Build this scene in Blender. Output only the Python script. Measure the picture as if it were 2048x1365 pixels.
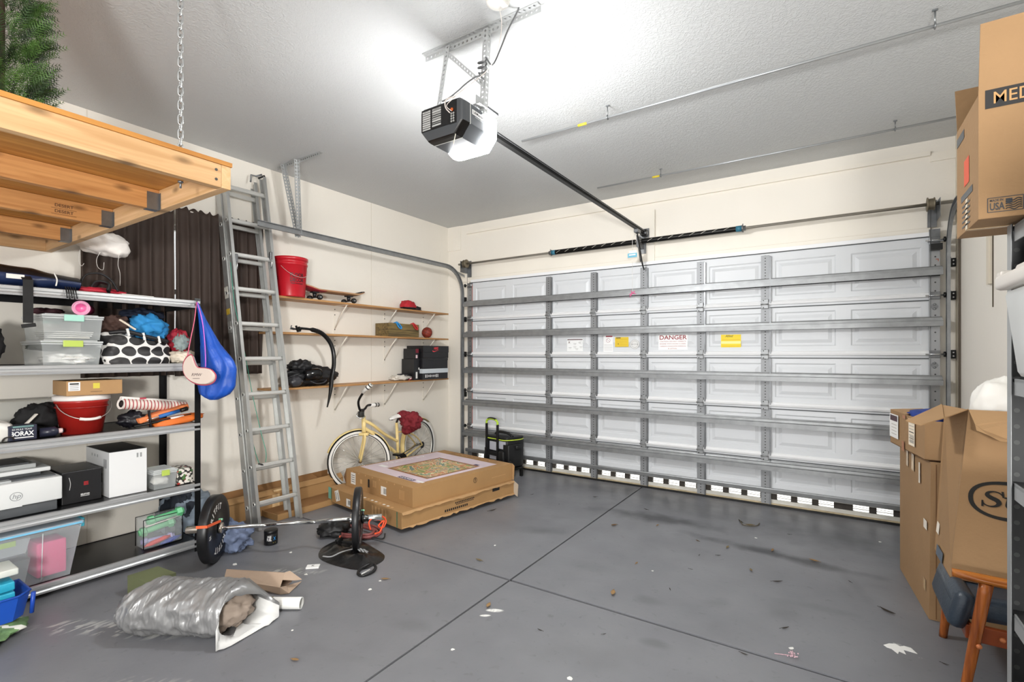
import bpy, bmesh, math, random
from mathutils import Vector, Matrix, noise
random.seed(7)
PI = math.pi
scene = bpy.context.scene
col = scene.collection
for o in list(bpy.data.objects): bpy.data.objects.remove(o, do_unlink=True)

# ---------------- camera ----------------
YAW = math.atan2(638, 980)
CAM_H = 1.45
cam = bpy.data.cameras.new('camera'); cam.sensor_width = 36; cam.sensor_fit = 'HORIZONTAL'
cam.lens = 36 * 980 / 2048
cam.shift_y = (709 - 682.5) / 2048
cam.clip_start = 0.05
camo = bpy.data.objects.new('camera', cam); col.objects.link(camo)
camo.location = (0, 0, CAM_H); camo.rotation_euler = (PI/2, 0, YAW)
scene.camera = camo
# ---------------- world, sun, exposure ----------------
scene.view_settings.view_transform = 'Standard'; scene.view_settings.look = 'None'
scene.view_settings.gamma = 1; scene.view_settings.use_curve_mapping = False
scene.view_settings.exposure = 0.93
world = bpy.data.worlds.new('world'); scene.world = world; world.use_nodes = True
WBG = world.node_tree.nodes['Background']; WBG.inputs[0].default_value = (1.0, 1.0, 1.0, 1); WBG.inputs[1].default_value = 0.75
sun = bpy.data.lights.new('sun', 'SUN'); sun.energy = 6; sun.angle = 0.01
suno = bpy.data.objects.new('sun', sun); col.objects.link(suno); suno.rotation_euler = (math.radians(-28), 0, math.radians(20))
LAMP_STRENGTH = 120
# fill light added behind the camera, standing in for the room's other lights
al = bpy.data.lights.new('fill_light', 'POINT'); al.shadow_soft_size = .22; al.energy = 285; al.color = (1, .985, .96)
alo = bpy.data.objects.new('fill_light', al); col.objects.link(alo); alo.location = (.62, -1.5, 1.5)

# ---------------- pixel -> point on a real plane ----------------
_R = (math.cos(YAW), math.sin(YAW)); _W = (-math.sin(YAW), math.cos(YAW))
def P(px, py, X=None, Y=None, Z=None):
    a = (px-1024)/980; b = (709-py)/980
    d = (_R[0]*a+_W[0], _R[1]*a+_W[1], b)
    t = X/d[0] if X is not None else (Y/d[1] if Y is not None else (Z-CAM_H)/d[2])
    return Vector((d[0]*t, d[1]*t, CAM_H+d[2]*t))

# ---------------- materials ----------------
def lin(c):
    if isinstance(c, str):
        c = tuple(int(c[i:i+2], 16) for i in (0, 2, 4))
    return tuple(((v/255)/12.92 if v/255 <= 0.04045 else ((v/255+0.055)/1.055)**2.4) for v in c) + (1,)
def mul(c, k): return tuple(min(1, v*k) for v in c[:3]) + (1,)
_mats = {}
def M(c, rough=.5, metal=0, var=0, vs=8, bump=0, bs=60, alpha=1, trans=0, stretch=None, spec=None, emit=0, detail=4, key=None, bd=.01):
    k = (c, rough, metal, var, vs, bump, bs, alpha, trans, stretch, spec, emit, detail, bd)
    if k in _mats: return _mats[k]
    m = bpy.data.materials.new('mat'); m.use_nodes = True
    nt = m.node_tree; b = nt.nodes['Principled BSDF']; L = nt.links.new
    cc = lin(c); b.inputs['Base Color'].default_value = cc
    b.inputs['Roughness'].default_value = rough; b.inputs['Metallic'].default_value = metal
    if spec is not None: b.inputs['Specular IOR Level'].default_value = spec
    if alpha < 1: b.inputs['Alpha'].default_value = alpha
    if trans: b.inputs['Transmission Weight'].default_value = trans
    if emit:
        b.inputs['Emission Color'].default_value = cc; b.inputs['Emission Strength'].default_value = emit
    if var or bump:
        tc = nt.nodes.new('ShaderNodeTexCoord'); mp = nt.nodes.new('ShaderNodeMapping')
        L(tc.outputs['Object'], mp.inputs[0])
        if stretch: mp.inputs['Scale'].default_value = stretch
    if var:
        n = nt.nodes.new('ShaderNodeTexNoise'); n.inputs['Scale'].default_value = vs; n.inputs['Detail'].default_value = detail
        L(mp.outputs[0], n.inputs[0])
        r = nt.nodes.new('ShaderNodeValToRGB'); L(n.outputs[0], r.inputs[0])
        r.color_ramp.elements[0].position = .3; r.color_ramp.elements[1].position = .7
        r.color_ramp.elements[0].color = mul(cc, 1-var); r.color_ramp.elements[1].color = mul(cc, 1+var)
        L(r.outputs[0], b.inputs['Base Color'])
    if bump:
        n2 = nt.nodes.new('ShaderNodeTexNoise'); n2.inputs['Scale'].default_value = bs; n2.inputs['Detail'].default_value = 3
        L(mp.outputs[0], n2.inputs[0])
        bp = nt.nodes.new('ShaderNodeBump'); bp.inputs['Strength'].default_value = bump; bp.inputs['Distance'].default_value = bd
        L(n2.outputs[0], bp.inputs['Height']); L(bp.outputs[0], b.inputs['Normal'])
    _mats[k] = m
    return m
def wood(c1, c2, axis=1, scale=1.0, knots=0, rough=.55):
    k = ('wood', c1, c2, axis, scale, knots)
    if k in _mats: return _mats[k]
    m = bpy.data.materials.new('wood'); m.use_nodes = True; nt = m.node_tree; b = nt.nodes['Principled BSDF']; L = nt.links.new
    tc = nt.nodes.new('ShaderNodeTexCoord'); mp = nt.nodes.new('ShaderNodeMapping'); L(tc.outputs['Object'], mp.inputs[0])
    s = [22*scale]*3; s[axis] = 1.1*scale; mp.inputs['Scale'].default_value = s
    n = nt.nodes.new('ShaderNodeTexNoise'); n.inputs['Scale'].default_value = 1.5; n.inputs['Detail'].default_value = 6; n.inputs['Distortion'].default_value = .8
    L(mp.outputs[0], n.inputs[0])
    r = nt.nodes.new('ShaderNodeValToRGB'); L(n.outputs[0], r.inputs[0])
    r.color_ramp.elements[0].position = .35; r.color_ramp.elements[1].position = .68
    r.color_ramp.elements[0].color = lin(c2); r.color_ramp.elements[1].color = lin(c1)
    out = r.outputs[0]
    if knots:
        mp2 = nt.nodes.new('ShaderNodeMapping'); L(tc.outputs['Object'], mp2.inputs[0])
        s = [0, 0, 1]; s[axis] = .42; mp2.inputs['Scale'].default_value = s
        v = nt.nodes.new('ShaderNodeTexVoronoi'); v.voronoi_dimensions = '2D'; v.inputs['Scale'].default_value = 7; sp_ = nt.nodes.new('ShaderNodeSeparateXYZ'); cb_ = nt.nodes.new('ShaderNodeCombineXYZ'); L(mp2.outputs[0], sp_.inputs[0]); L(sp_.outputs[axis], cb_.inputs[0]); L(sp_.outputs[2], cb_.inputs[1]); L(cb_.outputs[0], v.inputs[0])
        r2 = nt.nodes.new('ShaderNodeValToRGB'); L(v.outputs[0], r2.inputs[0])
        r2.color_ramp.elements[0].position = .03; r2.color_ramp.elements[0].color = (.15, .15, .15, 1); r2.color_ramp.elements[1].position = .13
        mx = nt.nodes.new('ShaderNodeMix'); mx.data_type = 'RGBA'; L(r2.outputs[0], mx.inputs[0]); mx.inputs[6].default_value = mul(lin(c2), .45); L(out, mx.inputs[7])
        out = mx.outputs[2]
    L(out, b.inputs['Base Color']); b.inputs['Roughness'].default_value = rough
    _mats[k] = m
    return m
def perf_mat(c, through=True, pitch=.03, rad=.0055, rough=.35, metal=.8, slot=1.0, v0=.018):
    """punched steel: holes every `pitch` along UV.x, at UV.y = v0"""
    k = ('perf', c, through, pitch, rad, slot, v0, metal)
    if k in _mats: return _mats[k]
    m = bpy.data.materials.new('punched_steel'); m.use_nodes = True; nt = m.node_tree; b = nt.nodes['Principled BSDF']; L = nt.links.new
    b.inputs['Base Color'].default_value = lin(c); b.inputs['Metallic'].default_value = metal; b.inputs['Roughness'].default_value = rough
    def mt(op, a, bb=None):
        n = nt.nodes.new('ShaderNodeMath'); n.operation = op
        for i, v in enumerate((a, bb)):
            if v is None: continue
            if isinstance(v, (int, float)): n.inputs[i].default_value = v
            else: L(v, n.inputs[i])
        return n.outputs[0]
    uv = nt.nodes.new('ShaderNodeUVMap'); sx = nt.nodes.new('ShaderNodeSeparateXYZ'); L(uv.outputs[0], sx.inputs[0])
    u = mt('MULTIPLY', mt('SUBTRACT', mt('FRACT', mt('DIVIDE', sx.outputs[0], pitch)), .5), pitch/slot)
    v = mt('SUBTRACT', sx.outputs[1], v0)
    d = mt('SQRT', mt('ADD', mt('MULTIPLY', u, u), mt('MULTIPLY', v, v)))
    h = mt('LESS_THAN', d, rad)
    out = nt.nodes['Material Output']
    if through:
        t = nt.nodes.new('ShaderNodeBsdfTransparent'); mx = nt.nodes.new('ShaderNodeMixShader')
        L(h, mx.inputs[0]); L(b.outputs[0], mx.inputs[1]); L(t.outputs[0], mx.inputs[2]); L(mx.outputs[0], out.inputs[0])
    else:
        mx = nt.nodes.new('ShaderNodeMix'); mx.data_type = 'RGBA'; L(h, mx.inputs[0]); mx.inputs[6].default_value = lin(c); mx.inputs[7].default_value = (.03, .03, .03, 1)
        L(mx.outputs[2], b.inputs['Base Color'])
        L(mt('MULTIPLY', mt('SUBTRACT', 1, h), metal), b.inputs['Metallic'])
    _mats[k] = m
    return m

# ---------------- mesh builder ----------------
OFF = {}
def basis(d):
    d = d.normalized(); up = Vector((0, 0, 1)) if abs(d.z) < .95 else Vector((0, 1, 0))
    a = d.cross(up).normalized(); b = a.cross(d).normalized()
    return a, b
class B:
    def __init__(s, *mats):
        s.bm = bmesh.new(); s.mats = list(mats) or [M('888888')]; s.uv = s.bm.loops.layers.uv.new('uv'); s.smooth = set(); s.T = None
    def v(s, p):
        p = Vector(p)
        return s.bm.verts.new(s.T @ p if s.T is not None else p)
    def f(s, vs, m=0, sm=False):
        try: f = s.bm.faces.new(vs)
        except ValueError: return None
        f.material_index = m; f.smooth = sm
        return f
    def box(s, c, d, m=0, rot=None, bev=0, taper=None):
        """centre c, full size d; rot = Matrix 3x3; taper=(kx,ky) scale of the bottom"""
        c = Vector(c); hx, hy, hz = d[0]/2, d[1]/2, d[2]/2
        if bev:
            t = bmesh.new(); bmesh.ops.create_cube(t, size=1)
            for v in t.verts:
                k = (taper if (taper and v.co.z < 0) else (1, 1))
                v.co = Vector((v.co.x*d[0]*k[0], v.co.y*d[1]*k[1], v.co.z*d[2]))
            bmesh.ops.bevel(t, geom=list(t.edges), offset=bev, segments=2, affect='EDGES', profile=.5)
            mp = {}
            for v in t.verts:
                p = v.co.copy()
                if rot is not None: p = rot @ p
                mp[v] = s.v(c+p)
            for f in t.faces: s.f([mp[v] for v in f.verts], m, True if bev > .004 else False)
            t.free(); return
        vs = []
        for z in (-hz, hz):
            for x, y in ((-hx, -hy), (hx, -hy), (hx, hy), (-hx, hy)):
                k = (taper if (taper and z < 0) else (1, 1))
                p = Vector((x*k[0], y*k[1], z))
                if rot is not None: p = rot @ p
                vs.append(s.v(c+p))
        for q in ((3, 2, 1, 0), (4, 5, 6, 7), (0, 1, 5, 4), (1, 2, 6, 5), (2, 3, 7, 6), (3, 0, 4, 7)):
            s.f([vs[i] for i in q], m)
    def bb(s, x0, x1, y0, y1, z0, z1, m=0, bev=0):
        s.box(((x0+x1)/2, (y0+y1)/2, (z0+z1)/2), (x1-x0, y1-y0, z1-z0), m, bev=bev)
    def hexa(s, pts, m=0):
        """8 points: bottom ring of 4, top ring of 4"""
        vs = [s.v(p) for p in pts]
        for q in ((3, 2, 1, 0), (4, 5, 6, 7), (0, 1, 5, 4), (1, 2, 6, 5), (2, 3, 7, 6), (3, 0, 4, 7)):
            s.f([vs[i] for i in q], m)
    def slab(s, pts, n, t, m=0):
        """thin plate from polygon pts, thickness t along n"""
        n = Vector(n).normalized()*t; a = [s.v(p) for p in pts]; b = [s.v(Vector(p)+n) for p in pts]
        s.f(a[::-1], m); s.f(b, m)
        for i in range(len(a)): s.f([a[i], a[(i+1) % len(a)], b[(i+1) % len(a)], b[i]], m)
    def tube(s, pts, r, n=8, m=0, closed=False, cap=True, sm=True, flat=1.0):
        pts = [Vector(p) for p in pts]; N = len(pts); rs = r if isinstance(r, (list, tuple)) else [r]*N
        rings = []; ref = None
        for i, p in enumerate(pts):
            if closed: d = pts[(i+1) % N]-pts[i-1]
            else: d = pts[min(i+1, N-1)]-pts[max(i-1, 0)]
            if d.length < 1e-9: d = Vector((0, 0, 1))
            d.normalize()
            if ref is None: a, _ = basis(d)
            else:
                a = ref - d*ref.dot(d)
                if a.length < 1e-6: a, _ = basis(d)
                a.normalize()
            ref = a; b = d.cross(a)
            rings.append([s.v(p + (a*math.cos(2*PI*k/n)+b*math.sin(2*PI*k/n)*flat)*rs[i]) for k in range(n)])
        R = N if closed else N-1
        for i in range(R):
            A = rings[i]; C = rings[(i+1) % N]
            for k in range(n): s.f([A[k], A[(k+1) % n], C[(k+1) % n], C[k]], m, sm)
        if cap and not closed:
            s.f(rings[0][::-1], m); s.f(rings[-1], m)
    def cyl(s, p0, p1, r, r2=None, n=16, m=0, cap=True): s.tube([p0, p1], [r, r if r2 is None else r2], n, m, cap=cap)
    def lathe(s, prof, c, n=24, m=0, axis=(0, 0, 1), sm=True, cap=True):
        """prof: list of (radius, height[, mat])"""
        ax = Vector(axis).normalized(); a, b = basis(ax); c = Vector(c); rings = []
        for q in prof:
            rings.append([s.v(c+ax*q[1]+(a*math.cos(2*PI*k/n)+b*math.sin(2*PI*k/n))*max(q[0], 1e-5)) for k in range(n)])
        for i in range(len(rings)-1):
            mm = prof[i][2] if len(prof[i]) > 2 else m
            for k in range(n): s.f([rings[i][k], rings[i][(k+1) % n], rings[i+1][(k+1) % n], rings[i+1][k]], mm, sm)
        if cap:
            if prof[0][0] > 1e-4: s.f(rings[0][::-1], m)
            if prof[-1][0] > 1e-4: s.f(rings[-1], prof[-1][2] if len(prof[-1]) > 2 else m)
    def extr(s, prof, p0, p1, u, v, m=0, cap=True, uvs=False, sm=False):
        """extrude closed 2D profile (in u,v) from p0 to p1"""
        u = Vector(u); v = Vector(v); p0 = Vector(p0); p1 = Vector(p1)
        a = [s.v(p0+u*x+v*y) for x, y in prof]; b = [s.v(p1+u*x+v*y) for x, y in prof]; n = len(a); Ln = (p1-p0).length
        for i in range(n):
            f = s.f([a[i], a[(i+1) % n], b[(i+1) % n], b[i]], m, sm)
            if uvs and f:
                w = (Vector(prof[i])-Vector(prof[(i+1) % n])).length
                for l, q in zip(f.loops, ((0, 0), (0, w), (Ln, w), (Ln, 0))): l[s.uv].uv = q
        if cap: s.f(a[::-1], m); s.f(b, m)
    def angle(s, p0, p1, u, v, w=.032, t=.003, m=0):
        """punched angle iron"""
        s.extr([(0, 0), (w, 0), (w, t), (t, t), (t, w), (0, w)], p0, p1, u, v, m, uvs=True)
    def strip(s, p0, p1, u, n, w=.03, t=.003, m=0):
        s.extr([(-w/2, 0), (w/2, 0), (w/2, t), (-w/2, t)], p0, p1, u, n, m, uvs=True)
    def grid(s, fn, nu, nv, m=0, sm=True, wrapu=False, mfn=None):
        g = [[s.v(fn(i/(nu if wrapu else nu-1), j/(nv-1))) for j in range(nv)] for i in range(nu)]
        for i in range(nu if wrapu else nu-1):
            for j in range(nv-1):
                s.f([g[i][j], g[(i+1) % nu][j], g[(i+1) % nu][j+1], g[i][j+1]], mfn(i/nu, j/nv) if mfn else m, sm)
        return g
    def blob(s, c, d, amp=.15, fr=3, seed=0, n=20, m=0, flat=None, pw=1.0, ridg=0, rot=None, mfn=None):
        """lumpy ellipsoid; flat: z below which it is pressed flat"""
        c = Vector(c); so = Vector((seed*7.3, seed*3.1, seed*1.7)); fl = flat
        def fn(u, v):
            th = v*PI; ph = u*2*PI
            x, y, z = math.sin(th)*math.cos(ph), math.sin(th)*math.sin(ph), math.cos(th)
            if pw != 1: x, y, z = [math.copysign(abs(q)**pw, q) for q in (x, y, z)]
            q = Vector((x, y, z)); k = 1+amp*noise.noise(q*fr+so)+amp*.5*noise.noise(q*fr*2.3+so)
            if ridg: k -= ridg*abs(noise.noise(q*fr*3+so))
            p = Vector((q.x*d[0]/2*k, q.y*d[1]/2*k, q.z*d[2]/2*k))
            if rot is not None: p = rot @ p
            if fl is not None and p.z < fl-c.z: p.z = fl-c.z+(p.z-(fl-c.z))*.02
            return c+p
        s.grid(fn, n*2, n, m, wrapu=True, mfn=mfn)
    def text(s, txt, o, u, v, size, m=0, bold=0, ext=.0004, align='CENTER', font_shear=0, width=None, lift=.0008):
        cu = bpy.data.curves.new('t', 'FONT'); cu.body = txt; cu.size = 1; cu.offset = bold; cu.align_x = align; cu.align_y = 'CENTER'; cu.shear = font_shear; cu.resolution_u = 3
        ob = bpy.data.objects.new('t', cu); col.objects.link(ob)
        dg = bpy.context.evaluated_depsgraph_get(); me = bpy.data.meshes.new_from_object(ob.evaluated_get(dg))
        o = Vector(o); u = Vector(u).normalized(); v = Vector(v).normalized(); n = u.cross(v)
        xs = [q.co.x for q in me.vertices]
        kx = size if not width or not xs else width/max(1e-6, (max(xs)-min(xs)))
        vs = [s.v(o+u*(q.co.x*kx)+v*(q.co.y*size)+n*lift) for q in me.vertices]
        for p in me.polygons: s.f([vs[i] for i in p.vertices], m)
        bpy.data.objects.remove(ob); bpy.data.curves.remove(cu); bpy.data.meshes.remove(me)
    def rect(s, o, u, v, w, h, m=0, lift=.0006):
        """thin rectangle centred at o"""
        o = Vector(o); u = Vector(u).normalized(); v = Vector(v).normalized(); n = u.cross(v)
        s.f([s.v(o+u*a*w/2+v*b*h/2+n*lift) for a, b in ((-1, -1), (1, -1), (1, 1), (-1, 1))], m)
    def build(s, name, parent=None, label=None, sub=0, auto=None, solid=0):
        bmesh.ops.recalc_face_normals(s.bm, faces=s.bm.faces) if auto is None else None
        me = bpy.data.meshes.new(name); 
        off = Vector((0, 0, 0))
        if parent is not None:
            r = parent
            while r.parent is not None: r = r.parent
            off = OFF.get(r.name, Vector((0, 0, 0)))
        elif s.bm.verts:
            xs = [v.co for v in s.bm.verts]
            off = Vector((sum(v.x for v in xs)/len(xs), sum(v.y for v in xs)/len(xs), min(v.z for v in xs)))
        if off.length: bmesh.ops.translate(s.bm, verts=s.bm.verts, vec=-off)
        s.bm.to_mesh(me); s.bm.free()
        for m in s.mats: me.materials.append(m)
        o = bpy.data.objects.new(name, me); col.objects.link(o)
        if parent is not None: o.parent = parent
        else: o.location = off; OFF[o.name] = off
        if label: o['label'] = label
        if solid:
            md = o.modifiers.new('s', 'SOLIDIFY'); md.thickness = solid; md.offset = 0
        if sub:
            md = o.modifiers.new('d', 'SUBSURF'); md.levels = sub; md.render_levels = sub
        return o
def tag(o, label, cat, group=None):
    o['label'] = label; o['category'] = cat
    if group: o['group'] = group
    return o
def thing(name, label, cat, loc, group=None, rz=0):
    """Empty at the thing's base; parts are built in world coordinates unless rz is given (then local)"""
    o = bpy.data.objects.new(name, None); col.objects.link(o); o.location = loc; o.empty_display_size = .05
    tag(o, label, cat, group)
    OFF[o.name] = Vector(loc)
    return o
def local_thing(name, label, cat, loc, rz=0, group=None, rot=None):
    o = bpy.data.objects.new(name, None); col.objects.link(o); o.location = loc; o.empty_display_size = .05
    o.rotation_euler = rot if rot else (0, 0, rz); tag(o, label, cat, group)
    return o
def struct(o): o['kind'] = 'structure'; return o
def Rz(a): return Matrix.Rotation(a, 3, 'Z')
def Rx(a): return Matrix.Rotation(a, 3, 'X')
def Ry(a): return Matrix.Rotation(a, 3, 'Y')
def curve_pts(pts, n=8, closed=False):
    """Catmull-Rom through pts"""
    P_ = [Vector(p) for p in pts]; out = []; N = len(P_)
    for i in range(N if closed else N-1):
        a = P_[i-1] if (i > 0 or closed) else P_[i]; b = P_[i]; c = P_[(i+1) % N]; d = P_[(i+2) % N] if (i+2 < N or closed) else c
        for k in range(n):
            t = k/n
            out.append(.5*((2*b)+(c-a)*t+(2*a-5*b+4*c-d)*t*t+(3*b-a-3*c+d)*t**3))
    if not closed: out.append(P_[-1])
    return out
def dup(root, loc, rz=None, label=None, group=None):
    r = root.copy(); col.objects.link(r); r.location = loc
    if rz is not None: r.rotation_euler = (0, 0, rz)
    if label: r['label'] = label
    if group: r['group'] = group
    for ch in list(root.children):
        c = ch.copy(); col.objects.link(c); c.parent = r
        for g in ch.children:
            d = g.copy(); col.objects.link(d); d.parent = c
    return r
XV, YV, ZV = Vector((1, 0, 0)), Vector((0, 1, 0)), Vector((0, 0, 1))

GALV = M('929495', .45, .65, var=.12, vs=14)
GALVD = M('7c7e80', .38, .8, var=.2, vs=10)
STEEL = M('c8caca', .25, .9)
CHROME = M('dadcdc', .12, 1)
BLACK = M('121212', .5)
BLACKM = M('1a1a1a', .35, .3)
WHITEP = M('ececea', .45)
PERF = perf_mat('b4b6b6', rad=.0075, metal=.6, rough=.45)
PERFO = perf_mat('8f9193', through=False, pitch=.028, rad=.0055, v0=.036, metal=.45, rough=.5)
CARD = M('b08a5e', .8, var=.06, vs=5, bump=.15, bs=90)
CARDD = M('8a6238', .8, var=.1, vs=4)
TAPE = M('c9a878', .25)
PAPER = M('f2f0ea', .6)
INK = M('1c1a1a', .6)
# ---------------- object helpers ----------------
def PW(px, py, w):
    """point seen at (px, py) at forward distance w"""
    a = (px-1024)/980; b = (709-py)/980
    return Vector(((_R[0]*a+_W[0])*w, (_R[1]*a+_W[1])*w, CAM_H+b*w))
CLEAR = M('e8eeee', .22, alpha=.30); CLEARL = M('eef2f2', .3, alpha=.55)
def solo(b, name, label, cat, group=None, **k):
    return tag(b.build(name, **k), label, cat, group)
def clear_tub(name, label, c, d, latch, lidmat=None, group=None, taper=.9, lid_h=.02, rz=0, latch_side='x', handles=None):
    """c = centre of the base; d = size at rim"""
    t = thing(name, label, 'storage box', c, group)
    cx, cy, cz = c; R_ = Rz(rz)
    b = B(CLEAR); hz = d[2]-lid_h; th = .003
    def ring(kx, z, inset=0): 
        out = []
        for x, y in ((-1, -1), (1, -1), (1, 1), (-1, 1)):
            r_ = .02
            for q in ((-r_ if False else 0,)): out.append(Vector((cx, cy, cz+z)) + R_ @ Vector((x*(d[0]/2*kx-inset), y*(d[1]/2*kx-inset), 0)))
        return [b.v(p) for p in out]
    A_ = ring(taper*.985, 0); Bt = ring(.955, hz)
    b.f(A_[::-1], 0)
    for k in range(4): b.f([A_[k], A_[(k+1) % 4], Bt[(k+1) % 4], Bt[k]], 0)
    b.build('tub', t)
    b = B(CLEARL); b.box((cx, cy, cz+hz-.006), (d[0]*.985, d[1]*.985, .008), 0, rot=R_, bev=.002); 
    b.build('rim', t)
    b = B(lidmat or CLEARL); b.box((cx, cy, cz+hz+lid_h*.35), (d[0], d[1], lid_h*.6), 0, rot=R_, bev=.003); b.box((cx, cy, cz+hz+lid_h*.8), (d[0]*.86, d[1]*.86, lid_h*.4), 0, rot=R_, bev=.002)
    lid_ = b.build('lid', t)
    for s_ in (1, -1):
        b = B(latch)
        p = Vector((s_*d[0]/2, 0, 0)) if latch_side == 'x' else Vector((0, s_*d[1]/2, 0))
        sz = (.012, d[1]*.32, .04) if latch_side == 'x' else (d[0]*.32, .012, .04)
        b.box(Vector((cx, cy, cz+hz-.004)) + R_ @ p, sz, 0, rot=R_, bev=.003); b.build('latch', lid_, label='coloured latch')
    return t
def carton(b, c, d, rz=0, m=0, tape=None, seam=None):
    R_ = Rz(rz); b.box(c, d, m, rot=R_, bev=.004)
    return R_
def cloth_blob(name, label, cat, c, d, colr, seed, amp=.35, fr=2.2, ridg=.12, n=26, var=.12, rough=.8, flat=None, rot=None, group=None, pw=.9, extra=None, mfn=None):
    b = B(M(colr, rough, var=var, vs=7), *(extra or []))
    b.blob(c, d, amp=amp, fr=fr, seed=seed, n=n, ridg=ridg, flat=flat, rot=rot, pw=pw, mfn=mfn)
    return solo(b, name, label, cat, group)
def drape(b, pts2, depth_fn, nu, nv, fn, m=0): b.grid(fn, nu, nv, m)
# ---------------- room shell ----------------
WX, WY, RX, CH = -4.535, 5.32, .863, 3.233
BACKY = -1.05
def wall_mat():
    m = bpy.data.materials.new('wall_paint'); m.use_nodes = True; nt = m.node_tree; b = nt.nodes['Principled BSDF']; L = nt.links.new
    tc = nt.nodes.new('ShaderNodeTexCoord')
    n = nt.nodes.new('ShaderNodeTexNoise'); n.inputs['Scale'].default_value = 1.3; n.inputs['Detail'].default_value = 5; L(tc.outputs['Object'], n.inputs[0])
    r = nt.nodes.new('ShaderNodeValToRGB'); L(n.outputs[0], r.inputs[0]); r.color_ramp.elements[0].color = lin('e9e3d8'); r.color_ramp.elements[1].color = lin('f0ebe1')
    L(r.outputs[0], b.inputs['Base Color']); b.inputs['Roughness'].default_value = .7
    n2 = nt.nodes.new('ShaderNodeTexNoise'); n2.inputs['Scale'].default_value = 55; n2.inputs['Detail'].default_value = 3; L(tc.outputs['Object'], n2.inputs[0])
    bp = nt.nodes.new('ShaderNodeBump'); bp.inputs['Strength'].default_value = .25; bp.inputs['Distance'].default_value = .004; L(n2.outputs[0], bp.inputs['Height']); L(bp.outputs[0], b.inputs['Normal'])
    return m
WALL = wall_mat()
def ceil_mat():
    m = bpy.data.materials.new('ceiling_texture'); m.use_nodes = True; nt = m.node_tree; b = nt.nodes['Principled BSDF']; L = nt.links.new
    b.inputs['Base Color'].default_value = lin('c9cbcb'); b.inputs['Roughness'].default_value = .75
    tc = nt.nodes.new('ShaderNodeTexCoord')
    n2 = nt.nodes.new('ShaderNodeTexNoise'); n2.inputs['Scale'].default_value = 48; n2.inputs['Detail'].default_value = 3; n2.inputs['Distortion'].default_value = 1.2; L(tc.outputs['Object'], n2.inputs[0])
    r = nt.nodes.new('ShaderNodeValToRGB'); r.color_ramp.elements[0].position = .42; r.color_ramp.elements[1].position = .62; L(n2.outputs[0], r.inputs[0])
    bp = nt.nodes.new('ShaderNodeBump'); bp.inputs['Strength'].default_value = .32; bp.inputs['Distance'].default_value = .006; L(r.outputs[0], bp.inputs['Height']); L(bp.outputs[0], b.inputs['Normal'])
    return m
CEIL = ceil_mat()
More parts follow.
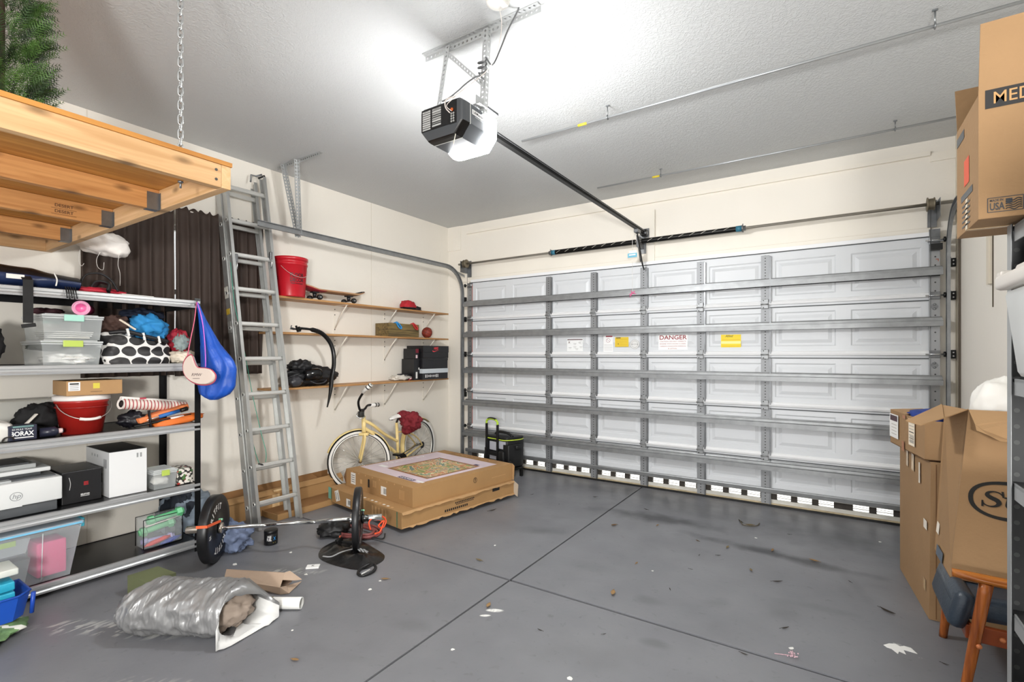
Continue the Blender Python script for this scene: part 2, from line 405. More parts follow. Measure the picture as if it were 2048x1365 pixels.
def floor_mat():
    m = bpy.data.materials.new('painted_concrete'); m.use_nodes = True; nt = m.node_tree; b = nt.nodes['Principled BSDF']; L = nt.links.new
    tc = nt.nodes.new('ShaderNodeTexCoord')
    def noi(scale, det=5, dist=0, mapscale=None, loc=None):
        n = nt.nodes.new('ShaderNodeTexNoise'); n.inputs['Scale'].default_value = scale; n.inputs['Detail'].default_value = det; n.inputs['Distortion'].default_value = dist
        if mapscale:
            mp = nt.nodes.new('ShaderNodeMapping'); L(tc.outputs['Object'], mp.inputs[0]); mp.inputs['Scale'].default_value = mapscale
            if loc: mp.inputs['Location'].default_value = loc
            L(mp.outputs[0], n.inputs[0])
        else: L(tc.outputs['Object'], n.inputs[0])
        return n.outputs[0]
    def ramp(src, p0, c0, p1, c1):
        r = nt.nodes.new('ShaderNodeValToRGB'); L(src, r.inputs[0]); r.color_ramp.elements[0].position = p0; r.color_ramp.elements[0].color = c0; r.color_ramp.elements[1].position = p1; r.color_ramp.elements[1].color = c1
        return r.outputs[0]
    def mix(f, a, bb):
        mx = nt.nodes.new('ShaderNodeMix'); mx.data_type = 'RGBA'
        L(f, mx.inputs[0])
        for i, q in ((6, a), (7, bb)):
            if isinstance(q, tuple): mx.inputs[i].default_value = q
            else: L(q, mx.inputs[i])
        return mx.outputs[2]
    def mt(op, a, bb=None):
        n = nt.nodes.new('ShaderNodeMath'); n.operation = op
        for i, v in enumerate((a, bb)):
            if v is None: continue
            if isinstance(v, (int, float)): n.inputs[i].default_value = v
            else: L(v, n.inputs[i])
        return n.outputs[0]
    base = ramp(noi(1.6, 6), .3, lin('707176'), .7, lin('7e7f83'))
    # scuffs and worn patches
    sc = ramp(noi(2.2, 8, .6), .6, (0, 0, 0, 1), .72, (1, 1, 1, 1))
    base = mix(mt('MULTIPLY', sc, .35), base, lin('66666a'))
    fine = ramp(noi(22, 7, .6), .62, (0, 0, 0, 1), .74, (1, 1, 1, 1))
    base = mix(mt('MULTIPLY', fine, .35), base, lin('57585a'))
    # tyre and oil marks: ellipses (x, y, rx, ry, angle, strength, colour)
    sx = nt.nodes.new('ShaderNodeSeparateXYZ'); L(tc.outputs['Object'], sx.inputs[0])
    wob = mt('MULTIPLY', mt('SUBTRACT', noi(5, 5), .5), 1.6)
    def patch(x, y, rx, ry, ang, st, c, soft=.8, breakup=None):
        nonlocal base
        dx = mt('SUBTRACT', sx.outputs[0], x); dy = mt('SUBTRACT', sx.outputs[1], y); ca, sa = math.cos(ang), math.sin(ang)
        u = mt('DIVIDE', mt('ADD', mt('MULTIPLY', dx, ca), mt('MULTIPLY', dy, sa)), rx)
        v = mt('DIVIDE', mt('SUBTRACT', mt('MULTIPLY', dy, ca), mt('MULTIPLY', dx, sa)), ry)
        d = mt('ADD', mt('SQRT', mt('ADD', mt('MULTIPLY', u, u), mt('MULTIPLY', v, v))), wob)
        f = ramp(d, 1-soft, (1, 1, 1, 1), 1.0, (0, 0, 0, 1))
        f = mt('MULTIPLY', f, st)
        if breakup: f = mt('MULTIPLY', f, ramp(noi(breakup, 7, .5, (1, .35, 1)), .5, (0, 0, 0, 1), .6, (1, 1, 1, 1)))
        base = mix(f, base, lin(c))
    for a in ((-1.28, 4.33, .6, .16, .1, .75, '303134'), (-1.05, 4.8, .9, .35, 0, .5, '4c4d50'), (-.35, 4.02, .8, .09, -.12, .75, '2e2f32'), (.05, 4.7, .6, .45, 0, .6, '4a4b4f'),
              (-2.0, 3.5, .28, .1, .4, .45, '47484b'), (-2.0, 5.0, .8, .22, 0, .5, '505154'), (-.2, 3.2, .25, .12, 1.0, .25, '5a5b5e'), (-1.35, 3.1, .35, .1, .1, .22, '5c5d5f'),
              (-1.0, 2.2, .4, .18, .5, .22, '5c5d5f'), (-.05, 3.3, .3, .05, .1, .25, '505154'), (.0, 2.9, .5, .25, 0, .12, '606164'), (-.55, 3.05, .12, .08, .5, .35, '505154'), (-.9, 2.85, .1, .06, .2, .35, '505154'), (-.75, 2.45, .1, .05, .2, .4, '4c4d50'), (.12, 3.75, .05, .25, .3, .3, '55565a'), (-1.9, 1.9, .15, .08, .3, .3, '545558'), (-3.2, 1.9, .5, .05, .3, .3, '5a5b5d')):
        patch(*a)
    for a in ((-3.1, 1.05, .55, .08, .55, .8, 'c4c4c0', .6, 30), (-3.35, .95, .3, .06, .6, .6, 'bcbcb8', .5, 30), (-3.0, 1.95, .3, .06, .6, .7, 'bcbcb8', .5, 30), (-2.5, .95, .25, .04, .5, .4, 'acaca8', .5, 30)):
        patch(*a)
    # white paint chips
    for x, y, rx, ry, an in ((0.281, 3.061, .07, .035, -.3), (-1.592, 2.269, .045, .016, .5), (0.312, 3.053, .05, .014, -.5), (-1.608, 2.195, .03, .01, .6)):
        patch(x, y, rx*1.25, ry*1.25, an, 1, 'e6e6e2', .3, 9)
    L(base, b.inputs['Base Color'])
    L(ramp(noi(3, 5), .3, (.3, .3, .3, 1), .7, (.48, .48, .48, 1)), b.inputs['Roughness'])
    b.inputs['Specular IOR Level'].default_value = .45
    bp = nt.nodes.new('ShaderNodeBump'); bp.inputs['Strength'].default_value = .12; bp.inputs['Distance'].default_value = .004; L(noi(40, 5), bp.inputs['Height']); L(bp.outputs[0], b.inputs['Normal'])
    return m
FLOOR = floor_mat()
GROOVE = M('2a2a2c', .9)
def keep(b_, name):
    me = bpy.data.meshes.new(name); bmesh.ops.recalc_face_normals(b_.bm, faces=b_.bm.faces); b_.bm.to_mesh(me); b_.bm.free()
    for m in b_.mats: me.materials.append(m)
    o = bpy.data.objects.new(name, me); col.objects.link(o); return struct(o)
# floor slabs with cut joints between them
JX, JY, g = -1.726, 2.628, .0065
b = B(FLOOR, GROOVE)
for x0, x1 in ((WX-.15, JX-g), (JX+g, RX+.15)):
    for y0, y1 in ((BACKY, JY-g), (JY+g, WY+.12)):
        b.bb(x0, x1, y0+(.003 if y0 > 0 else 0), y1-(.003 if y0 < 0 else 0), -.12, 0, 0)
b.bb(WX-.15, RX+.15, BACKY, WY+.12, -.14, -.012, 1)
keep(b, 'floor')
b = B(M('c9c7c0', .9, var=.08, vs=6)); b.bb(-12, 8, WY+.12, WY+14, -.2, -.03); keep(b, 'driveway')
b = B(CEIL); b.bb(WX-.15, RX+.15, BACKY, WY+.12, CH, CH+.12); keep(b, 'ceiling')
b = B(WALL, GROOVE)
WIN = (1.42, 2.42, 1.42, 2.52)
b.bb(WX-.15, WX, BACKY, WIN[0], 0, CH); b.bb(WX-.15, WX, WIN[1], WY+.12, 0, CH); b.bb(WX-.15, WX, WIN[0], WIN[1], 0, WIN[2]); b.bb(WX-.15, WX, WIN[0], WIN[1], WIN[3], CH)
for y, w in ((3.93, .0018), (1.62, .0018), (2.9, .001), (5.14, .001)): b.bb(WX, WX+.0012, y-w, y+w, 0 if w > .0015 else 1.2, CH, 0)
keep(b, 'wall_left')
b = B(M('ddd6c9', .7), GROOVE)
for y in (3.93, 1.30): b.bb(WX, WX+.002, y-.004, y+.004, 0, CH)
keep(b, 'trim_1')
# wall with the door opening
DX0, DX1, DTOP = -4.05, .68, 2.37
b = B(WALL, GROOVE, M('ded3c0', .6))
b.bb(WX-.02, DX0, WY, WY+.12, 0, CH); b.bb(DX1, RX+.15, WY, WY+.12, 0, CH); b.bb(DX0, DX1, WY, WY+.12, DTOP, CH)
b.bb(WX, -4.31, WY-.012, WY, 2.9, CH, 0)
keep(b, 'wall_back')
b = B(M('eee8dc', .55, var=.02, vs=3), M('cfc4b0', .7))
b.bb(-4.32, .69, WY-.022, WY, 2.445, 2.56); b.bb(-4.32, .69, WY-.016, WY, 2.56, 2.72); b.bb(-4.20, .69, WY-.028, WY, 3.10, 3.135); b.bb(.69, RX, WY-.014, WY, 3.05, 3.12)
b.bb(-1.86, -1.60, WY-.036, WY-.012, 2.46, 3.02)
b.bb(-4.32, .69, WY-.0225, WY-.0218, 2.5, 2.502, 1)
keep(b, 'trim_2')
b = B(WALL, GROOVE)
b.bb(RX, RX+.15, BACKY, WY+.12, 0, CH)
keep(b, 'wall_right')
b = B(M('ddd3c0', .6), M('5a5044', .8))
b.bb(RX-.022, RX, 4.275, 4.33, 1.9, CH); b.bb(RX-.005, RX, 4.262, 4.274, 1.75, CH, 1); b.bb(RX-.012, RX, 5.20, WY-.001, 0, CH)
b.bb(RX-.016, RX-.001, 5.193, 5.2, 0, CH, 1)
keep(b, 'trim_3')
# ---------------- overhead sectional door ----------------
DF = 5.262                                    # interior face of the panels
DOORP = M('d3d6d9', .42, var=.015, vs=2)
LEDGE = M('ecedee', .35)
door = thing('door_1', 'wide white sectional garage door with grey steel struts', 'door', (-1.71, DF, 0)); del door['label'], door['category']; struct(door)
seams = [.145, .483, .966, 1.45, 1.93, 2.425]
X0, X1 = -4.12, .745
stiles = [-2.887, -2.296, -1.71, -1.118, -.529]
edges8 = [X0+.06+(X1-X0-.12)*i/8 for i in range(9)]
for si in range(5):
    z0, z1 = seams[si], seams[si+1]
    b = B(DOORP, LEDGE, M('b9563e', .7), M('55585a', .7))
    b.bb(X0, X1, DF+.012, DF+.045, z0+.003, z1-.001)
    # pressed rectangular panels
    for k in range(8):
        a0, a1 = edges8[k], edges8[k+1]
        def ring(i, dy): return [b.v((a0+i, DF+dy, z0+.02+i)), b.v((a1-i, DF+dy, z0+.02+i)), b.v((a1-i, DF+dy, z1-.03-i)), b.v((a0+i, DF+dy, z1-.03-i))]
        R_ = [ring(0, 0), ring(.055, 0), ring(.066, .009), ring(.085, .009), ring(.115, -.002)]
        for A_, C_ in zip(R_, R_[1:]):
            for q in range(4): b.f([A_[q], A_[(q+1) % 4], C_[(q+1) % 4], C_[q]], 0)
        b.f(R_[-1], 0)
    b.bb(X0, X1, DF, DF+.012, z0+.003, z0+.02); b.bb(X0, X1, DF, DF+.012, z1-.03, z1-.001)
    b.bb(X0, X0+.06, DF, DF+.012, z0+.003, z1-.001); b.bb(X1-.06, X1, DF, DF+.012, z0+.003, z1-.001)
    if si < 4: b.extr([(0, 0), (-.02, -.004), (-.026, .012), (-.012, .03), (0, .034)], (X0+.05, DF, z1-.004), (X1-.05, DF, z1-.004), YV, ZV, 1)
    else: b.bb(X0+.04, X1-.04, DF-.018, DF, z1-.004, z1+.03, 1)
    b.bb(X0+.045, X0+.058, DF-.004, DF, z0+.01, z1-.03, 2)
    b.bb(X0+.045, X1-.045, DF-.006, DF, z1-.040, z1-.031, 3) if si < 4 else b.bb(X0+.045, X1-.045, DF-.004, DF, z1-.012, z1-.004, 3)
    b.build('door_panel', door)
# vent row at the foot of the door: real openings with a louvre bar
b = B(M('c8c6be', .5, var=.12, vs=9), M('3a3530', .8, var=.3, vs=15), M('b5a688', .7, var=.2, vs=12), BLACK)
b.bb(X0, X1, DF-.004, DF+.04, .018, .068, 0); b.bb(X0, X1, DF-.012, DF-.004, .02, .034, 2); b.bb(X0, X1, DF-.002, DF+.04, .122, .147, 0)
b.bb(X0, X1, DF-.02, DF+.04, 0, .018, 3)
cells = []
for k in range(8):
    a0, a1 = edges8[k]+.045, edges8[k+1]-.045
    n = 3
    w = (a1-a0)/n
    prev = edges8[k]
    for j in range(n):
        c0, c1 = a0+w*j+.026, a0+w*(j+1)-.026
        b.bb(prev, c0, DF, DF+.04, .06, .128, 1); prev = c1
        b.bb(c0, c1, DF+.012, DF+.024, .083, .089, 0); b.bb(c0, c1, DF+.012, DF+.024, .101, .104, 0)
    b.bb(prev, edges8[k+1], DF, DF+.04, .06, .128, 1)
b.bb(X0, edges8[0], DF, DF+.04, .06, .128, 1); b.bb(edges8[8], X1, DF, DF+.04, .06, .128, 1)
b.build('bottom_rail', door, label='dirty bottom rail with a row of bright vent slots')
# strut bars
for z, dd in ((2.125, .078), (1.712, .078), (1.232, .078), (.80, .085), (.392, .09), (.165, .02)):
    b = B(GALV, M('2a2b2c', .7))
    h = .034; t = .003; d = dd
    if z > .2:
        prof = [(0, h+.012), (-.012, h+.012), (-.018, h), (-d*.6, h), (-d*.62, h-.022), (-d, h-.026), (-d, -h), (-d+.02, -h), (-d+.02, -h+t), (-d+t, -h+t), (-d+t, h-.026-t), (-d*.62+t, h-.022-t), (-d*.6+t, h-t), (0, h-t)]
    else: prof = [(0, .012), (-.022, .012), (-.026, .004), (-.022, -.03), (-.01, -.034), (0, -.034)]
    b.extr(prof, (X0-.04, DF-.012, z), (X1+.01, DF-.012, z), YV, ZV)
    if z > .2: b.bb(X0-.04, X1+.01, DF-.012-d*.635, DF-.012-d*.60, z+h-.0275, z+h-.0225, 1); b.bb(X0, X1, DF-.016, DF-.012, z-h, z+h-.004, 1)  # dark strips: shade painted into the strut's groove and hollow back
    b.build('strut', door)
# vertical stiles, two perforated leaves each, with hinges
for x in stiles:
    b = B(PERFO, GALVD)
    for si in range(5):
        z0, z1 = seams[si] if si else .02, seams[si+1]
        b.extr([(-.034, 0), (.038, 0), (.038, .0025), (-.034, .0025)], (x, DF-.012, z0+.004), (x, DF-.012, z1-.03), XV, -YV, 0, uvs=True)
        b.bb(x+.038, x+.052, DF-.03, DF-.002, z0+.004, z1-.04, 1)
    st_ = b.build('stile', door)
    for si in range(1, 5):
        z = seams[si]; b = B(GALV, BLACKM)
        b.bb(x-.03, x+.03, DF-.034, DF-.014, z-.045, z+.045, 0, bev=.003)
        b.cyl((x-.034, DF-.038, z-.004), (x+.034, DF-.038, z-.004), .0065, m=0)
        for q in (-.035, .032): b.cyl((x-.012, DF-.04, z+q), (x-.012, DF-.034, z+q), .005, m=1)
        b.build('hinge', st_)
# end stiles with roller hinges
for x, s_ in ((X0+.022, 1), (X1-.035, -1)):
    b = B(perf_mat('9c9ea0', through=False, pitch=.07, rad=.006, v0=.03, metal=.7), GALVD, M('b5562e', .7))
    for si in range(5):
        z0, z1 = seams[si] if si else .02, seams[si+1]
        b.extr([(-.035, 0), (.035, 0), (.035, .003), (-.035, .003)], (x, DF-.01, z0+.004), (x, DF-.01, z1-.012), XV, -YV, 0, uvs=True)
        if s_ < 0:
            zc = (z0+z1)/2+.16 if si else .3
            b.lathe([(.026, 0), (.026, .003), (.02, .003), (.02, .0015), (.001, .0015)], (x, DF-.013, z1-.09), n=6, m=1, axis=(0, -1, 0), sm=False)
            for q in (.018, -.018): b.lathe([(.01, 0), (.01, .004), (.005, .004)], (x, DF-.015, z1-.09+q), n=10, m=1, axis=(0, -1, 0))
            b.bb(x+.008, x+.026, DF-.015, DF-.013, z1-.2, z1-.195, 2); b.bb(x+.022, x+.026, DF-.015, DF-.013, z1-.215, z1-.195, 2)
    st_ = b.build('end_stile', door)
    for si in range(1, 6):
        z = seams[si] - (.045 if si == 5 else 0); b = B(GALVD, BLACKM, STEEL)
        b.bb(x-.035, x+.035, DF-.03, DF-.012, z-.03, z+.03, 0, bev=.003)
        b.cyl((x-.06 if s_ < 0 else x-.07, DF-.04, z), (x+.07 if s_ < 0 else x+.06, DF-.04, z), .006, m=2)
        b.lathe([(.004, 0), (.022, .002), (.022, .014), (.004, .016)], (x-s_*.052, DF-.04, z), n=16, m=1, axis=(-s_, 0, 0))
        b.build('roller_hinge', st_)
    if s_ < 0:
        b = B(GALVD, BLACKM); b.bb(x-.035, x+.035, DF-.02, DF-.01, 2.41, 2.475, 0); b.bb(x-.03, x+.045, DF-.06, DF-.02, 2.30, 2.35, 1); b.bb(x-.045, x+.05, DF-.05, DF-.03, 2.365, 2.375, 0)
        b.build('top_roller_bracket', door)
# labels on the door
def plate(name, px0, py0, px1, py1, mats, draw, lab):
    a = P(px0, py0, Y=DF-.003); c = P(px1, py1, Y=DF-.003)
    o = Vector(((a.x+c.x)/2, DF-.0025, (a.z+c.z)/2)); w, h = abs(c.x-a.x), abs(a.z-c.z)
    b = B(*mats); b.box(o, (w, .001, h), 0); o2 = o + Vector((0, -.0008, 0))
    draw(b, o2, w, h); b.build(name, door, label=lab)
def d_danger(b, o, w, h):
    b.text('DANGER', o+ZV*h*.32, XV, ZV, h*.40, 1, bold=.015, width=w*.94)
    for i, t in enumerate(('CAUTION: DO NOT OPERATE', 'ENGINE WITH DOOR CLOSED,', 'CARBON MONOXIDE EMISSION', 'IS LETHAL.')):
        b.text(t, o+ZV*h*(.06-.16*i), XV, ZV, h*.115, 1, width=w*(.9 if i < 3 else .32))
plate('danger_sign', 1317, 671, 1375, 700, [M('f4f4f2', .4), M('8e1424', .5)], d_danger, 'white sign reading DANGER in red')
def d_yel(b, o, w, h):
    b.text('Allied', o+ZV*h*.38+XV*(-w*.1), XV, ZV, h*.26, 1, font_shear=.4, width=w*.4)
    b.box(o+ZV*h*(-.12), (w*.98, .0006, h*.2), 2)
    for i in range(2): b.box(o+ZV*h*(.1-.5*i), (w*.9, .0008, h*.03), 3)
plate('yellow_sticker', 1442, 670, 1482, 695, [M('edd016', .5), INK, M('f5ee9a', .5), M('d8a812', .5)], d_yel, 'yellow sticker with a script name')
def d_y2(b, o, w, h):
    b.box(o+ZV*h*.42-XV*w*.25, (w*.35, .0006, h*.08), 1)
    for i in range(4): b.box(o+ZV*h*(.25-.18*i), (w*.86, .0006, h*.03), 2)
    b.lathe([(.005, 0), (.005, .001)], o-XV*w*.25-ZV*h*.2, n=10, m=1, axis=(0, -1, 0))
plate('yellow_sticker', 1230, 675, 1257, 694, [M('e2c22c', .5), INK, M('b8961e', .5)], d_y2, 'small yellow sticker beside a round seal')
def d_w1(b, o, w, h):
    b.box(o+ZV*h*.42, (w*.95, .0006, h*.07), 1); b.text('X', o+ZV*h*.2-XV*w*.36, XV, ZV, h*.22, 1, bold=.03)
    for i, (x, z) in enumerate(((-.3, -.2), (0, .1), (0, -.15), (.12, -.3), (.38, -.15), (.3, .2))): b.box(o+ZV*h*z+XV*w*x, (w*.18, .0006, h*.03), 2); b.box(o+ZV*h*(z-.08)+XV*w*x, (w*.14, .0006, h*.02), 2)
    b.tube([o+XV*w*.38+ZV*h*.18+(XV*math.cos(q)+ZV*math.sin(q))*h*.12 for q in [i*PI/6 for i in range(12)]], .0008, 4, 2, closed=True)
plate('warning_label', 1134, 678, 1166, 703, [M('eef0f0', .4), M('553035', .5), M('a8a8a8', .5)], d_w1, 'white warning label with small pictograms')
def d_w2(b, o, w, h):
    b.box(o+ZV*h*.45+XV*w*.1, (w*.7, .0006, h*.08), 1)
    b.tube([o+ZV*h*.2+(XV*math.cos(q)+ZV*math.sin(q))*w*.2 for q in [i*PI/8 for i in range(16)]], .0014, 4, 1, closed=True)
    b.box(o+ZV*h*.2, (w*.36, .0006, .002), 1, rot=Ry(.7))
    for i in range(5): b.box(o+ZV*h*(-.08-.08*i), (w*.86, .0006, h*.018), 2)
plate('warning_label', 1207, 672, 1226, 704, [M('f0f0f0', .4), M('a04050', .5), M('b0b0b0', .5)], d_w2, 'white warning label with a red crossed circle')
o = P(1269.5, 689, Y=DF-.003); b = B(M('dcdcda', .5), M('707070', .5))
b.lathe([(.052, 0), (.052, .001)], o, n=32, m=0, axis=(0, -1, 0))
for r_ in (.05, .036): b.tube([o+Vector((r_*math.cos(i*PI/16), -.0015, r_*math.sin(i*PI/16))) for i in range(32)], .001, 4, 1, closed=True)
for q in (-.03, .03): b.lathe([(.005, 0), (.005, .002)], o+XV*q, n=8, m=1, axis=(0, -1, 0))
b.text('DOOR', o-YV*.001+ZV*.0, XV, ZV, .014, 1); b.build('round_seal', door, label='round grey certification seal')

# ---------------- tracks ----------------
def track_path(x, ylen, r=.33, ztop=2.60):
    yb = DF-.055
    pts = [Vector((x, yb, .03)), Vector((x, yb, 1.2)), Vector((x, yb, ztop-r))]
    for i in range(1, 9):
        a = i/9*PI/2; pts.append(Vector((x, yb-r+r*math.cos(a), ztop-r+r*math.sin(a))))
    pts += [Vector((x, yb-r, ztop)), Vector((x, yb-r-ylen, ztop))]
    return pts
def track(name, x, side, ylen, label):
    t = thing(name, label, 'track', (x, DF-.055, 0))
    pts = track_path(x, ylen)
    b = B(GALV, GALVD)
    # C profile swept: width .05 (normal in the YZ plane) and .02 deep in x
    rings = []
    for i, p in enumerate(pts):
        d = (pts[min(i+1, len(pts)-1)]-pts[max(i-1, 0)]).normalized(); n = XV.cross(d)
        rings.append([b.v(p+XV*side*a+n*c) for a, c in ((0, -.026), (.022, -.026), (.022, -.02), (.003, -.023), (.003, .023), (.022, .02), (.022, .026), (0, .026))])
    for A_, C_ in zip(rings, rings[1:]):
        for k in range(8): b.f([A_[k], A_[(k+1) % 8], C_[(k+1) % 8], C_[k]], 0)
    b.f(rings[0], 0); b.f(rings[-1], 0)
    b.build('rail', t)
    for z in (.35, .9, 1.45, 1.93, 2.2):
        b = B(BLACKM, STEEL)
        xs = (x, x-side*.055); b.bb(min(xs), max(xs), DF-.035, WY, z-.035, z+.035, 0) if False else None
        b.bb(min(x-side*.003, x-side*.06), max(x-side*.003, x-side*.06), DF+.04, WY-.002, z-.035, z+.035, 0, bev=.002)
        b.bb(min(x, x-side*.004), max(x, x-side*.004), DF-.07, WY-.002, z-.03, z+.03, 0)
        for q in (-.015, .015): b.cyl((x-side*.035, DF+.04, z+q), (x-side*.035, DF+.034, z+q), .006, n=8, m=1)
        b.build('jamb_bracket', t)
    b = B(PERF); y1 = pts[-1].y
    yb = DF-.055
    b.strip((x-side*.012, yb-.33, 2.60), (x-side*.012, WY-.03, 2.52), ZV, XV*-side, .03, .003, 0)
    b.build('flag_strut', t)
    return t
TL = track('door_track', -4.205, 1, 2.5, 'galvanised steel door track curving from the left jamb back along the wall')
TR = track('door_track', .80, -1, 2.5, 'galvanised steel door track curving up at the right jamb')
# perforated angle hanging the left track from the ceiling
t = thing('track_hanger', 'perforated angle iron hanger carrying the end of the left door track', 'bracket', (-4.25, 2.7, 2.6))
b = B(PERF)
y = 2.68
b.angle((-4.40, y, CH-.002), (-3.76, y, CH-.002), -ZV, YV, .036); b.build('ceiling_angle', t)
b = B(PERF); b.angle((-4.29, y-.004, CH-.01), (-4.245, y+.12, 2.56), XV, -YV, .036); b.build('drop_angle', t)
b = B(PERF); b.angle((-4.08, y-.004, CH-.01), (-4.225, y+.12, 2.58), XV, -YV, .034); b.build('drop_angle', t)
# ---------------- torsion shaft ----------------
t = thing('torsion_spring_assembly', 'long steel torsion shaft with two black springs above the garage door', 'spring', (-1.71, 5.17, 2.5))
SY, SZ = 5.16, 2.662
b = B(M('a8a49c', .3, .8)); b.cyl((-4.22, SY, SZ), (.81, SY, SZ), .0135); b.build('shaft', t)
for xa, xb, c_ in ((-2.79, -1.76, -2.79), (-1.70, -.72, -.72)):
    b = B(M('1b1a18', .38, .6), M('2f6f86', .5), M('c8c4ba', .7), GALVD)
    N = int(abs(xb-xa)/.011)
    prof = []
    for i in range(N):
        prof += [(.0235, i*.011), (.0285, i*.011+.0055)]
    prof.append((.0235, N*.011)); b.lathe([(p[0], p[1]) for p in prof], (xa, SY, SZ), n=18, axis=(1, 0, 0))
    # painted white line spiralling along the spring
    for i in range(8):
        xx = xa+.08+i*(xb-xa-.12)/8; a = 2.4+i*.35
        b.tube([Vector((xx+.05*q-.01, SY-.0295*math.cos(-.5+q*.9+i*.05), SZ+.0295*math.sin(-.5+q*.9+i*.05))) for q in [k/6 for k in range(7)]], .0022, 5, 2)
    e = c_; s_ = 1 if e == xa else -1
    b.lathe([(.0292, 0), (.0292, .05)], (e if s_ > 0 else e-.05, SY, SZ), n=18, m=1, axis=(1, 0, 0))
    b.lathe([(.015, 0), (.034, .002), (.034, .012), (.024, .014), (.024, .035), (.015, .036)], (e, SY, SZ), n=14, m=3, axis=(-s_, 0, 0)); b.cyl((e-s_*.012, SY-.02, SZ+.04), (e-s_*.012, SY+.0, SZ-.04), .004, m=3)
    b.build('spring', t)
b = B(GALVD, GALV)
b.bb(-1.745, -1.715, 5.12, WY-.03, 2.60, 2.71); b.bb(-1.77, -1.69, WY-.045, WY-.03, 2.55, 2.76, 1)
b.build('centre_bearing', t)
for x in (-4.13, .70):
    b = B(M('7d7462', .45, .6, var=.2, vs=30), M('2b2925', .6), GALVD)
    prof = [(.015, 0), (.05, .001), (.053, .006)]
    for i in range(5): prof += [(.042, .010+i*.006), (.046, .013+i*.006)]
    prof += [(.042, .04), (.056, .044), (.056, .05), (.02, .052)]
    s_ = 1 if x < 0 else -1
    b.lathe(prof, (x, SY, SZ), n=22, m=0, axis=(s_, 0, 0)); b.lathe([(.03, -.004), (.03, 0)], (x, SY, SZ), n=12, m=1, axis=(s_, 0, 0))
    b.build('cable_drum', t)
    b = B(GALVD); b.bb(x-s_*.03, x-s_*.026, SY-.04, WY-.03, 2.55, 2.70); b.bb(min(x-s_*.03, x+s_*.03), max(x-s_*.03, x+s_*.03), WY-.042, WY-.03, 2.50, 2.72); b.build('end_bearing_plate', t)
    b = B(GALVD); b.cyl((x+s_*.02, SY+.045, SZ), (x+s_*.015, DF-.02, .1), .002, n=6); b.build('lift_cable', t)
# ---------------- opener ----------------
OX = -1.695
OPM = M('4c4e51', .3, .3); OPG = M('565a5e', .36, .35); OPD = M('0d0d0e', .28); LENS = M('ffffff', .4, emit=LAMP_STRENGTH)
t = thing('garage_door_opener', 'black ceiling hung door opener with a glowing white lens and long rail', 'garage door opener', (OX, 2.1, 2.55))
def oprof(k=1, dz=0): return [(-.148*k, 2.735), (-.148*k, 2.635), (-.095*k, 2.572-dz), (.095*k, 2.572-dz), (.148*k, 2.635), (.148*k, 2.735), (.13*k, 2.75), (-.13*k, 2.75)]
def opener_loft(b, ys, m):
    rings = []
    for y, kx, kz in ys:
        rings.append([b.v((OX+x*kx, y, 2.66+(z-2.66)*kz)) for x, z in oprof()])
    for A_, C_ in zip(rings, rings[1:]):
        for k in range(8): b.f([A_[k], A_[(k+1) % 8], C_[(k+1) % 8], C_[k]], m(k) if callable(m) else m)
    b.f(rings[0], m(99) if callable(m) else m); b.f(rings[-1], m(99) if callable(m) else m)
b = B(OPG, OPD, OPM)
opener_loft(b, [(1.985, 1, 1), (2.108, 1, 1)], 0)
mc_ = b.build('motor_cover', t)
b = B(OPM, OPD)
opener_loft(b, [(1.925, .90, .96), (1.932, .955, .985), (1.95, .985, 1), (1.984, 1, 1)], lambda k: 1 if k in (1, 2, 3) else 0)
rc_ = b.build('rear_cap', t, label='dark rounded rear end cap')
b = B(M('c8c8c4', .3)); 
b.bb(OX+.146, OX+.1495, 1.9835, 1.987, 2.63, 2.735); b.bb(OX-.095, OX+.097, 1.9835, 1.987, 2.5705, 2.574); b.build('seam_line', mc_)
b = B(OPD, M('aaaaa8', .5), M('b8541c', .5), M('8f8f8c', .5), M('9a9a98', .5))
b.box((OX-.035, 1.924, 2.685), (.19, .003, .115), 0)
for i in range(9): b.box((OX-.095+.0, 1.9222, 2.728-.0115*i), (.055, .001, .0075 if i % 3 else .009), 1)
for i in range(8): b.box((OX-.025, 1.9222, 2.728-.012*i), (.06, .001, .009 if i not in (3, 6) else .004), 1 if i % 2 else 3)
b.text('CAUTION', (OX-.095, 1.9215, 2.7285), XV, ZV, .007, 0); b.text('WARNING', (OX-.025, 1.9215, 2.728), XV, ZV, .007, 0)
b.box((OX+.085, 1.926, 2.685), (.045, .006, .12), 0)
for i in range(4):
    for k in range(2): b.lathe([(.0055, 0), (.0055, .003)], (OX+.077+.014*k, 1.922, 2.665-.013*i+.01), n=8, m=3, axis=(0, -1, 0))
b.lathe([(.009, 0), (.009, .004)], (OX+.08, 1.922, 2.695), n=10, m=2, axis=(0, -1, 0))
b.build('wiring_panel', rc_, label='black rear panel with printed notices and wire terminals')
b = B(M('eeeeec', .4), M('2b2c2e', .5), M('d2d2d0', .4))
ox = OX+.1488
b.box((ox, 2.05, 2.70), (.0012, .098, .024), 0)
b.text('LiftMaster', (ox+.0006, 2.05, 2.70), YV, ZV, .021, 1, bold=.02, width=.088)
b.text('PREMIUM SERIES', (ox+.0006, 2.055, 2.679), YV, ZV, .009, 2, width=.062)
b.build('name_badge', mc_, label='white name badge on the side')
b = B(LENS)
opener_loft(b, [(2.1085, .985, .985), (2.118, 1.03, 1.08), (2.15, 1.06, 1.16), (2.19, 1.05, 1.13), (2.22, 1.0, 1.0), (2.238, .88, .85), (2.244, .6, .55)], 0)
b.build('light_lens', t, label='glowing white plastic lens')
b = B(OPM); b.bb(OX-.15, OX+.15, 2.109, 2.235, 2.772, 2.785, 0); b.build('lens_light_blocker', t)  # unseen plate added to block the lens's upward light from the ceiling
b = B(M('2a2a2a', .4, .6), M('8c8e90', .3, .8), BLACKM)
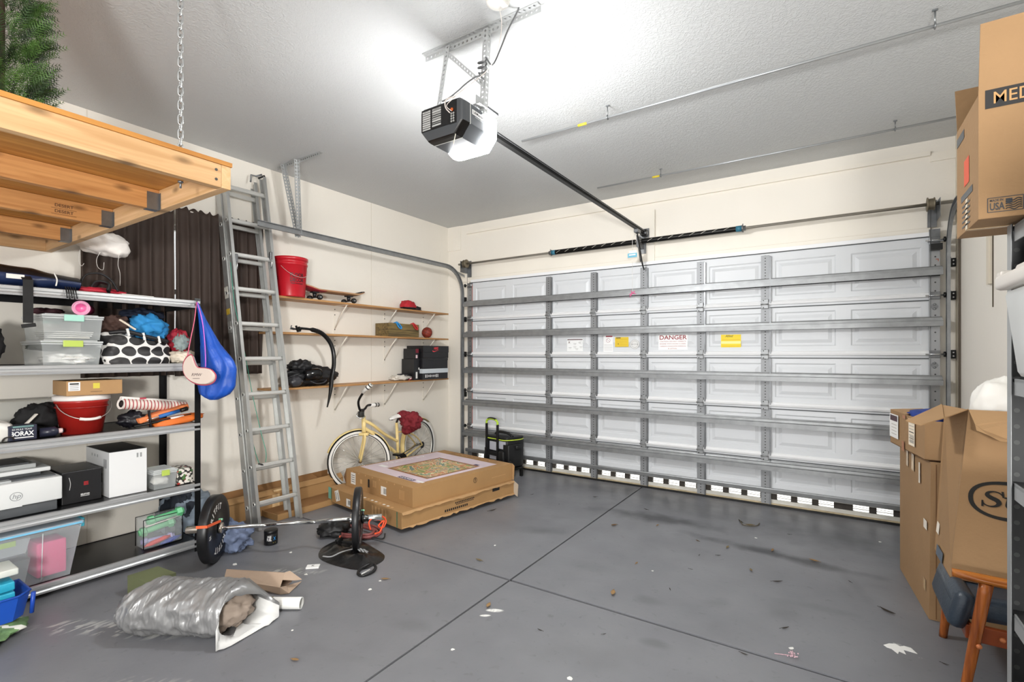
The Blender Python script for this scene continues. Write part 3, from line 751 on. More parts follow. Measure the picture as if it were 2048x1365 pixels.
b.extr([(-.016, 0), (.016, 0), (.016, .004), (.003, .004), (.003, .036), (.012, .036), (.012, .04), (-.012, .04), (-.012, .036), (-.003, .036), (-.003, .004), (-.016, .004)], (OX, 2.03, 2.751), (OX, 5.27, 2.751), XV, ZV)
for i in range(300): pass
b.bb(OX+.014, OX+.018, 2.25, 5.2, 2.775, 2.779, 1)
for i in range(110): b.bb(OX+.0135, OX+.0185, 2.26+i*.0265, 2.272+i*.0265, 2.779, 2.785, 2)
b.build('rail', t, label='long black rail with a drive belt')
b = B(BLACKM, GALVD)
b.box((OX, 5.24, 2.765), (.06, .06, .07), 0, bev=.004); b.box((OX, 5.272, 2.77), (.08, .006, .1), 1); b.cyl((OX-.04, 5.22, 2.76), (OX+.04, 5.22, 2.76), .018, n=14, m=1)
b.build('header_bracket', t)
b = B(GALVD, BLACKM, M('c43a3a', .5), M('6fb7cf', .5), M('e8e8e4', .5))
ty = 5.0
b.box((OX, ty, 2.735), (.045, .09, .035), 0, bev=.003); b.tube(curve_pts([(OX, ty, 2.72), (OX+.005, ty+.05, 2.6), (OX+.01, ty+.13, 2.42), (OX+.012, ty+.19, 2.36)], 5), .008, 6, 1, flat=.5)
b.cyl((OX-.012, ty+.02, 2.70), (OX-.012, ty+.14, 2.44), .006, m=0, n=8); b.bb(OX-.06, OX-.0, DF-.06, DF-.025, 2.30, 2.40, 0) if False else None
b.build('trolley_arm', t, label='black curved arm linking the rail to the door')
b = B(M('e2e0da', .6), M('6fb3cc', .5), M('e06a9a', .5), M('f0f0ee', .5))
cx, cy = OX-.045, ty-.02
b.tube([(cx+.03, ty, 2.72), (cx, cy, 2.66), (cx, cy, 2.47)], .0022, 5, 0); b.tube([(cx, cy, 2.42), (cx, cy, 2.10)], .0015, 5, 0)
b.box((cx+.005, cy, 2.50), (.075, .003, .07), 3); b.box((cx, cy-.002, 2.485), (.1, .003, .045), 1); b.box((cx, cy-.004, 2.49), (.07, .001, .012), 3)
for k in range(7): a = k*.9; b.tube([(cx, cy, 2.09), (cx+.035*math.cos(a), cy+.015*math.sin(a), 2.08+.03*math.sin(a*1.7))], .005, 5, 2)
b.build('release_cord', t, label='thin release cord with a blue tag and pink bow')
b = B(perf_mat('c2c4c4', v0=.017, rad=.007, metal=.5, rough=.45)); t2 = thing('opener_hanger', 'perforated angle iron frame holding the opener to the ceiling', 'bracket', (OX, 2.17, 2.75))
b.angle((-2.03, 2.175, CH-.002), (-1.24, 2.175, CH-.002), -ZV, -YV, .034, .003); b.build('ceiling_angle', t2)
PB = perf_mat('c2c4c4', v0=.016, rad=.007, metal=.5, rough=.45)
for n_, a_, c_ in (('drop_angle', (-1.855, 2.150, CH-.012), (-1.845, 2.04, 2.72)), ('drop_angle', (-1.555, 2.150, CH-.012), (-1.535, 2.085, 2.72))):
    b = B(PB); b.angle(a_, c_, XV*(1 if a_[0] < -1.7 else -1), YV, .032, .003); b.build(n_, t2)
b = B(PB); b.strip((-1.85, 2.146, CH-.05), (-1.545, 2.10, 2.88), ZV, -YV, .034, .003); b.build('cross_brace', t2)
for x in (-1.837, -1.545):
    b = B(PERF); b.bb(x-.022, x+.022, 2.03, 2.10, 2.752, 2.756); b.bb(x-.002, x+.002, 2.03, 2.10, 2.752, 2.80); b.build('mounting_foot', t2)
# wires to the opener
b = B(M('5e5f60', .5))
kx, ky, kz = -1.545, 2.085, 2.98
pts = [P(1041, 0, Y=2.13), P(1036, 20, Y=2.13), P(1015, 62, Y=2.12), P(1000, 100, Y=2.10), P(985, 130, Y=2.08)]
for i in range(26): a = i*.62; pts.append(Vector((kx+.026*math.cos(a), ky+.014*math.sin(a), kz+.03-i*.0026)))
pts += [P(968, 160, Y=2.06), P(957, 152, Y=2.04), P(935, 165, Y=2.0), P(915, 183, Y=1.96), P(897, 197, Y=1.92), P(884, 203, Y=1.90)]
b.tube(curve_pts(pts, 4), .0042, 6); b.tube([P(1046, -30, Y=2.12), P(1042, -2, Y=2.13), P(1040, 12, Y=2.13)], .009, 8)
tag(b.build('power_cord'), 'grey power cord coiled around the opener hanger', 'cord')
b = B(M('d8cfc8', .5), M('b0604a', .5))
b.tube(curve_pts([P(997, 12, Z=CH-.02), P(1003, 40, Y=2.05), P(1001, 75, Y=2.05), P(990, 115, Y=2.05), P(975, 140, Y=2.06), P(955, 158, Y=2.02), P(928, 178, Y=1.95), P(905, 198, Y=1.90), P(893, 212, Y=1.905), P(903, 222, Y=1.915)], 5), .002, 5, 0)
b.tube(curve_pts([P(928, 178, Y=1.945), P(910, 192, Y=1.90), P(892, 200, Y=1.9), P(891, 215, Y=1.905), P(900, 226, Y=1.915)], 5), .003, 5, 0)
tag(b.build('bell_wire'), 'thin pale bell wire running from the ceiling to the opener terminals', 'wire')
b = B(M('d8d4c4', .5)); b.tube(curve_pts([(OX+.105, 1.92, 2.565), (OX+.10, 1.915, 2.53), (OX+.093, 1.915, 2.50), (OX+.095, 1.915, 2.475)], 4), .0022, 5)
b.build('antenna_wire', t, label='short pale antenna wire')
# ceiling outlet with round cover
b = B(M('e6e4de', .4)); b.lathe([(.0, .0), (.062, .0), (.058, -.02), (.04, -.032), (.0, -.034)], (-1.40, 2.02, CH-.001), n=24); b.box((-1.37, 2.02, CH-.035), (.035, .05, .012), 0, bev=.003)
tag(b.build('ceiling_outlet'), 'round white ceiling outlet above the door opener', 'outlet')
b = B(M('efefec', .5)); b.cyl((-.922, 1.9, 2.77), (-.922, 1.9, CH-.001), .0016, n=6); b.lathe([(.003, .0), (.008, -.004), (.0065, -.03), (.003, -.035)], (-.922, 1.9, 2.77), n=10)
tag(b.build('pull_cord'), 'thin white pull cord with small knob hanging from the ceiling', 'cord')
# rods hung from the ceiling
PIPE = M('a9acae', .35, .6)
for y, z, x0, hang, lab, ylab in ((3.31, 3.145, -2.06, (-1.34, .45), 'thin grey metal rod hung below the ceiling, nearer the camera', (-1.57, -1.50)),
                            (4.72, 3.165, -2.02, (-1.37, .41), 'thin grey metal rod hung below the ceiling, nearer the garage door', (-1.45, -1.38))):
    t = thing('ceiling_rod', lab, 'rod', (-.6, y, z))
    b = B(PIPE); b.cyl((x0, y, z), (RX-.003, y, z), .0085, n=10); b.build('pipe', t)
    b = B(M('d9c233', .5)); b.cyl((ylab[0], y, z), (ylab[1], y, z), .0095, n=10); b.build('label_wrap', t, label='yellow label wrap')
    for x in hang:
        b = B(M('8f9294', .3, .8)); b.cyl((x, y, z+.012), (x, y, CH-.001), .004, n=8)
        b.tube([Vector((x, y+.014*math.cos(i*PI/8), z+.014*math.sin(i*PI/8))) for i in range(16)], .004, 6, closed=True); b.bb(x-.012, x+.012, y-.004, y+.004, CH-.01, CH-.001)
        b.build('hook', t)

# ---------------- overhead deck ----------------
DXF, DYE, DZ, DH = -2.16, 1.105, 2.155, .097
PINE = wood('cfa97c', 'b88e5f', 1, 1, knots=1); PINEX = wood('ddb88c', 'c69e6e', 0, 1, knots=1); PLY = wood('c98f45', 'a86f30', 1, .8)
PINEJ = wood('c9935a', 'ab7440', 1, 1.1, knots=1)  # same pine for the joists, warm light put into its darker orange tone
STAMP = M('5a3a22', .7)
t = thing('overhead_storage_deck', 'pine framed storage platform hung near the ceiling on chains', 'storage platform', (-3.3, .2, DZ))
b = B(PINE, M('6a6a6a', .3, .8)); b.bb(DXF-.038, DXF, -1.0, DYE-.039, DZ, DZ+DH, 0, bev=.002)
for z in (.03, .07): b.lathe([(.006, 0), (.006, .0015)], (DXF, DYE-.06, DZ+z), n=10, m=1, axis=(1, 0, 0))
b.build('front_beam', t)
b = B(PINEX); b.bb(WX+.003, DXF, DYE-.038, DYE, DZ, DZ+DH, 0, bev=.002); b.build('end_beam', t)
b = B(PINE); b.bb(WX+.003, WX+.041, -1.0, DYE-.039, DZ, DZ+DH, 0); b.build('ledger_board', t)
b = B(PLY); b.bb(WX+.003, DXF+.004, -1.0, DYE+.004, DZ+DH+.0005, DZ+DH+.018); b.build('plywood_top', t)
for i, (px, py) in enumerate(((311, 419), (227, 454), (148, 485))):
    x = P(px, py, Z=DZ).x
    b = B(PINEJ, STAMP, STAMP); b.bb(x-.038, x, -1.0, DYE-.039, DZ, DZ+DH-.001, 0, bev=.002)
    if i == 1:
        for yy in (.42, .86):
            for r_ in range(2):
                b.text('DESERT', (x+.0003, yy, DZ+.06-.03*r_), YV, ZV, .022, 1, bold=.02)
                b.tube([(x+.001, yy-.05, DZ+.045-.03*r_), (x+.001, yy+.05, DZ+.045-.03*r_)], .0008, 4, 1)
    jo_ = b.build('joist', t)
    b = B(GALVD); b.bb(x-.04, x-.0385, DYE-.09, DYE-.039, DZ-.001, DZ+.08); b.bb(x+.0005, x+.002, DYE-.09, DYE-.039, DZ-.001, DZ+.08); b.bb(x-.04, x+.002, DYE-.09, DYE-.039, DZ-.003, DZ-.0005); b.bb(x-.055, x+.018, DYE-.0395, DYE-.0385, DZ, DZ+.08)
    b.build('joist_hanger', jo_)
# chain
cp = P(361, 305, Z=DZ+DH+.018)
def chain(x, y, z0, z1, lab):
    t = thing('hanging_chain', lab, 'chain', (x, y, z0))
    LK = .042; n = int((z1-z0)/(LK*.70))
    b0 = None
    for i in range(n):
        zc = z0+.015+i*LK*.70
        pts = []
        for k in range(12):
            a = k*PI/6; pts.append((.0085*math.cos(a), 0, .0105*math.sin(a)+math.copysign(.0105, math.sin(a) if abs(math.sin(a)) > .01 else 1)))
        b = B(STEEL); 
        b.tube([Vector((x+(p[0] if i % 2 else p[0]*.35), y+(0 if i % 2 else p[0]*.93), zc+p[2])) for p in pts], 0.0028, 6, closed=True)
        b.build('link', t)
    b = B(STEEL); b.cyl((x, y, z1-.03), (x, y, z1), .004); b.cyl((x, y, z0-.0), (x, y, z0+.012), .004); b.build('eye_bolt', t)
chain(cp.x, cp.y, DZ+DH+.0185, CH-.001, 'bright steel chain hanging from the ceiling to the pine deck corner')
b = B(GALVD); b.cyl((cp.x, cp.y, DZ-.03), (cp.x, cp.y, DZ), .004); b.lathe([(.01, 0), (.01, .006)], (cp.x, cp.y, DZ-.008), n=6); b.build('chain_bolt', bpy.data.objects['overhead_storage_deck'])

# artificial cypress on the deck
t = thing('artificial_cypress', 'green feathery artificial tree standing on the pine deck', 'artificial plant', (-2.62, .50, DZ+DH+.019))
b = B(M('3a2a1c', .8)); b.cyl((-2.62, .50, DZ+DH+.02), (-2.62, .50, 3.1), .008, n=8); b.lathe([(.08, 0), (.10, .14), (.09, .14), (.085, .12)], (-2.62, .50, DZ+DH+.02), n=16); b.build('trunk', t)
b = B(M('2a431d', .6, var=.25, vs=20), M('46682a', .6, var=.2, vs=20), M('16240f', .6))
rnd = random.Random(3)
for i in range(1250):
    z = 2.29+rnd.random()*.84; k = (z-2.29)/.84; R_ = .215*(1-.35*k)*(.35+.65*rnd.random()**.5)
    a = rnd.random()*2*PI; c0 = Vector((-2.62+R_*.55*math.cos(a), .50+R_*.55*math.sin(a), z-.03))
    d = Vector((math.cos(a)*.8, math.sin(a)*.8, .35+rnd.random()*.6)).normalized(); L_ = .06+.06*rnd.random()
    a1, b1 = basis(d); tw = rnd.random()*PI; a1 = a1*math.cos(tw)+b1*math.sin(tw); n1 = d.cross(a1); mi = rnd.choice((0, 0, 1, 1, 2))
    tip = c0+d*L_+Vector((0, 0, -.01))
    st = b.v(c0); 
    for q in range(9):
        f_ = (q+1)/10; pc = c0+d*L_*f_; wd = .030*(1-f_*.75)
        for s_ in (-1, 1):
            e = pc+a1*s_*wd+d*wd*.9+n1*(rnd.random()-.5)*.015
            b.f([b.v(pc-d*.0022), b.v(pc+d*.0022), b.v(e)], mi)
    b.f([b.v(c0-a1*.001), b.v(c0+a1*.001), b.v(tip)], mi)
b.build('foliage', t)
# ---------------- window and curtains ----------------
wt = thing('window_1', 'x', 'x', (WX, 1.92, 1.42)); del wt['label'], wt['category']; struct(wt)
b = B(WHITEP); y0, y1, z0, z1 = WIN
for a in ((y0, y0+.04, z0, z1), (y1-.04, y1, z0, z1), (y0, y1, z0, z0+.04), (y0, y1, z1-.04, z1), (y0, y1, (z0+z1)/2-.02, (z0+z1)/2+.02)): b.bb(WX-.1, WX-.04, a[0], a[1], a[2], a[3])
wf_ = b.build('window_frame', wt)
b = B(M('eef4f6', .05, alpha=.25)); b.bb(WX-.075, WX-.07, y0+.04, y1-.04, z0+.04, z1-.04); b.build('window_glass', wf_)
CURT = M('3d3029', .75, var=.18, vs=5, stretch=(1, 1, .25))
def curtain(y0, y1, z0, z1, label, nf, seed):
    b = B(CURT, M('8a8276', .4, .5)); so = seed*5
    def fn(u, v):
        y = y0+(y1-y0)*u; z = z1-(z1-z0)*v
        a = u*nf*2*PI+.8*math.sin(v*2+seed)+.6*noise.noise(Vector((u*4, v*2, so)))
        amp = .018*(.35+.65*v)+.006
        if v < .035: amp *= .6
        return Vector((WX+.045+amp*math.sin(a)+.008*noise.noise(Vector((u*9, v*3, so))), y+.006*math.cos(a), z+(.012*math.sin(u*nf*2*PI*1.3) if v == 0 else 0)))
    b.grid(fn, nf*12, 36)
    tag(b.build('curtain', solid=.003), label, 'curtain', None)
curtain(1.245, 1.838, 1.28, 2.62, 'dark brown curtain panel left of the bright slit, behind the shelves', 7, 1)
curtain(1.852, 2.585, 1.27, 2.665, 'dark brown curtain panel behind the aluminium ladder', 9, 2)
b = B(M('d8d4cc', .4)); b.cyl((WX+.03, 1.2, 2.645), (WX+.03, 2.62, 2.645), .008); b.bb(WX+.001, WX+.02, 1.28, 1.3, 2.62, 2.67); b.bb(WX+.001, WX+.02, 2.596, 2.616, 2.62, 2.67)
tag(b.build('curtain_rod'), 'pale curtain rod above the brown curtains', 'rod')

# ---------------- aluminium extension ladder ----------------
ALU = M('bfc0be', .36, .7, var=.06, vs=12); ALUD = M('a8a9a7', .4, .7); ALUW = M('d8d8d4', .4, .6)
lt = thing('extension_ladder', 'tall aluminium extension ladder leaning against the brown curtain', 'ladder', (-4.0, 2.42, 0))
F1a = P(514, 1062, Z=0); F1b = P(600, 1036, Z=0)
T1a = Vector((WX+.10, 2.20, 3.00)); T1b = Vector((WX+.10, 2.565, 3.09))
def ladder_section(Fa, Fb, Ta, Tb, nr, z_first, name, sgn, holes):
    for F_, T_, s_ in ((Fa, Ta, 1), (Fb, Tb, -1)):
        d = (T_-F_).normalized(); lat = (Fb-Fa).normalized(); nrm = lat.cross(d).normalized()
        if nrm.x < 0: nrm = -nrm
        b = B(ALU, BLACK, ALUW); lat2 = d.cross(nrm).normalized()*(1 if d.cross(nrm).dot(lat) > 0 else -1)
        L_ = lat2*s_
        # channel open to the outside
        b.extr([(-.004, -.036), (-.004, .036), (.022, .036), (.022, .031), (0, .031), (0, -.031), (.022, -.031), (.022, -.036)], F_, T_, L_, nrm, 0)
        tot = (T_-F_).length; k0 = z_first
        for i in range(nr):
            p = F_+d*(k0+i*.3048)
            if (p-F_).length > tot: break
            b.lathe([(.019, 0), (.019, .006), (.013, .006), (.012, .001), (.001, .001)], p-L_*.004, n=14, m=2, axis=-L_); b.lathe([(.0118, 0), (.0118, .0025)], p-L_*.0045, n=12, m=1, axis=-L_)
        b.build('side_rail', lt)
    for i in range(nr):
        da = (Ta-Fa).normalized(); db = (Tb-Fb).normalized(); lat = (Fb-Fa).normalized(); nrm = lat.cross(da).normalized()
        if nrm.x < 0: nrm = -nrm
        pa = Fa+da*(z_first+i*.3048); pb = Fb+db*(z_first+i*.3048)
        if (pa-Fa).length > (Ta-Fa).length: break
        b = B(ALUW); b.extr([(-.018, -.012), (-.018, .012), (-.006, .017), (.012, .017), (.018, .008), (.018, -.008), (.012, -.017), (-.006, -.017)], pa, pb, nrm, da, 0, cap=True)
        for q in (-.004, .008): b.extr([(-.0185, q), (-.0185, q+.003), (.0185, q+.003), (.0185, q)], pa, pb, nrm, da, 0)
        b.build('rung', lt)
ladder_section(F1a, F1b, T1a, T1b, 10, .21, 'fly', 1, True)
sh = Vector((-.075, 0, 0)); y_in = Vector((0, -.02, 0))
ladder_section(F1a+Vector((-.092, -.012, .0)), F1b+Vector((-.092, -.045, .0)), T1a+Vector((-.075, -.012, 0)), T1b+Vector((-.075, -.045, -.05)), 10, .17, 'base', 1, True)
b = B(BLACK, GALVD)
b.tube([T1b+Vector((.03, -.03, .02)), T1b+Vector((.0, -.07, .0)), T1b+Vector((-.03, -.10, .01)), T1b+Vector((-.02, -.11, -.06))], .008, 6, 1); b.tube([T1b+Vector((.02, -.0, .02)), T1b+Vector((.0, -.05, -.015))], .009, 6, 0)
b.build('rail_guide', lt)
m1 = F1a+(T1a-F1a)*.76; m2 = F1b+(T1b-F1b)*.76
b = B(GALVD, STEEL)
for p in (m1+Vector((.03, .03, 0)), m2+Vector((.03, -.03, 0))):
    b.box(p, (.03, .02, .07), 0, bev=.003); b.tube(curve_pts([p+Vector((0, 0, -.02)), p+Vector((.02, 0, -.06)), p+Vector((.0, 0, -.11)), p+Vector((-.02, 0, -.07))], 4), .005, 6, 1)
b.build('rung_lock', lt)
TEAL = M('3f9c84', .6)
b = B(TEAL, BLACK)
b.tube(curve_pts([P(461, 525, X=-4.26), P(468, 600, X=-4.22), P(478, 650, X=-4.2), P(492, 720, X=-4.17), P(505, 790, X=-4.13), P(522, 865, X=-4.06), P(532, 905, X=-4.03), P(531, 925, X=-4.03)], 5), .0028, 5)
b.tube(curve_pts([P(505, 882, X=-4.06), P(512, 910, X=-4.05), P(518, 927, X=-4.04)], 5), .0028, 5)
b.tube(curve_pts([P(516, 929, X=-4.03), P(523, 930, X=-4.02), P(530, 932, X=-4.03)], 3), .009, 6, 1)
b.build('rope', lt, label='thin green pull rope')
b = B(M('c9c7bd', .5), M('c7a93a', .5), M('8a8a86', .5))
d = (T1a-F1a).normalized()
for k, (q, m_, h_) in enumerate(((.66, 0, .10), (.605, 1, .05), (.56, 2, .10))):
    p = F1a+Vector((-.092, -.012, 0))+(T1a-F1a)*q; b.box(p+Vector((0, -.0055, 0)), (.05, .002, h_), m_, rot=Ry(math.atan2(d.x, d.z)))
b.build('rail_sticker', lt, label='worn safety stickers on the rail')

# ---------------- three wall shelves ----------------
SHW = wood('c79a66', 'a97a48', 1, 1.2)
BRK = M('ece6da', .45)
shelf_z = ((1.998, 2.60), (1.660, 2.56), (1.130, 2.56))
SHX = -4.30
names = ('top', 'middle', 'bottom')
for (z, y0), nm in zip(shelf_z, names):
    t = thing('wooden_shelf', {'top': 'narrow wooden wall shelf holding the red bucket, topmost of three', 'middle': 'narrow wooden wall shelf under the basketball, middle of three', 'bottom': 'narrow wooden wall shelf under the shoe boxes, lowest of three'}[nm], 'shelf', (-4.42, 3.8, z-.02), 'wooden wall shelves on the left wall')
    b = B(SHW); b.bb(WX+.002, SHX, y0, 5.045, z-.019, z, 0, bev=.0015); b.build('board', t)
    for y in (3.42, 4.13, 4.80):
        b = B(BRK, M('33302c', .6)); zt = z-.0195
        b.bb(WX+.001, WX+.005, y-.012, y+.012, zt-.30, zt); b.bb(WX+.001, SHX-.02, y-.012, y+.012, zt-.004, zt)
        b.tube([(WX+.006, y, zt-.25), (WX+.12, y, zt-.09), (SHX-.03, y, zt-.006)], .006, 6, 0) if nm != 'bottom' else b.tube([(WX+.006, y, zt-.27), (SHX-.03, y, zt-.006)], .006, 6, 0)
        for q in (.04, .1, .26): b.lathe([(.006, 0), (.006, .003)], (WX+.005, y, zt-q), n=8, m=1, axis=(1, 0, 0))
        b.build('bracket', t)

# ---------------- black steel shelving on the left ----------------
SX0, SX1, SY1 = -4.50, -3.91, 1.782
SY0 = -.05
RACK = M('151617', .38, .4, var=.15, vs=30); BEAM = M('c2c4c5', .35, .55, var=.03, vs=4); DECKB = M('17181a', .3, .1, var=.2, vs=12)
rt = thing('metal_shelving_unit', 'five tier black steel shelving unit with silver shelf edges', 'shelving unit', (-4.2, .85, 0))
for x, y in ((SX1, SY1), (SX0, SY1), (SX1, SY0), (SX0, SY0)):
    sx = -1 if x == SX1 else 1; sy = -1 if y == SY1 else 1
    b = B(RACK, M('6d7072', .3, .6)); b.extr([(0, 0), (.04, 0), (.04, .003), (.003, .003), (.003, .04), (0, .04)], (x, y, 0), (x, y, 1.86), XV*sx, YV*sy, 0)
    b.bb(min(x, x+sx*.004), max(x, x+sx*.004), min(y, y+sy*.04), max(y, y+sy*.04), 1.80 if sx < 0 and y == SY1 else 1.85, 1.861, 1)
    b.build('upright', rt)
SHELF_Z = [.085, .50, .945, 1.385, 1.845]
for i, z in enumerate(SHELF_Z):
    b = B(DECKB, BEAM, M('6c6f71', .4, .6)); h = .055
    b.bb(SX0+.004, SX1-.012, SY0+.004, SY1-.004, z-.012, z-.004, 0)
    # silver front edge: two rolled ribs with a groove
    pr = [(0, -h), (.012, -h), (.014, -h+.012), (.008, -h+.02), (.008, -.026), (.014, -.02), (.014, -.004), (.008, 0), (-.012, 0), (-.012, -.006), (0, -.006)]
    b.extr(pr, (SX1-.012, SY0+.004, z), (SX1-.012, SY1-.004, z), XV, ZV, 1)
    b.bb(SX0+.004, SX0+.01, SY0, SY1, z-h, z, 0); b.bb(SX0+.004, SX1-.012, SY1-.01, SY1-.004, z-h, z, 0)
    b.build('shelf', rt)
# ================= contents of the steel shelving =================
Z5, Z4, Z3, Z2, Z1 = [z-.0035 for z in SHELF_Z[::-1]]       # resting heights, top to bottom
FX = -3.93
# ---- top shelf ----
NAVY = M('1d2a4c', .35, var=.2, vs=9)
t = thing('folded_camp_chair', 'navy and black folded camping chair in its bag on the top steel shelf', 'camping chair', (-4.05, .85, Z5))
b = B(NAVY, M('17171a', .3, var=.25, vs=8), M('e9e7e0', .5))
def f_(u, v):
    y = .55+.56*v; a = u*2*PI; tp = 1-.35*max(0, v-.6)/.4
    rx = .15*tp; rz_ = .066*tp*(1+.25*noise.noise(Vector((u*3, v*5, 1))))
    return Vector((-4.07+rx*math.cos(a)*(1+.1*noise.noise(Vector((u*4, v*6, 3)))), y, Z5+.062+rz_*math.sin(a)*(1.15 if math.sin(a) > 0 else 1)-.012*v))
b.grid(f_, 28, 22, 0, wrapu=True, mfn=lambda u, v: 1 if (.02 < u < .22 and v > .3) else 0)
b.box((-3.915, .80, Z5+.055), (.004, .075, .026), 2, rot=Ry(.12))
b.tube(curve_pts([(-3.93, .97, Z5+.1), (-3.915, .98, Z5+.06), (-3.915, .975, Z5+.02)], 4), .004, 5, 2)
b.build('bag_body', t)
b = B(M('141414', .7, var=.2, vs=40)); y = .845
for p0, p1, r in (((-3.965, y, Z5+.085), (-3.892, y, Z5+.04), 0), ((-3.892, y, Z5+.04), (-3.89, y+.006, Z5-.21), 0)):
    b.box((Vector(p0)+Vector(p1))/2, (.004, .044, (Vector(p0)-Vector(p1)).length), 0, rot=Ry(math.atan2(p0[0]-p1[0], p0[2]-p1[2])))
b.box((-3.888, y+.005, Z5-.225), (.012, .062, .022), 0, rot=Rx(.2), bev=.003); b.build('strap', t, label='black webbing strap hanging down with a buckle')
b = B(M('101012', .4)); 
for k in range(5): b.tube(curve_pts([(-3.91, 1.015+.012*k, Z5+.02), (-3.888, 1.017+.011*k, Z5-.01), (-3.887, 1.02+.012*k, Z5-.05-.006*(k % 2))], 3), .0035, 5)
b.build('drawcord_ends', t)
t = thing('resistance_band_bundle', 'red and black webbing bundle on the top steel shelf before the curtain', 'straps', (-4.10, 1.25, Z5))
b = B(M('c3263c', .6, var=.1, vs=9)); b.blob((-4.08, 1.22, Z5+.024), (.16, .30, .05), amp=.3, seed=4, n=14); b.build('red_pouch', t)
b = B(M('18181a', .55, var=.2, vs=20))
b.tube(curve_pts([(-4.05, 1.12, Z5+.04), (-4.05, 1.15, Z5+.12), (-4.03, 1.22, Z5+.14), (-4.02, 1.28, Z5+.10), (-4.0, 1.31, Z5+.03)], 6), .022, 8, flat=.3)
b.tube(curve_pts([(-4.06, 1.19, Z5+.02), (-4.03, 1.21, Z5+.08), (-4.0, 1.26, Z5+.07), (-3.98, 1.25, Z5+.02)], 6), .026, 8, flat=.35)
b.build('black_strap', t)
b = B(M('eceae4', .6)); b.box((-4.02, 1.40, Z5+.006), (.14, .19, .011), 0, rot=Rz(.1)); solo(b, 'notepad', 'flat white pad lying on the top steel shelf', 'notepad')
# sack hanging over the deck end
t = thing('white_sack', 'torn white plastic sack hanging from the end of the pine deck by the curtain', 'sack', (-4.25, 1.3, 2.12))
b = B(M('e8e2dc', .45, var=.06, vs=9, bump=.4, bs=18), M('e8c9c4', .5))
c0 = PW(205, 487, 3.48)
def f_(u, v):
    a = u*2*PI; th = v*PI; q = Vector((math.sin(th)*math.cos(a), math.sin(th)*math.sin(a), math.cos(th)))
    q = Vector([math.copysign(abs(k)**.7, k) for k in q]); k = 1+.22*noise.noise(q*2.2+Vector((3, 1, 4)))-.1*abs(noise.noise(q*6))
    rr = Vector((_R[0], _R[1], 0)); ff = Vector((_W[0], _W[1], 0))
    return c0+rr*(q.x*.165*k)+ZV*(q.z*.085*k-.12*q.x*.30)+ff*(q.y*.10*k)
b.grid(f_, 40, 22, 0, wrapu=True); b.build('sack_body', t)
for pts in ([(160, 500, 3.4), (157, 520, 3.4), (163, 532, 3.4), (168, 527, 3.4)], [(200, 505, 3.38), (193, 520, 3.38), (196, 535, 3.38), (206, 540, 3.38), (208, 525, 3.38)], [(238, 510, 3.38), (236, 530, 3.38), (240, 548, 3.38), (240, 572, 3.38)]):
    b = B(M('f2eee8', .6)); b.tube(curve_pts([PW(*q) for q in pts], 5), .0013, 5); b.build('loose_thread', t)

# ---- second shelf ----
clear_tub('latching_storage_box', 'clear plastic storage box with lime green latch, under the mint latched one', (-4.14, 1.06, Z4), (.42, .30, .158), M('b9cf5e', .4), group=None)
clear_tub('latching_storage_box', 'clear plastic storage box with mint latch, stacked on the lime latched one', (-4.14, 1.065, Z4+.159), (.42, .30, .158), M('a8dccb', .4), group=None)
cloth_blob('white_cloth', 'bundled white cloth inside the lower clear storage box', 'cloth', (-4.10, 1.08, Z4+.040), (.34, .24, .07), 'eeeeea', 3, flat=Z4+.006)
cloth_blob('dark_garment', 'dark folded garment at the back of the lower clear storage box', 'garment', (-4.25, 1.01, Z4+.115), (.12, .18, .05), '3c4038', 5, n=16)
b = B(M('dcdcd6', .5, alpha=.8)); 
for k in range(4): b.box((-4.1, 1.06, Z4+.172+.012*k), (.30-.02*k, .2, .008), 0, rot=Rz(.1*k-.1), bev=.002)
solo(b, 'stacked_papers', 'pale papers lying inside the upper clear storage box', 'papers')
t = thing('pink_tumbler', 'round pink lidded cup lying on the clear storage boxes', 'cup', (-4.0, 1.11, Z4+.318))
pc = Vector((-4.02, 1.125, Z4+.318+.046)); ax = Vector((.85, -.45, .0)).normalized()
b = B(M('b02a5c', .3), M('f07fb4', .3)); b.lathe([(.034, -.16), (.043, -.02), (.045, 0)], pc, n=24, m=0, axis=ax); b.build('cup_body', t)
b = B(M('f2a9c9', .3), M('f3609f', .3)); b.lathe([(.046, 0), (.047, .012), (.042, .014), (.040, .008), (.031, .006), (.028, .014), (.02, .018), (.0, .019)], pc, n=24, m=0, axis=ax); b.lathe([(.027, .0145), (.02, .0185), (0, .0195)], pc, n=20, m=1, axis=ax, cap=False); b.build('cup_lid', t, label='pink cup lid with pale rim')
cloth_blob('maroon_pouch', 'dark maroon pouch behind the pink cup on the storage boxes', 'pouch', (-4.17, .99, Z4+.318+.022), (.14, .16, .045), '3a1a22', 8, n=14, flat=Z4+.3195)
cloth_blob('black_tote', 'black fabric bag at the far left of the second shelf', 'bag', (-4.08, .70, Z4+.13), (.3, .16, .27), '161416', 9, amp=.25, flat=Z4+.002)
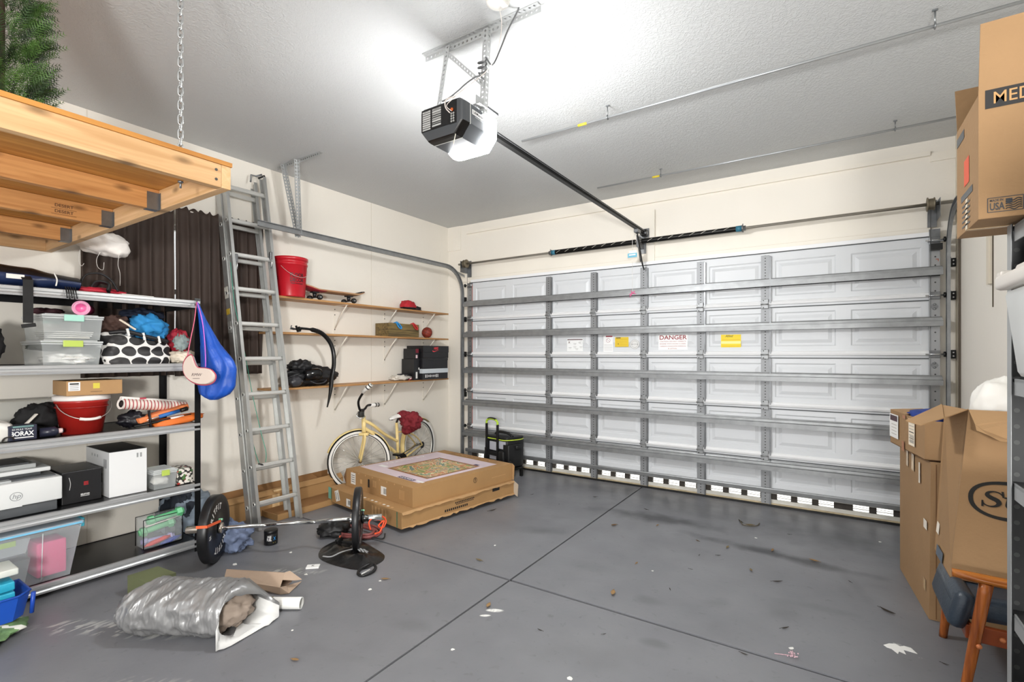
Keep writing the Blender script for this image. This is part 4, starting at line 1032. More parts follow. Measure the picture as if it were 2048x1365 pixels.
# polka dot bag
def polka_mat():
    m = bpy.data.materials.new('polka'); m.use_nodes = True; nt = m.node_tree; bs = nt.nodes['Principled BSDF']; L = nt.links.new
    uv = nt.nodes.new('ShaderNodeUVMap'); sx = nt.nodes.new('ShaderNodeSeparateXYZ'); L(uv.outputs[0], sx.inputs[0])
    def mt(op, *a):
        n = nt.nodes.new('ShaderNodeMath'); n.operation = op
        for i, v in enumerate(a):
            if isinstance(v, (int, float)): n.inputs[i].default_value = v
            else: L(v, n.inputs[i])
        return n.outputs[0]
    row = mt('FLOOR', sx.outputs[1]); sh = mt('MULTIPLY', mt('MODULO', mt('ABSOLUTE', row), 2), .5)
    u = mt('SUBTRACT', mt('FRACT', mt('ADD', sx.outputs[0], sh)), .5); v = mt('SUBTRACT', mt('FRACT', sx.outputs[1]), .5)
    d = mt('SQRT', mt('ADD', mt('MULTIPLY', u, u), mt('MULTIPLY', v, v))); h = mt('LESS_THAN', d, .46)
    mx = nt.nodes.new('ShaderNodeMix'); mx.data_type = 'RGBA'; L(h, mx.inputs[0]); mx.inputs[6].default_value = lin('e4e2de'); mx.inputs[7].default_value = lin('201f20')
    L(mx.outputs[2], bs.inputs['Base Color']); bs.inputs['Roughness'].default_value = .5
    return m
t = thing('polka_dot_bag', 'black tote bag with white rings between large dots, beside the clear boxes', 'bag', (-4.08, 1.42, Z4))
b = B(polka_mat(), M('1d1c1e', .5)); n0 = len(b.bm.faces)
y0, y1 = 1.225, 1.63
def f_(u, v):
    a = u*2*PI; q = Vector((math.cos(a), math.sin(a), 0)); q = Vector([math.copysign(abs(k)**.55, k) for k in q])
    k = 1+.10*noise.noise(Vector((q.x*2, q.y*2, v*3)))+.05*noise.noise(Vector((q.x*6, q.y*6, v*7)))
    top = .215-.075*(q.y+1)/2
    if v > .93: k *= (1-(v-.93)/.07)
    return Vector((-4.08+q.x*.135*k*(1-.12*v), (y0+y1)/2+q.y*(y1-y0)/2*k*(1-.06*v), Z4+.002+min(v/.93, 1)*top+.01*noise.noise(Vector((q.x*3, q.y*3, 9)))*v))
NU, NV = 48, 22
g = b.grid(f_, NU, NV, 0, wrapu=True)
for f in b.bm.faces:
    idx = None
for i in range(NU):
    for j in range(NV-1):
        vs_ = {g[i][j], g[(i+1) % NU][j], g[(i+1) % NU][j+1], g[i][j+1]}
        f = b.bm.faces.get(list([g[i][j], g[(i+1) % NU][j], g[(i+1) % NU][j+1], g[i][j+1]]))
        if not f: continue
        for l in f.loops:
            ii, jj = (i, j) if l.vert is g[i][j] else ((i+1, j) if l.vert is g[(i+1) % NU][j] else ((i+1, j+1) if l.vert is g[(i+1) % NU][j+1] else (i, j+1)))
            q_ = l.vert.co; l[b.uv].uv = ((q_.y-q_.x)/.086+40.2, (q_.z-Z4)/.074+20.3)
b.build('bag_body', t)
b = B(M('1d1c1e', .5, var=.2, vs=12), M('e4e2de', .5))
b.tube(curve_pts([(-3.99, 1.26, Z4+.21), (-3.95, 1.34, Z4+.22), (-3.94, 1.45, Z4+.19), (-3.95, 1.58, Z4+.16)], 6), .022, 8, 0, flat=.6)
for y, z in ((1.34, .215), (1.43, .19), (1.52, .17)): b.box((-3.925, y, Z4+z), (.012, .012, .05), 1, rot=Rx(.2))
b.build('handle', t, label='rolled black handle with white tabs')
cloth_blob('blue_hoodie', 'bright blue fleece garment bundled on the polka dot bag', 'garment', (-4.07, 1.50, Z4+.255), (.26, .25, .17), '2c88c4', 11, ridg=.18, var=.15)
cloth_blob('navy_garment', 'dark navy cloth piled behind the blue fleece', 'garment', (-4.20, 1.52, Z4+.345), (.2, .26, .1), '1a2438', 12)
cloth_blob('brown_garment', 'brown cloth bundle with a pale edge beside the blue fleece', 'garment', (-4.10, 1.32, Z4+.272), (.2, .14, .12), '4a342c', 13)
b = B(M('e6d8c4', .8)); b.tube(curve_pts([(-3.975, 1.31, Z4+.30), (-3.96, 1.34, Z4+.275), (-3.95, 1.37, Z4+.25), (-3.945, 1.39, Z4+.235)], 5), [.008]*16 if False else .011, 7, flat=.6); solo(b, 'cream_strap', 'short cream strap hanging between brown cloth and blue fleece', 'strap')
t = thing('red_grey_bag', 'small red pouch with grey and teal lining near the shelf post', 'pouch', (-4.03, 1.68, Z4+.06))
b = B(M('a82838', .6, var=.2, vs=10)); b.blob((-4.03, 1.685, Z4+.165), (.17, .14, .17), amp=.35, seed=15, n=22, ridg=.15); b.build('pouch_body', t)
b = B(M('8d9b98', .6, var=.2, vs=12), M('5fb8a6', .6)); b.blob((-3.96, 1.675, Z4+.155), (.06, .10, .12), amp=.4, seed=16, n=16, ridg=.2, mfn=lambda u, v: 1 if .3 < u < .42 else 0); b.build('lining', t, label='grey and teal lining')
t = thing('cream_sun_hat', 'crumpled cream cap at the right end of the second shelf', 'hat', (-4.02, 1.70, Z4))
b = B(M('ddd2c0', .8, var=.08, vs=9)); b.blob((-4.0, 1.69, Z4+.045), (.18, .17, .1), amp=.3, seed=17, n=24, ridg=.15, flat=Z4+.001); b.build('crown', t)
b = B(M('d5c8b4', .8)); b.blob((-3.97, 1.73, Z4+.07), (.10, .10, .03), amp=.3, seed=18, n=14, rot=Ry(.5)); b.build('brim', t)
# drawstring bag and pouch hanging on the front post
t = thing('blue_drawstring_bag', 'bright blue drawstring bag hanging from the front shelf post', 'bag', (-3.84, 1.86, .98))
b = B(M('1550b4', .42, var=.15, vs=6, bump=.5, bs=16))
top = PW(397, 606, 3.62)
def f_(u, v):
    a = u*2*PI; 
    py = 606+ (800-606)*v
    # silhouette (left, right) in the photo against height
    def lerp(tab, q):
        for (q0, x0), (q1, x1) in zip(tab, tab[1:]):
            if q <= q1: return x0+(x1-x0)*(q-q0)/(q1-q0)
        return tab[-1][1]
    l = lerp(((606, 393), (640, 398), (690, 404), (740, 402), (770, 396), (788, 400), (800, 420)), py)
    r = lerp(((606, 397), (640, 412), (690, 440), (720, 466), (737, 473), (775, 470), (790, 458), (800, 436)), py)
    w = 3.60; kk = w/980
    rad = (r-l)/2*kk; cx_ = (l+r)/2
    wr = 1+.2*noise.noise(Vector((math.cos(a)*3, math.sin(a)*3, v*3)))+.14*math.sin(a*9+v*4+2*noise.noise(Vector((a, v*4, 2))))*(1-v*.3)
    c = PW(cx_, py, w); rr = Vector((_R[0], _R[1], 0)); ff = Vector((_W[0], _W[1], 0))
    return c+rr*math.cos(a)*rad+ff*math.sin(a)*min(rad, .075)*wr*.8
b.grid(f_, 40, 36, 0, wrapu=True); b.build('bag_body', t)
b = B(M('c46ad0', .6)); b.tube(curve_pts([PW(394, 604, 3.53), PW(404, 640, 3.5), PW(409, 680, 3.5), PW(411, 715, 3.5), PW(411, 735, 3.5)], 5), .004, 6); b.build('drawcord', t, label='purple drawcord')
b = B(BLACKM); b.cyl(PW(394, 603, 3.66), PW(394, 603, 3.52), .004); b.build('hanging_loop', t)
t = thing('beige_pouch', 'beige boomerang shaped pouch hanging on a pink cord over the blue bag', 'pouch', PW(400, 770, 3.47))
b = B(M('d8c8bc', .7), M('c0485e', .6), M('6a5a5a', .7))
out = [(367, 728), (374, 714), (383, 710), (388, 722), (395, 735), (412, 737), (424, 741), (432, 752), (428, 764), (415, 770), (395, 769), (378, 760), (368, 746)]
pts = curve_pts([PW(x, y, 3.44) for x, y in out], 4, closed=True); ctr = sum(pts, Vector())/len(pts)
def pouch(b, off, k, m):
    ff = Vector((_W[0], _W[1], 0)); ring = [b.v(ctr+(p-ctr)*k+ff*off) for p in pts]; return ring
r0 = pouch(b, .0, .98, 0); r1 = pouch(b, -.018, .9, 0); r2 = pouch(b, .018, .9, 0)
n = len(pts)
for A_, C_, m_ in ((r0, r1, 0), (r0, r2, 0)):
    for k in range(n): b.f([A_[k], A_[(k+1) % n], C_[(k+1) % n], C_[k]], m_, True)
b.f(r1, 0); b.f(r2[::-1], 0)
b.tube([p+(p-ctr).normalized()*.001 for p in pts], .0035, 5, 1, closed=True)
rr = Vector((_R[0], _R[1], 0)); o_ = PW(396, 750, 3.44)-Vector((_W[0], _W[1], 0))*.019
b.text('RMW', o_, rr, ZV, .03, 2, font_shear=.3, width=.075); b.rect(o_-ZV*.025, rr, ZV, .05, .003, 2)
b.build('pouch_body', t)
b = B(M('e06a86', .5)); b.tube(curve_pts([PW(393, 605, 3.54), PW(389, 640, 3.5), PW(381, 680, 3.46), PW(375, 712, 3.44)], 5), .0035, 5); b.tube([PW(394, 605, 3.54), PW(401, 625, 3.53)], .003, 5); b.build('cord', t, label='pink cord')

# ---- third shelf ----
t = thing('red_drinks_bucket', 'red plastic bucket with white lid and wire handle on the third shelf', 'bucket', (-4.09, 1.12, Z3))
bc = Vector((-4.10, 1.15, Z3))
b = B(M('a82620', .28, var=.06, vs=5), M('8e1c18', .3)); b.lathe([(.105, .0), (.132, .195), (.137, .197), (.138, .215), (.134, .216)], bc, n=36); b.lathe([(.13, .165), (.1365, .167), (.1365, .172), (.13, .174)], bc, n=36, m=1, cap=False); b.build('bucket_body', t)
b = B(M('eee9e4', .35)); b.lathe([(.142, .213), (.146, .216), (.146, .236), (.136, .246), (.0, .247)], bc, n=36); b.build('lid', t, label='white snap lid')
b = B(M('c9c6c0', .3, .7), M('efe4de', .4)); 
h = []
for i in range(17):
    a = PI*i/16; h.append(bc+Vector((.04+.115*math.sin(a), -.138*math.cos(a), .195-.10*math.sin(a))))
b.tube(h, .0028, 6, 0); b.tube(h[6:11], .0095, 8, 1); b.build('handle', t, label='wire handle with a white grip')
t = thing('cardboard_shipping_box', 'small flat cardboard box with white label on the red bucket lid', 'box', (-4.1, 1.16, Z3+.248))
b = B(CARD, M('f4f2ee', .6), M('d8c84a', .6), INK, M('8a8884', .6)); bx = Vector((-4.08, 1.175, Z3+.248+.047)); b.box(bx, (.26, .285, .092), 0, bev=.003)
fx = bx.x+.1302
b.rect((fx, bx.y-.105, bx.z+.012), YV, ZV, .058, .055, 1)
for i in range(4): b.rect((fx+.0004, bx.y-.105, bx.z+.028-.012*i), YV, ZV, .044, .004 if i else .009, 4 if i else 3)
b.rect((fx, bx.y+.005, bx.z+.012), YV, ZV, .034, .034, 2); b.rect((fx, bx.y+.005, bx.z-.025), YV, ZV, .06, .002, 3); b.rect((fx, bx.y+.085, bx.z+.01), YV, ZV, .08, .012, 2) if False else None
b.build('box_body', t)
# clear acrylic case with dark gear
t = thing('clear_display_case', 'clear plastic case of black gear behind the detergent carton', 'storage box', (-4.33, .98, Z3))
b = B(M('cfd2cc', .15, alpha=.22), M('2a2624', .5)); b.bb(-4.42, -4.24, .78, 1.05, Z3+.002, Z3+.215, 0); b.build('case', t)
b = B(M('b5b2a6', .3, alpha=.5)); b.bb(-4.425, -4.235, .775, 1.055, Z3+.2155, Z3+.222, 0); b.build('lid', t)
cloth_blob('black_backpack', 'black padded gear bundle beside the red bucket', 'bag', (-4.20, .96, Z3+.1), (.14, .22, .19), '131315', 21, amp=.3, flat=Z3+.002)
b = B(M('d9d4ca', .7)); b.tube(curve_pts([(-4.10, .93, Z3+.14), (-4.08, .90, Z3+.11), (-4.07, .875, Z3+.085)], 4), [.012]*9, 7, flat=.4); solo(b, 'pale_strap', 'short pale strap over the black gear bundle', 'strap')
t = thing('borax_carton', 'crushed dark blue laundry carton printed BORAX on the third shelf', 'carton', (-4.02, .83, Z3))
b = B(M('23263a', .55, var=.15, vs=9), M('f0f0ee', .5), M('6c8f8c', .6)); c_ = Vector((-4.02, .842, Z3+.047)); b.box(c_, (.09, .125, .088), 0, rot=Rz(.05), bev=.004); fx = -3.9735
b.text('BORAX', (fx, .84, Z3+.042), YV, ZV, .036, 1, bold=.03, width=.10); b.text('20 MULE TEAM', (fx, .84, Z3+.068), YV, ZV, .014, 1, width=.085); b.rect((fx, .84, Z3+.02), YV, ZV, .1, .006, 1); b.rect((fx, .84, Z3+.084), YV, ZV, .1, .01, 2); b.build('carton_body', t)
b = B(M('2a2c3c', .3), M('e8c8c4', .4)); b.lathe([(.0, 0), (.028, .002), (.03, .07), (.012, .09), (.012, .11)], (-4.02, .925, Z3+.032), n=16, axis=(.1, 1, .02)); b.lathe([(.015, .085), (.016, .105), (.0, .106)], (-4.02, .925, Z3+.032), n=14, m=1, axis=(.1, 1, .02)); solo(b, 'spray_bottle', 'dark bottle with pale pink cap lying next to the carton', 'bottle')
t = thing('white_iron', 'white rounded appliance at the left end of the third shelf', 'appliance', (-4.04, .69, Z3))
b = B(M('e4e2dc', .35)); b.blob((-4.04, .72, Z3+.05), (.15, .20, .15), amp=.1, seed=22, n=20, flat=Z3+.002, pw=.8); b.build('body', t)
b = B(M('2a2422', .5)); b.tube(curve_pts([(-3.962, .755, Z3+.008), (-3.957, .765, Z3+.028), (-3.962, .795, Z3+.03), (-3.967, .805, Z3+.01)], 4), .004, 6); b.build('foot_loop', t, label='dark outlined foot')
# striped beach mat roll
def stripe_mat(c1, c2, n, dirx=1, duty=.5):
    m = bpy.data.materials.new('stripe'); m.use_nodes = True; nt = m.node_tree; bs = nt.nodes['Principled BSDF']; L = nt.links.new
    tc = nt.nodes.new('ShaderNodeTexCoord'); sx = nt.nodes.new('ShaderNodeSeparateXYZ'); L(tc.outputs['Object'], sx.inputs[0])
    def mt(op, *a):
        q = nt.nodes.new('ShaderNodeMath'); q.operation = op
        for i, v in enumerate(a):
            if isinstance(v, (int, float)): q.inputs[i].default_value = v
            else: L(v, q.inputs[i])
        return q.outputs[0]
    h = mt('LESS_THAN', mt('FRACT', mt('MULTIPLY', sx.outputs[dirx], n)), duty)
    mx = nt.nodes.new('ShaderNodeMix'); mx.data_type = 'RGBA'; L(h, mx.inputs[0]); mx.inputs[6].default_value = lin(c2); mx.inputs[7].default_value = lin(c1)
    L(mx.outputs[2], bs.inputs['Base Color']); bs.inputs['Roughness'].default_value = .6
    return m
t = thing('rolled_beach_mat', 'rolled mat with thin red and white stripes resting on orange gear', 'mat', (-4.02, 1.4, Z3+.13))
p0 = Vector((-3.97, 1.315, Z3+.178)); p1 = Vector((-4.10, 1.76, Z3+.115))
b = B(stripe_mat('b8484a', 'efe6dc', 42, 1, .3), M('f1ebe4', .6), M('2a2020', .8), M('b8384a', .6)); b.tube([p0, p0.lerp(p1, .5), p1], [.037, .036, .033], 24, 0, cap=False); 
dx = (p1-p0).normalized()
b.lathe([(.037, 0), (.026, -.001), (.024, .004)], p0, n=24, m=1, axis=dx, cap=False); b.lathe([(.024, .004), (.014, .004), (.012, .001), (.0, .001)], p0, n=20, m=2, axis=dx)
b.tube([p0+ZV*.037+dx*.0, p1+ZV*.033], [.013, .012], 8, 1); b.box(p0.lerp(p1, .3)+ZV*.044+XV*.015, (.02, .035, .01), 3)
b.build('roll', t)
b = B(M('e8854f', .6, var=.06, vs=8)); b.box((-4.02, 1.57, Z3+.085), (.10, .34, .035), 0, rot=Rx(.22) @ Rz(.15), bev=.006); solo(b, 'orange_foam_mat', 'folded salmon orange mat under the striped roll', 'mat')
b = B(M('e0722a', .6, var=.08, vs=8)); b.blob((-3.99, 1.66, Z3+.03), (.14, .34, .06), amp=.15, seed=31, n=18, rot=Rx(.12), flat=Z3+.001, pw=.7); solo(b, 'orange_bag', 'bright orange flat bag at the right end of the third shelf', 'bag')
t = thing('beach_umbrella', 'folded umbrella with blue sleeve and metal shaft between the orange mats', 'umbrella', (-4.0, 1.5, Z3+.05))
b = B(M('2a6cb8', .5), BLACKM, STEEL, M('e4e2de', .5)); q0 = Vector((-3.955, 1.42, Z3+.045)); q1 = Vector((-3.975, 1.72, Z3+.108)); b.tube([q0, q1], .006, 8, 2); b.tube([q0.lerp(q1, .38), q0.lerp(q1, .82)], .013, 10, 0); b.tube([q0.lerp(q1, .85), q0.lerp(q1, 1.0)], .016, 8, 1)
b.build('sleeve_and_shaft', t)
b = B(BLACKM, M('e4e2de', .5)); q0 = Vector((-3.945, 1.38, Z3+.02)); q1 = Vector((-3.955, 1.735, Z3+.062)); b.tube([q0, q1], .009, 8, 0); b.tube([q0.lerp(q1, .62), q0.lerp(q1, .86)], .0125, 8, 1); b.build('pole', t, label='black pole with a white sleeve')
b = B(M('1a1a20', .4, var=.3, vs=12)); b.blob((-4.04, 1.40, Z3+.06), (.13, .16, .11), amp=.35, seed=33, n=18, flat=Z3+.002); b.tube([(-3.955, 1.47, Z3+.12), (-3.94, 1.475, Z3+.005)], .016, 8, flat=.4); solo(b, 'black_straps', 'black straps and fittings bundled below the striped roll', 'straps')

# ---- fourth shelf ----
t = thing('printer', 'white and grey inkjet printer with round badge on the fourth shelf', 'printer', (-4.15, .78, Z2))
PW_ = M('dfe1e0', .4); PG = M('55585b', .4); PGL = M('b5b8b8', .4)
b = B(PG); b.bb(-4.36, -3.985, .40, 1.0, Z2+.002, Z2+.062, 0, bev=.006); b.build('paper_tray', t, label='grey paper tray base')
b = B(PW_, PG, M('8a8d8f', .4), PGL); b.bb(-4.38, -3.97, .38, 1.02, Z2+.064, Z2+.205, 0, bev=.008); b.bb(-4.37, -4.02, .40, 1.0, Z2+.2055, Z2+.214, 1); b.bb(-4.06, -4.0, .62, .80, Z2+.206, Z2+.217, 3)
fx = -3.969
b.tube([Vector((fx, .815+.026*math.cos(i*PI/14), Z2+.125+.024*math.sin(i*PI/14))) for i in range(28)], .0015, 5, 2, closed=True); b.text('hp', (fx, .815, Z2+.126), YV, ZV, .038, 2, font_shear=.25)
b.bb(fx-.002, fx+.001, .42, .84, Z2+.063, Z2+.068, 0); b.bb(fx-.002, fx+.0015, .6, .66, Z2+.064, Z2+.0665, 1)
b.build('front_body', t)
b = B(PW_, PGL, PG); b.bb(-4.42, -4.07, .38, .99, Z2+.232, Z2+.258, 0, bev=.005); b.bb(-4.40, -4.10, .40, .93, Z2+.259, Z2+.285, 1, bev=.004); b.bb(-4.38, -4.12, .42, .9, Z2+.2855, Z2+.292, 2); b.bb(-4.4, -4.1, .42, .95, Z2+.214, Z2+.231, 2); b.build('scanner_lid', t)
t = thing('black_shoe_box', 'black box with small red emblem between the printer and the white box', 'box', (-4.2, 1.12, Z2))
b = B(M('1c1c1e', .4), M('c83238', .5), M('e8e8e6', .5)); b.bb(-4.36, -4.045, 1.035, 1.235, Z2+.001, Z2+.205, 0, bev=.004); fx = -4.0448
for k in range(3): b.rect((fx, 1.155, Z2+.128-.009*k), YV, ZV, .024, .005, 1)
for k in range(2): b.rect((fx, 1.148+.014*k, Z2+.119), YV, ZV, .004, .024, 1)
b.text('SELETON', (fx, 1.15, Z2+.05), YV, ZV, .012, 2, bold=.04, width=.045); b.rect((fx, 1.15, Z2+.04), YV, ZV, .045, .003, 2)
b.tube(curve_pts([(fx+.001, 1.07, Z2+.17), (fx+.001, 1.077, Z2+.13), (fx+.001, 1.072, Z2+.09)], 4), .0015, 5, 2)
b.build('box_body', t)
t = thing('white_appliance_box', 'tall white product box with black lid on the fourth shelf', 'box', (-4.2, 1.35, Z2))
b = B(M('e9eaea', .4), M('2a2b2e', .4), M('3a3c3e', .5), M('9a9c9c', .5)); b.bb(-4.42, -4.0, 1.262, 1.475, Z2+.001, Z2+.30, 0, bev=.002); b.bb(-4.418, -4.002, 1.264, 1.473, Z2+.3002, Z2+.303, 1)
for k in range(3): b.rect((-4.05-.0-.018*k, 1.2615, Z2+.22), XV, ZV, .006, .06, 2)
b.rect((-4.13, 1.2613, Z2+.12), XV, ZV, .03, .06, 3)
for k in range(3): b.rect((-4.2-.05*k, 1.2613, Z2+.26), XV, ZV, .012, .018, 3)
for k in range(2): b.rect((-3.9995, 1.42+.02*k, Z2+.26), YV, ZV, .01, .03, 3)
b.build('box_body', t)
clear_tub('small_latching_box', 'small clear plastic box with a lime latch beside the white product box', (-4.06, 1.575, Z2), (.20, .155, .135), M('b9cf5e', .4), taper=.86)
cloth_blob('paper_scraps', 'white paper scraps inside the small clear box', 'papers', (-4.06, 1.575, Z2+.05), (.13, .10, .07), 'eceae4', 41, n=12, flat=Z2+.005)
def xmas_mat():
    m = bpy.data.materials.new('gift_print'); m.use_nodes = True; nt = m.node_tree; bs = nt.nodes['Principled BSDF']; L = nt.links.new
    tc = nt.nodes.new('ShaderNodeTexCoord'); v = nt.nodes.new('ShaderNodeTexVoronoi'); v.inputs['Scale'].default_value = 48; L(tc.outputs['Object'], v.inputs[0])
    r = nt.nodes.new('ShaderNodeValToRGB'); r.color_ramp.interpolation = 'CONSTANT'; sp = nt.nodes.new('ShaderNodeSeparateColor'); L(v.outputs['Color'], sp.inputs[0]); L(sp.outputs[0], r.inputs[0])
    e = r.color_ramp.elements; e[0].color = lin('e9e4da'); e[1].position = .45; e[1].color = lin('b8382e')
    for p, c in ((.62, '2c2f2a'), (.75, 'e9e4da'), (.88, '4f7a42')): q = e.new(p); q.color = lin(c)
    r2 = nt.nodes.new('ShaderNodeValToRGB'); L(v.outputs['Distance'], r2.inputs[0]); r2.color_ramp.elements[0].position = .5; r2.color_ramp.elements[0].color = (1, 1, 1, 1); r2.color_ramp.elements[1].position = .62; r2.color_ramp.elements[1].color = (.05, .05, .05, 1)
    mx = nt.nodes.new('ShaderNodeMix'); mx.data_type = 'RGBA'; mx.blend_type = 'MULTIPLY'; mx.inputs[0].default_value = 1; L(r.outputs[0], mx.inputs[6]); L(r2.outputs[0], mx.inputs[7]); L(mx.outputs[2], bs.inputs['Base Color']); bs.inputs['Roughness'].default_value = .5
    return m
b = B(xmas_mat()); b.box((-4.06, 1.715, Z2+.058), (.17, .10, .112), 0, rot=Rz(-.1), bev=.004); solo(b, 'patterned_gift_box', 'small box with busy red, white and green print at the shelf end', 'box')

# ---- bottom shelf ----
t = thing('large_storage_tote', 'large translucent storage tote with blue lid edge on the bottom shelf', 'storage box', (-4.12, .78, Z1))
cx, cy = -4.13, .80
b = B(M('dfe6ec', .25, alpha=.28)); 
def ring(kx, z): return [b.v((cx+x*.20*kx, cy+y*.30*kx, Z1+z)) for x, y in ((-1, -1), (1, -1), (1, 1), (-1, 1))]
A_ = ring(.84, .002); C_ = ring(1, .31); b.f(A_[::-1])
for k in range(4): b.f([A_[k], A_[(k+1) % 4], C_[(k+1) % 4], C_[k]])
b.build('tub', t)
b = B(M('c9d9e6', .3, alpha=.6), M('7fc4e6', .3)); b.box((cx, cy, Z1+.322), (.42, .62, .02), 0, bev=.006); b.box((cx+.212, cy, Z1+.322), (.006, .6, .010), 1); b.build('lid', t, label='pale lid with a light blue edge')
b = B(M('4fb8d0', .35)); b.box((cx+.10, cy+.318, Z1+.305), (.12, .02, .055), 0, bev=.006); b.build('latch', t, label='turquoise latch')
b = B(M('e8ecee', .3, alpha=.6)); 
for y in (.62, .92): b.tube([(cx+.172, y, Z1+.01), (cx+.203, y+.0, Z1+.30)], .003, 5)
b.build('ribs', t)
b = B(M('e0407e', .6)); b.box((-4.08, .975, Z1+.12), (.16, .14, .21), 0, rot=Rz(.05), bev=.01); solo(b, 'pink_folder', 'pink folders standing inside the large translucent tote', 'folder')
t = thing('inner_storage_box', 'smaller clear box with lime latch inside the large tote, upper one', 'storage box', (-4.12, .72, Z1+.18)); b = B(M('dfe5e6', .3, alpha=.4)); b.box((-4.12, .70, Z1+.235), (.26, .36, .09), 0, taper=(.9, .9)); b.build('tub', t); b = B(M('a9c65a', .4)); b.box((-3.985, .76, Z1+.265), (.008, .11, .03), 0); b.build('latch', t)
t = thing('inner_storage_box', 'smaller clear box with lime latch inside the large tote, lower one', 'storage box', (-4.12, .72, Z1+.01)); b = B(M('dfe5e6', .3, alpha=.4)); b.box((-4.12, .70, Z1+.085), (.26, .36, .14), 0, taper=(.88, .88)); b.build('tub', t); b = B(M('a9c65a', .4)); b.box((-3.985, .72, Z1+.14), (.008, .14, .035), 0); b.build('latch', t)
# zip bag of dumbbells
t = thing('clear_zip_bag', 'clear zip bag with black piping holding small dumbbells and bands', 'bag', (-4.05, 1.58, Z1))
zx, zy0, zy1 = -4.00, 1.455, 1.70
b = B(M('e4eaec', .12, alpha=.24)); b.bb(-4.13, zx, zy0, zy1, Z1+.004, Z1+.215, 0, bev=.012); b.build('clear_film', t)
b = B(BLACKM); 
for x in (-4.13, zx): b.tube(curve_pts([(x, zy0, Z1+.01), (x, zy0, Z1+.21), (x, zy1, Z1+.215), (x, zy1, Z1+.01)], 1), .0035, 5)
for x in (zx,): b.tube([(x, zy0, Z1+.008), (x, zy1, Z1+.008)], .0035, 5)
b.build('piping', t)
b = B(M('dcdad4', .4)); b.tube([(zx+.002, zy0+.01, Z1+.165), (zx+.002, zy1-.02, Z1+.185)], .004, 5); b.build('zipper', t, label='pale zipper')
def dumbbell(c, ax, L_, r, colr, label, group=None):
    ax = Vector(ax).normalized(); c = Vector(c); t = thing('dumbbell', label, 'dumbbell', c-ZV*r, group)
    b = B(M(colr, .45)); b.cyl(c-ax*L_/2, c+ax*L_/2, r*.62, n=12); b.build('grip', t)
    for s_ in (-1, 1):
        b = B(M(colr, .4)); b.lathe([(r*.5, 0), (r, r*.25), (r, r*1.1), (r*.5, r*1.3), (0, r*1.32)], c+ax*s_*L_*.27, n=6, axis=ax*s_, sm=False); b.build('head', t)
dumbbell((-4.03, 1.60, Z1+.20), (.1, 1, .12), .23, .036, '6cc88c', 'bright green dumbbell lying along the top of the clear zip bag')
dumbbell((-4.06, 1.56, Z1+.125), (.1, 1, .15), .22, .034, '84cf9a', 'green dumbbell in the middle of the clear zip bag')
dumbbell((-4.075, 1.57, Z1+.035), (.3, 1, .04), .2, .028, 'a9a0cc', 'pale lilac dumbbell at the bottom of the clear zip bag')
for nm, c_, d_, h_, sd, lb in (('red_band', (-4.03, 1.55, Z1+.035), (.04, .16, .03), 'e2403c', 51, 'red exercise band in the clear zip bag'), ('blue_band', (-4.02, 1.63, Z1+.02), (.04, .13, .03), '2c3fa0', 52, 'blue exercise band in the clear zip bag')):
    b = B(M(h_, .5)); b.blob(c_, d_, amp=.4, seed=sd, n=12, rot=Rx(.2)); solo(b, nm, lb, 'exercise band')
# ---- jackets piled behind the post ----
cloth_blob('grey_jacket', 'grey blue jacket piled on the floor between the shelving and the wall', 'jacket', PW(375, 1040, 3.95), (.44, .42, .42), '7c8894', 61, amp=.3, ridg=.15, flat=.002, var=.15, n=30)
cloth_blob('black_jacket', 'dark navy jacket heaped behind the clear zip bag', 'jacket', PW(352, 1045, 3.83)+Vector((0, .03, 0)), (.24, .26, .46), '1c222c', 62, amp=.35, ridg=.15, flat=.002, n=26)

# ================= floor, far left =================
BLUE = M('1c50b4', .3, alpha=.75); 
t = thing('blue_plastic_basket', 'translucent blue plastic basket on the floor at the lower left', 'basket', (-3.66, .58, .07))
bx, by, bz = -3.64, .60, .075
b = B(M('1f56c0', .3, alpha=.8)); 
def ring(k, z, ins=0): return [b.v((bx+x*(.13*k-ins), by+y*(.185*k-ins), bz+z)) for x, y in ((-1, -1), (.6, -1), (1, -.7), (1, .7), (.6, 1), (-1, 1))]
A_ = ring(.86, 0); C_ = ring(1, .125); D_ = ring(1, .125, .006); E_ = ring(.86, .006, .006); b.f(A_[::-1])
for p, q in ((A_, C_), (C_, D_), (D_, E_)):
    for k in range(6): b.f([p[k], p[(k+1) % 6], q[(k+1) % 6], q[k]])
b.f(E_); b.tube([v.co.copy() for v in C_], .006, 6, 0, closed=True); b.build('basket_body', t)
b = B(M('1a48ac', .35)); b.bb(bx+.118, bx+.13, by+.115, by+.13, bz+.01, bz+.14, 0) if False else b.tube([(bx+.1, by+.185, bz+.01), (bx+.11, by+.19, bz+.12)], .01, 6); b.build('corner_rib', t)
b = B(M('2fa6c4', .4, var=.1, vs=9), M('e4e8e6', .4)); 
for k in range(3): b.box((bx-.02, by-.01, bz+.06+.05*k), (.19-.01*k, .28, .045), 0, rot=Rx(.02*k), bev=.006)
solo(b, 'teal_cleaning_packets', 'stack of teal and blue packets standing in the blue basket', 'packets')
b = B(M('d9ddd6', .4)); b.box((bx-.03, by-.005, bz+.235), (.18, .30, .035), 0, bev=.006); solo(b, 'white_tray', 'white plastic tray on top of the teal packets', 'tray')
b = B(M('6a8a5c', .7, var=.3, vs=30), M('e0e0d8', .7)); b.blob((-3.60, .60, .038), (.34, .36, .072), amp=.25, seed=71, n=20, ridg=.2, flat=.001, mfn=lambda u, v: 1 if int(u*40) % 5 == 0 else 0); solo(b, 'patterned_cloth', 'green and white patterned cloth under the blue basket', 'cloth')
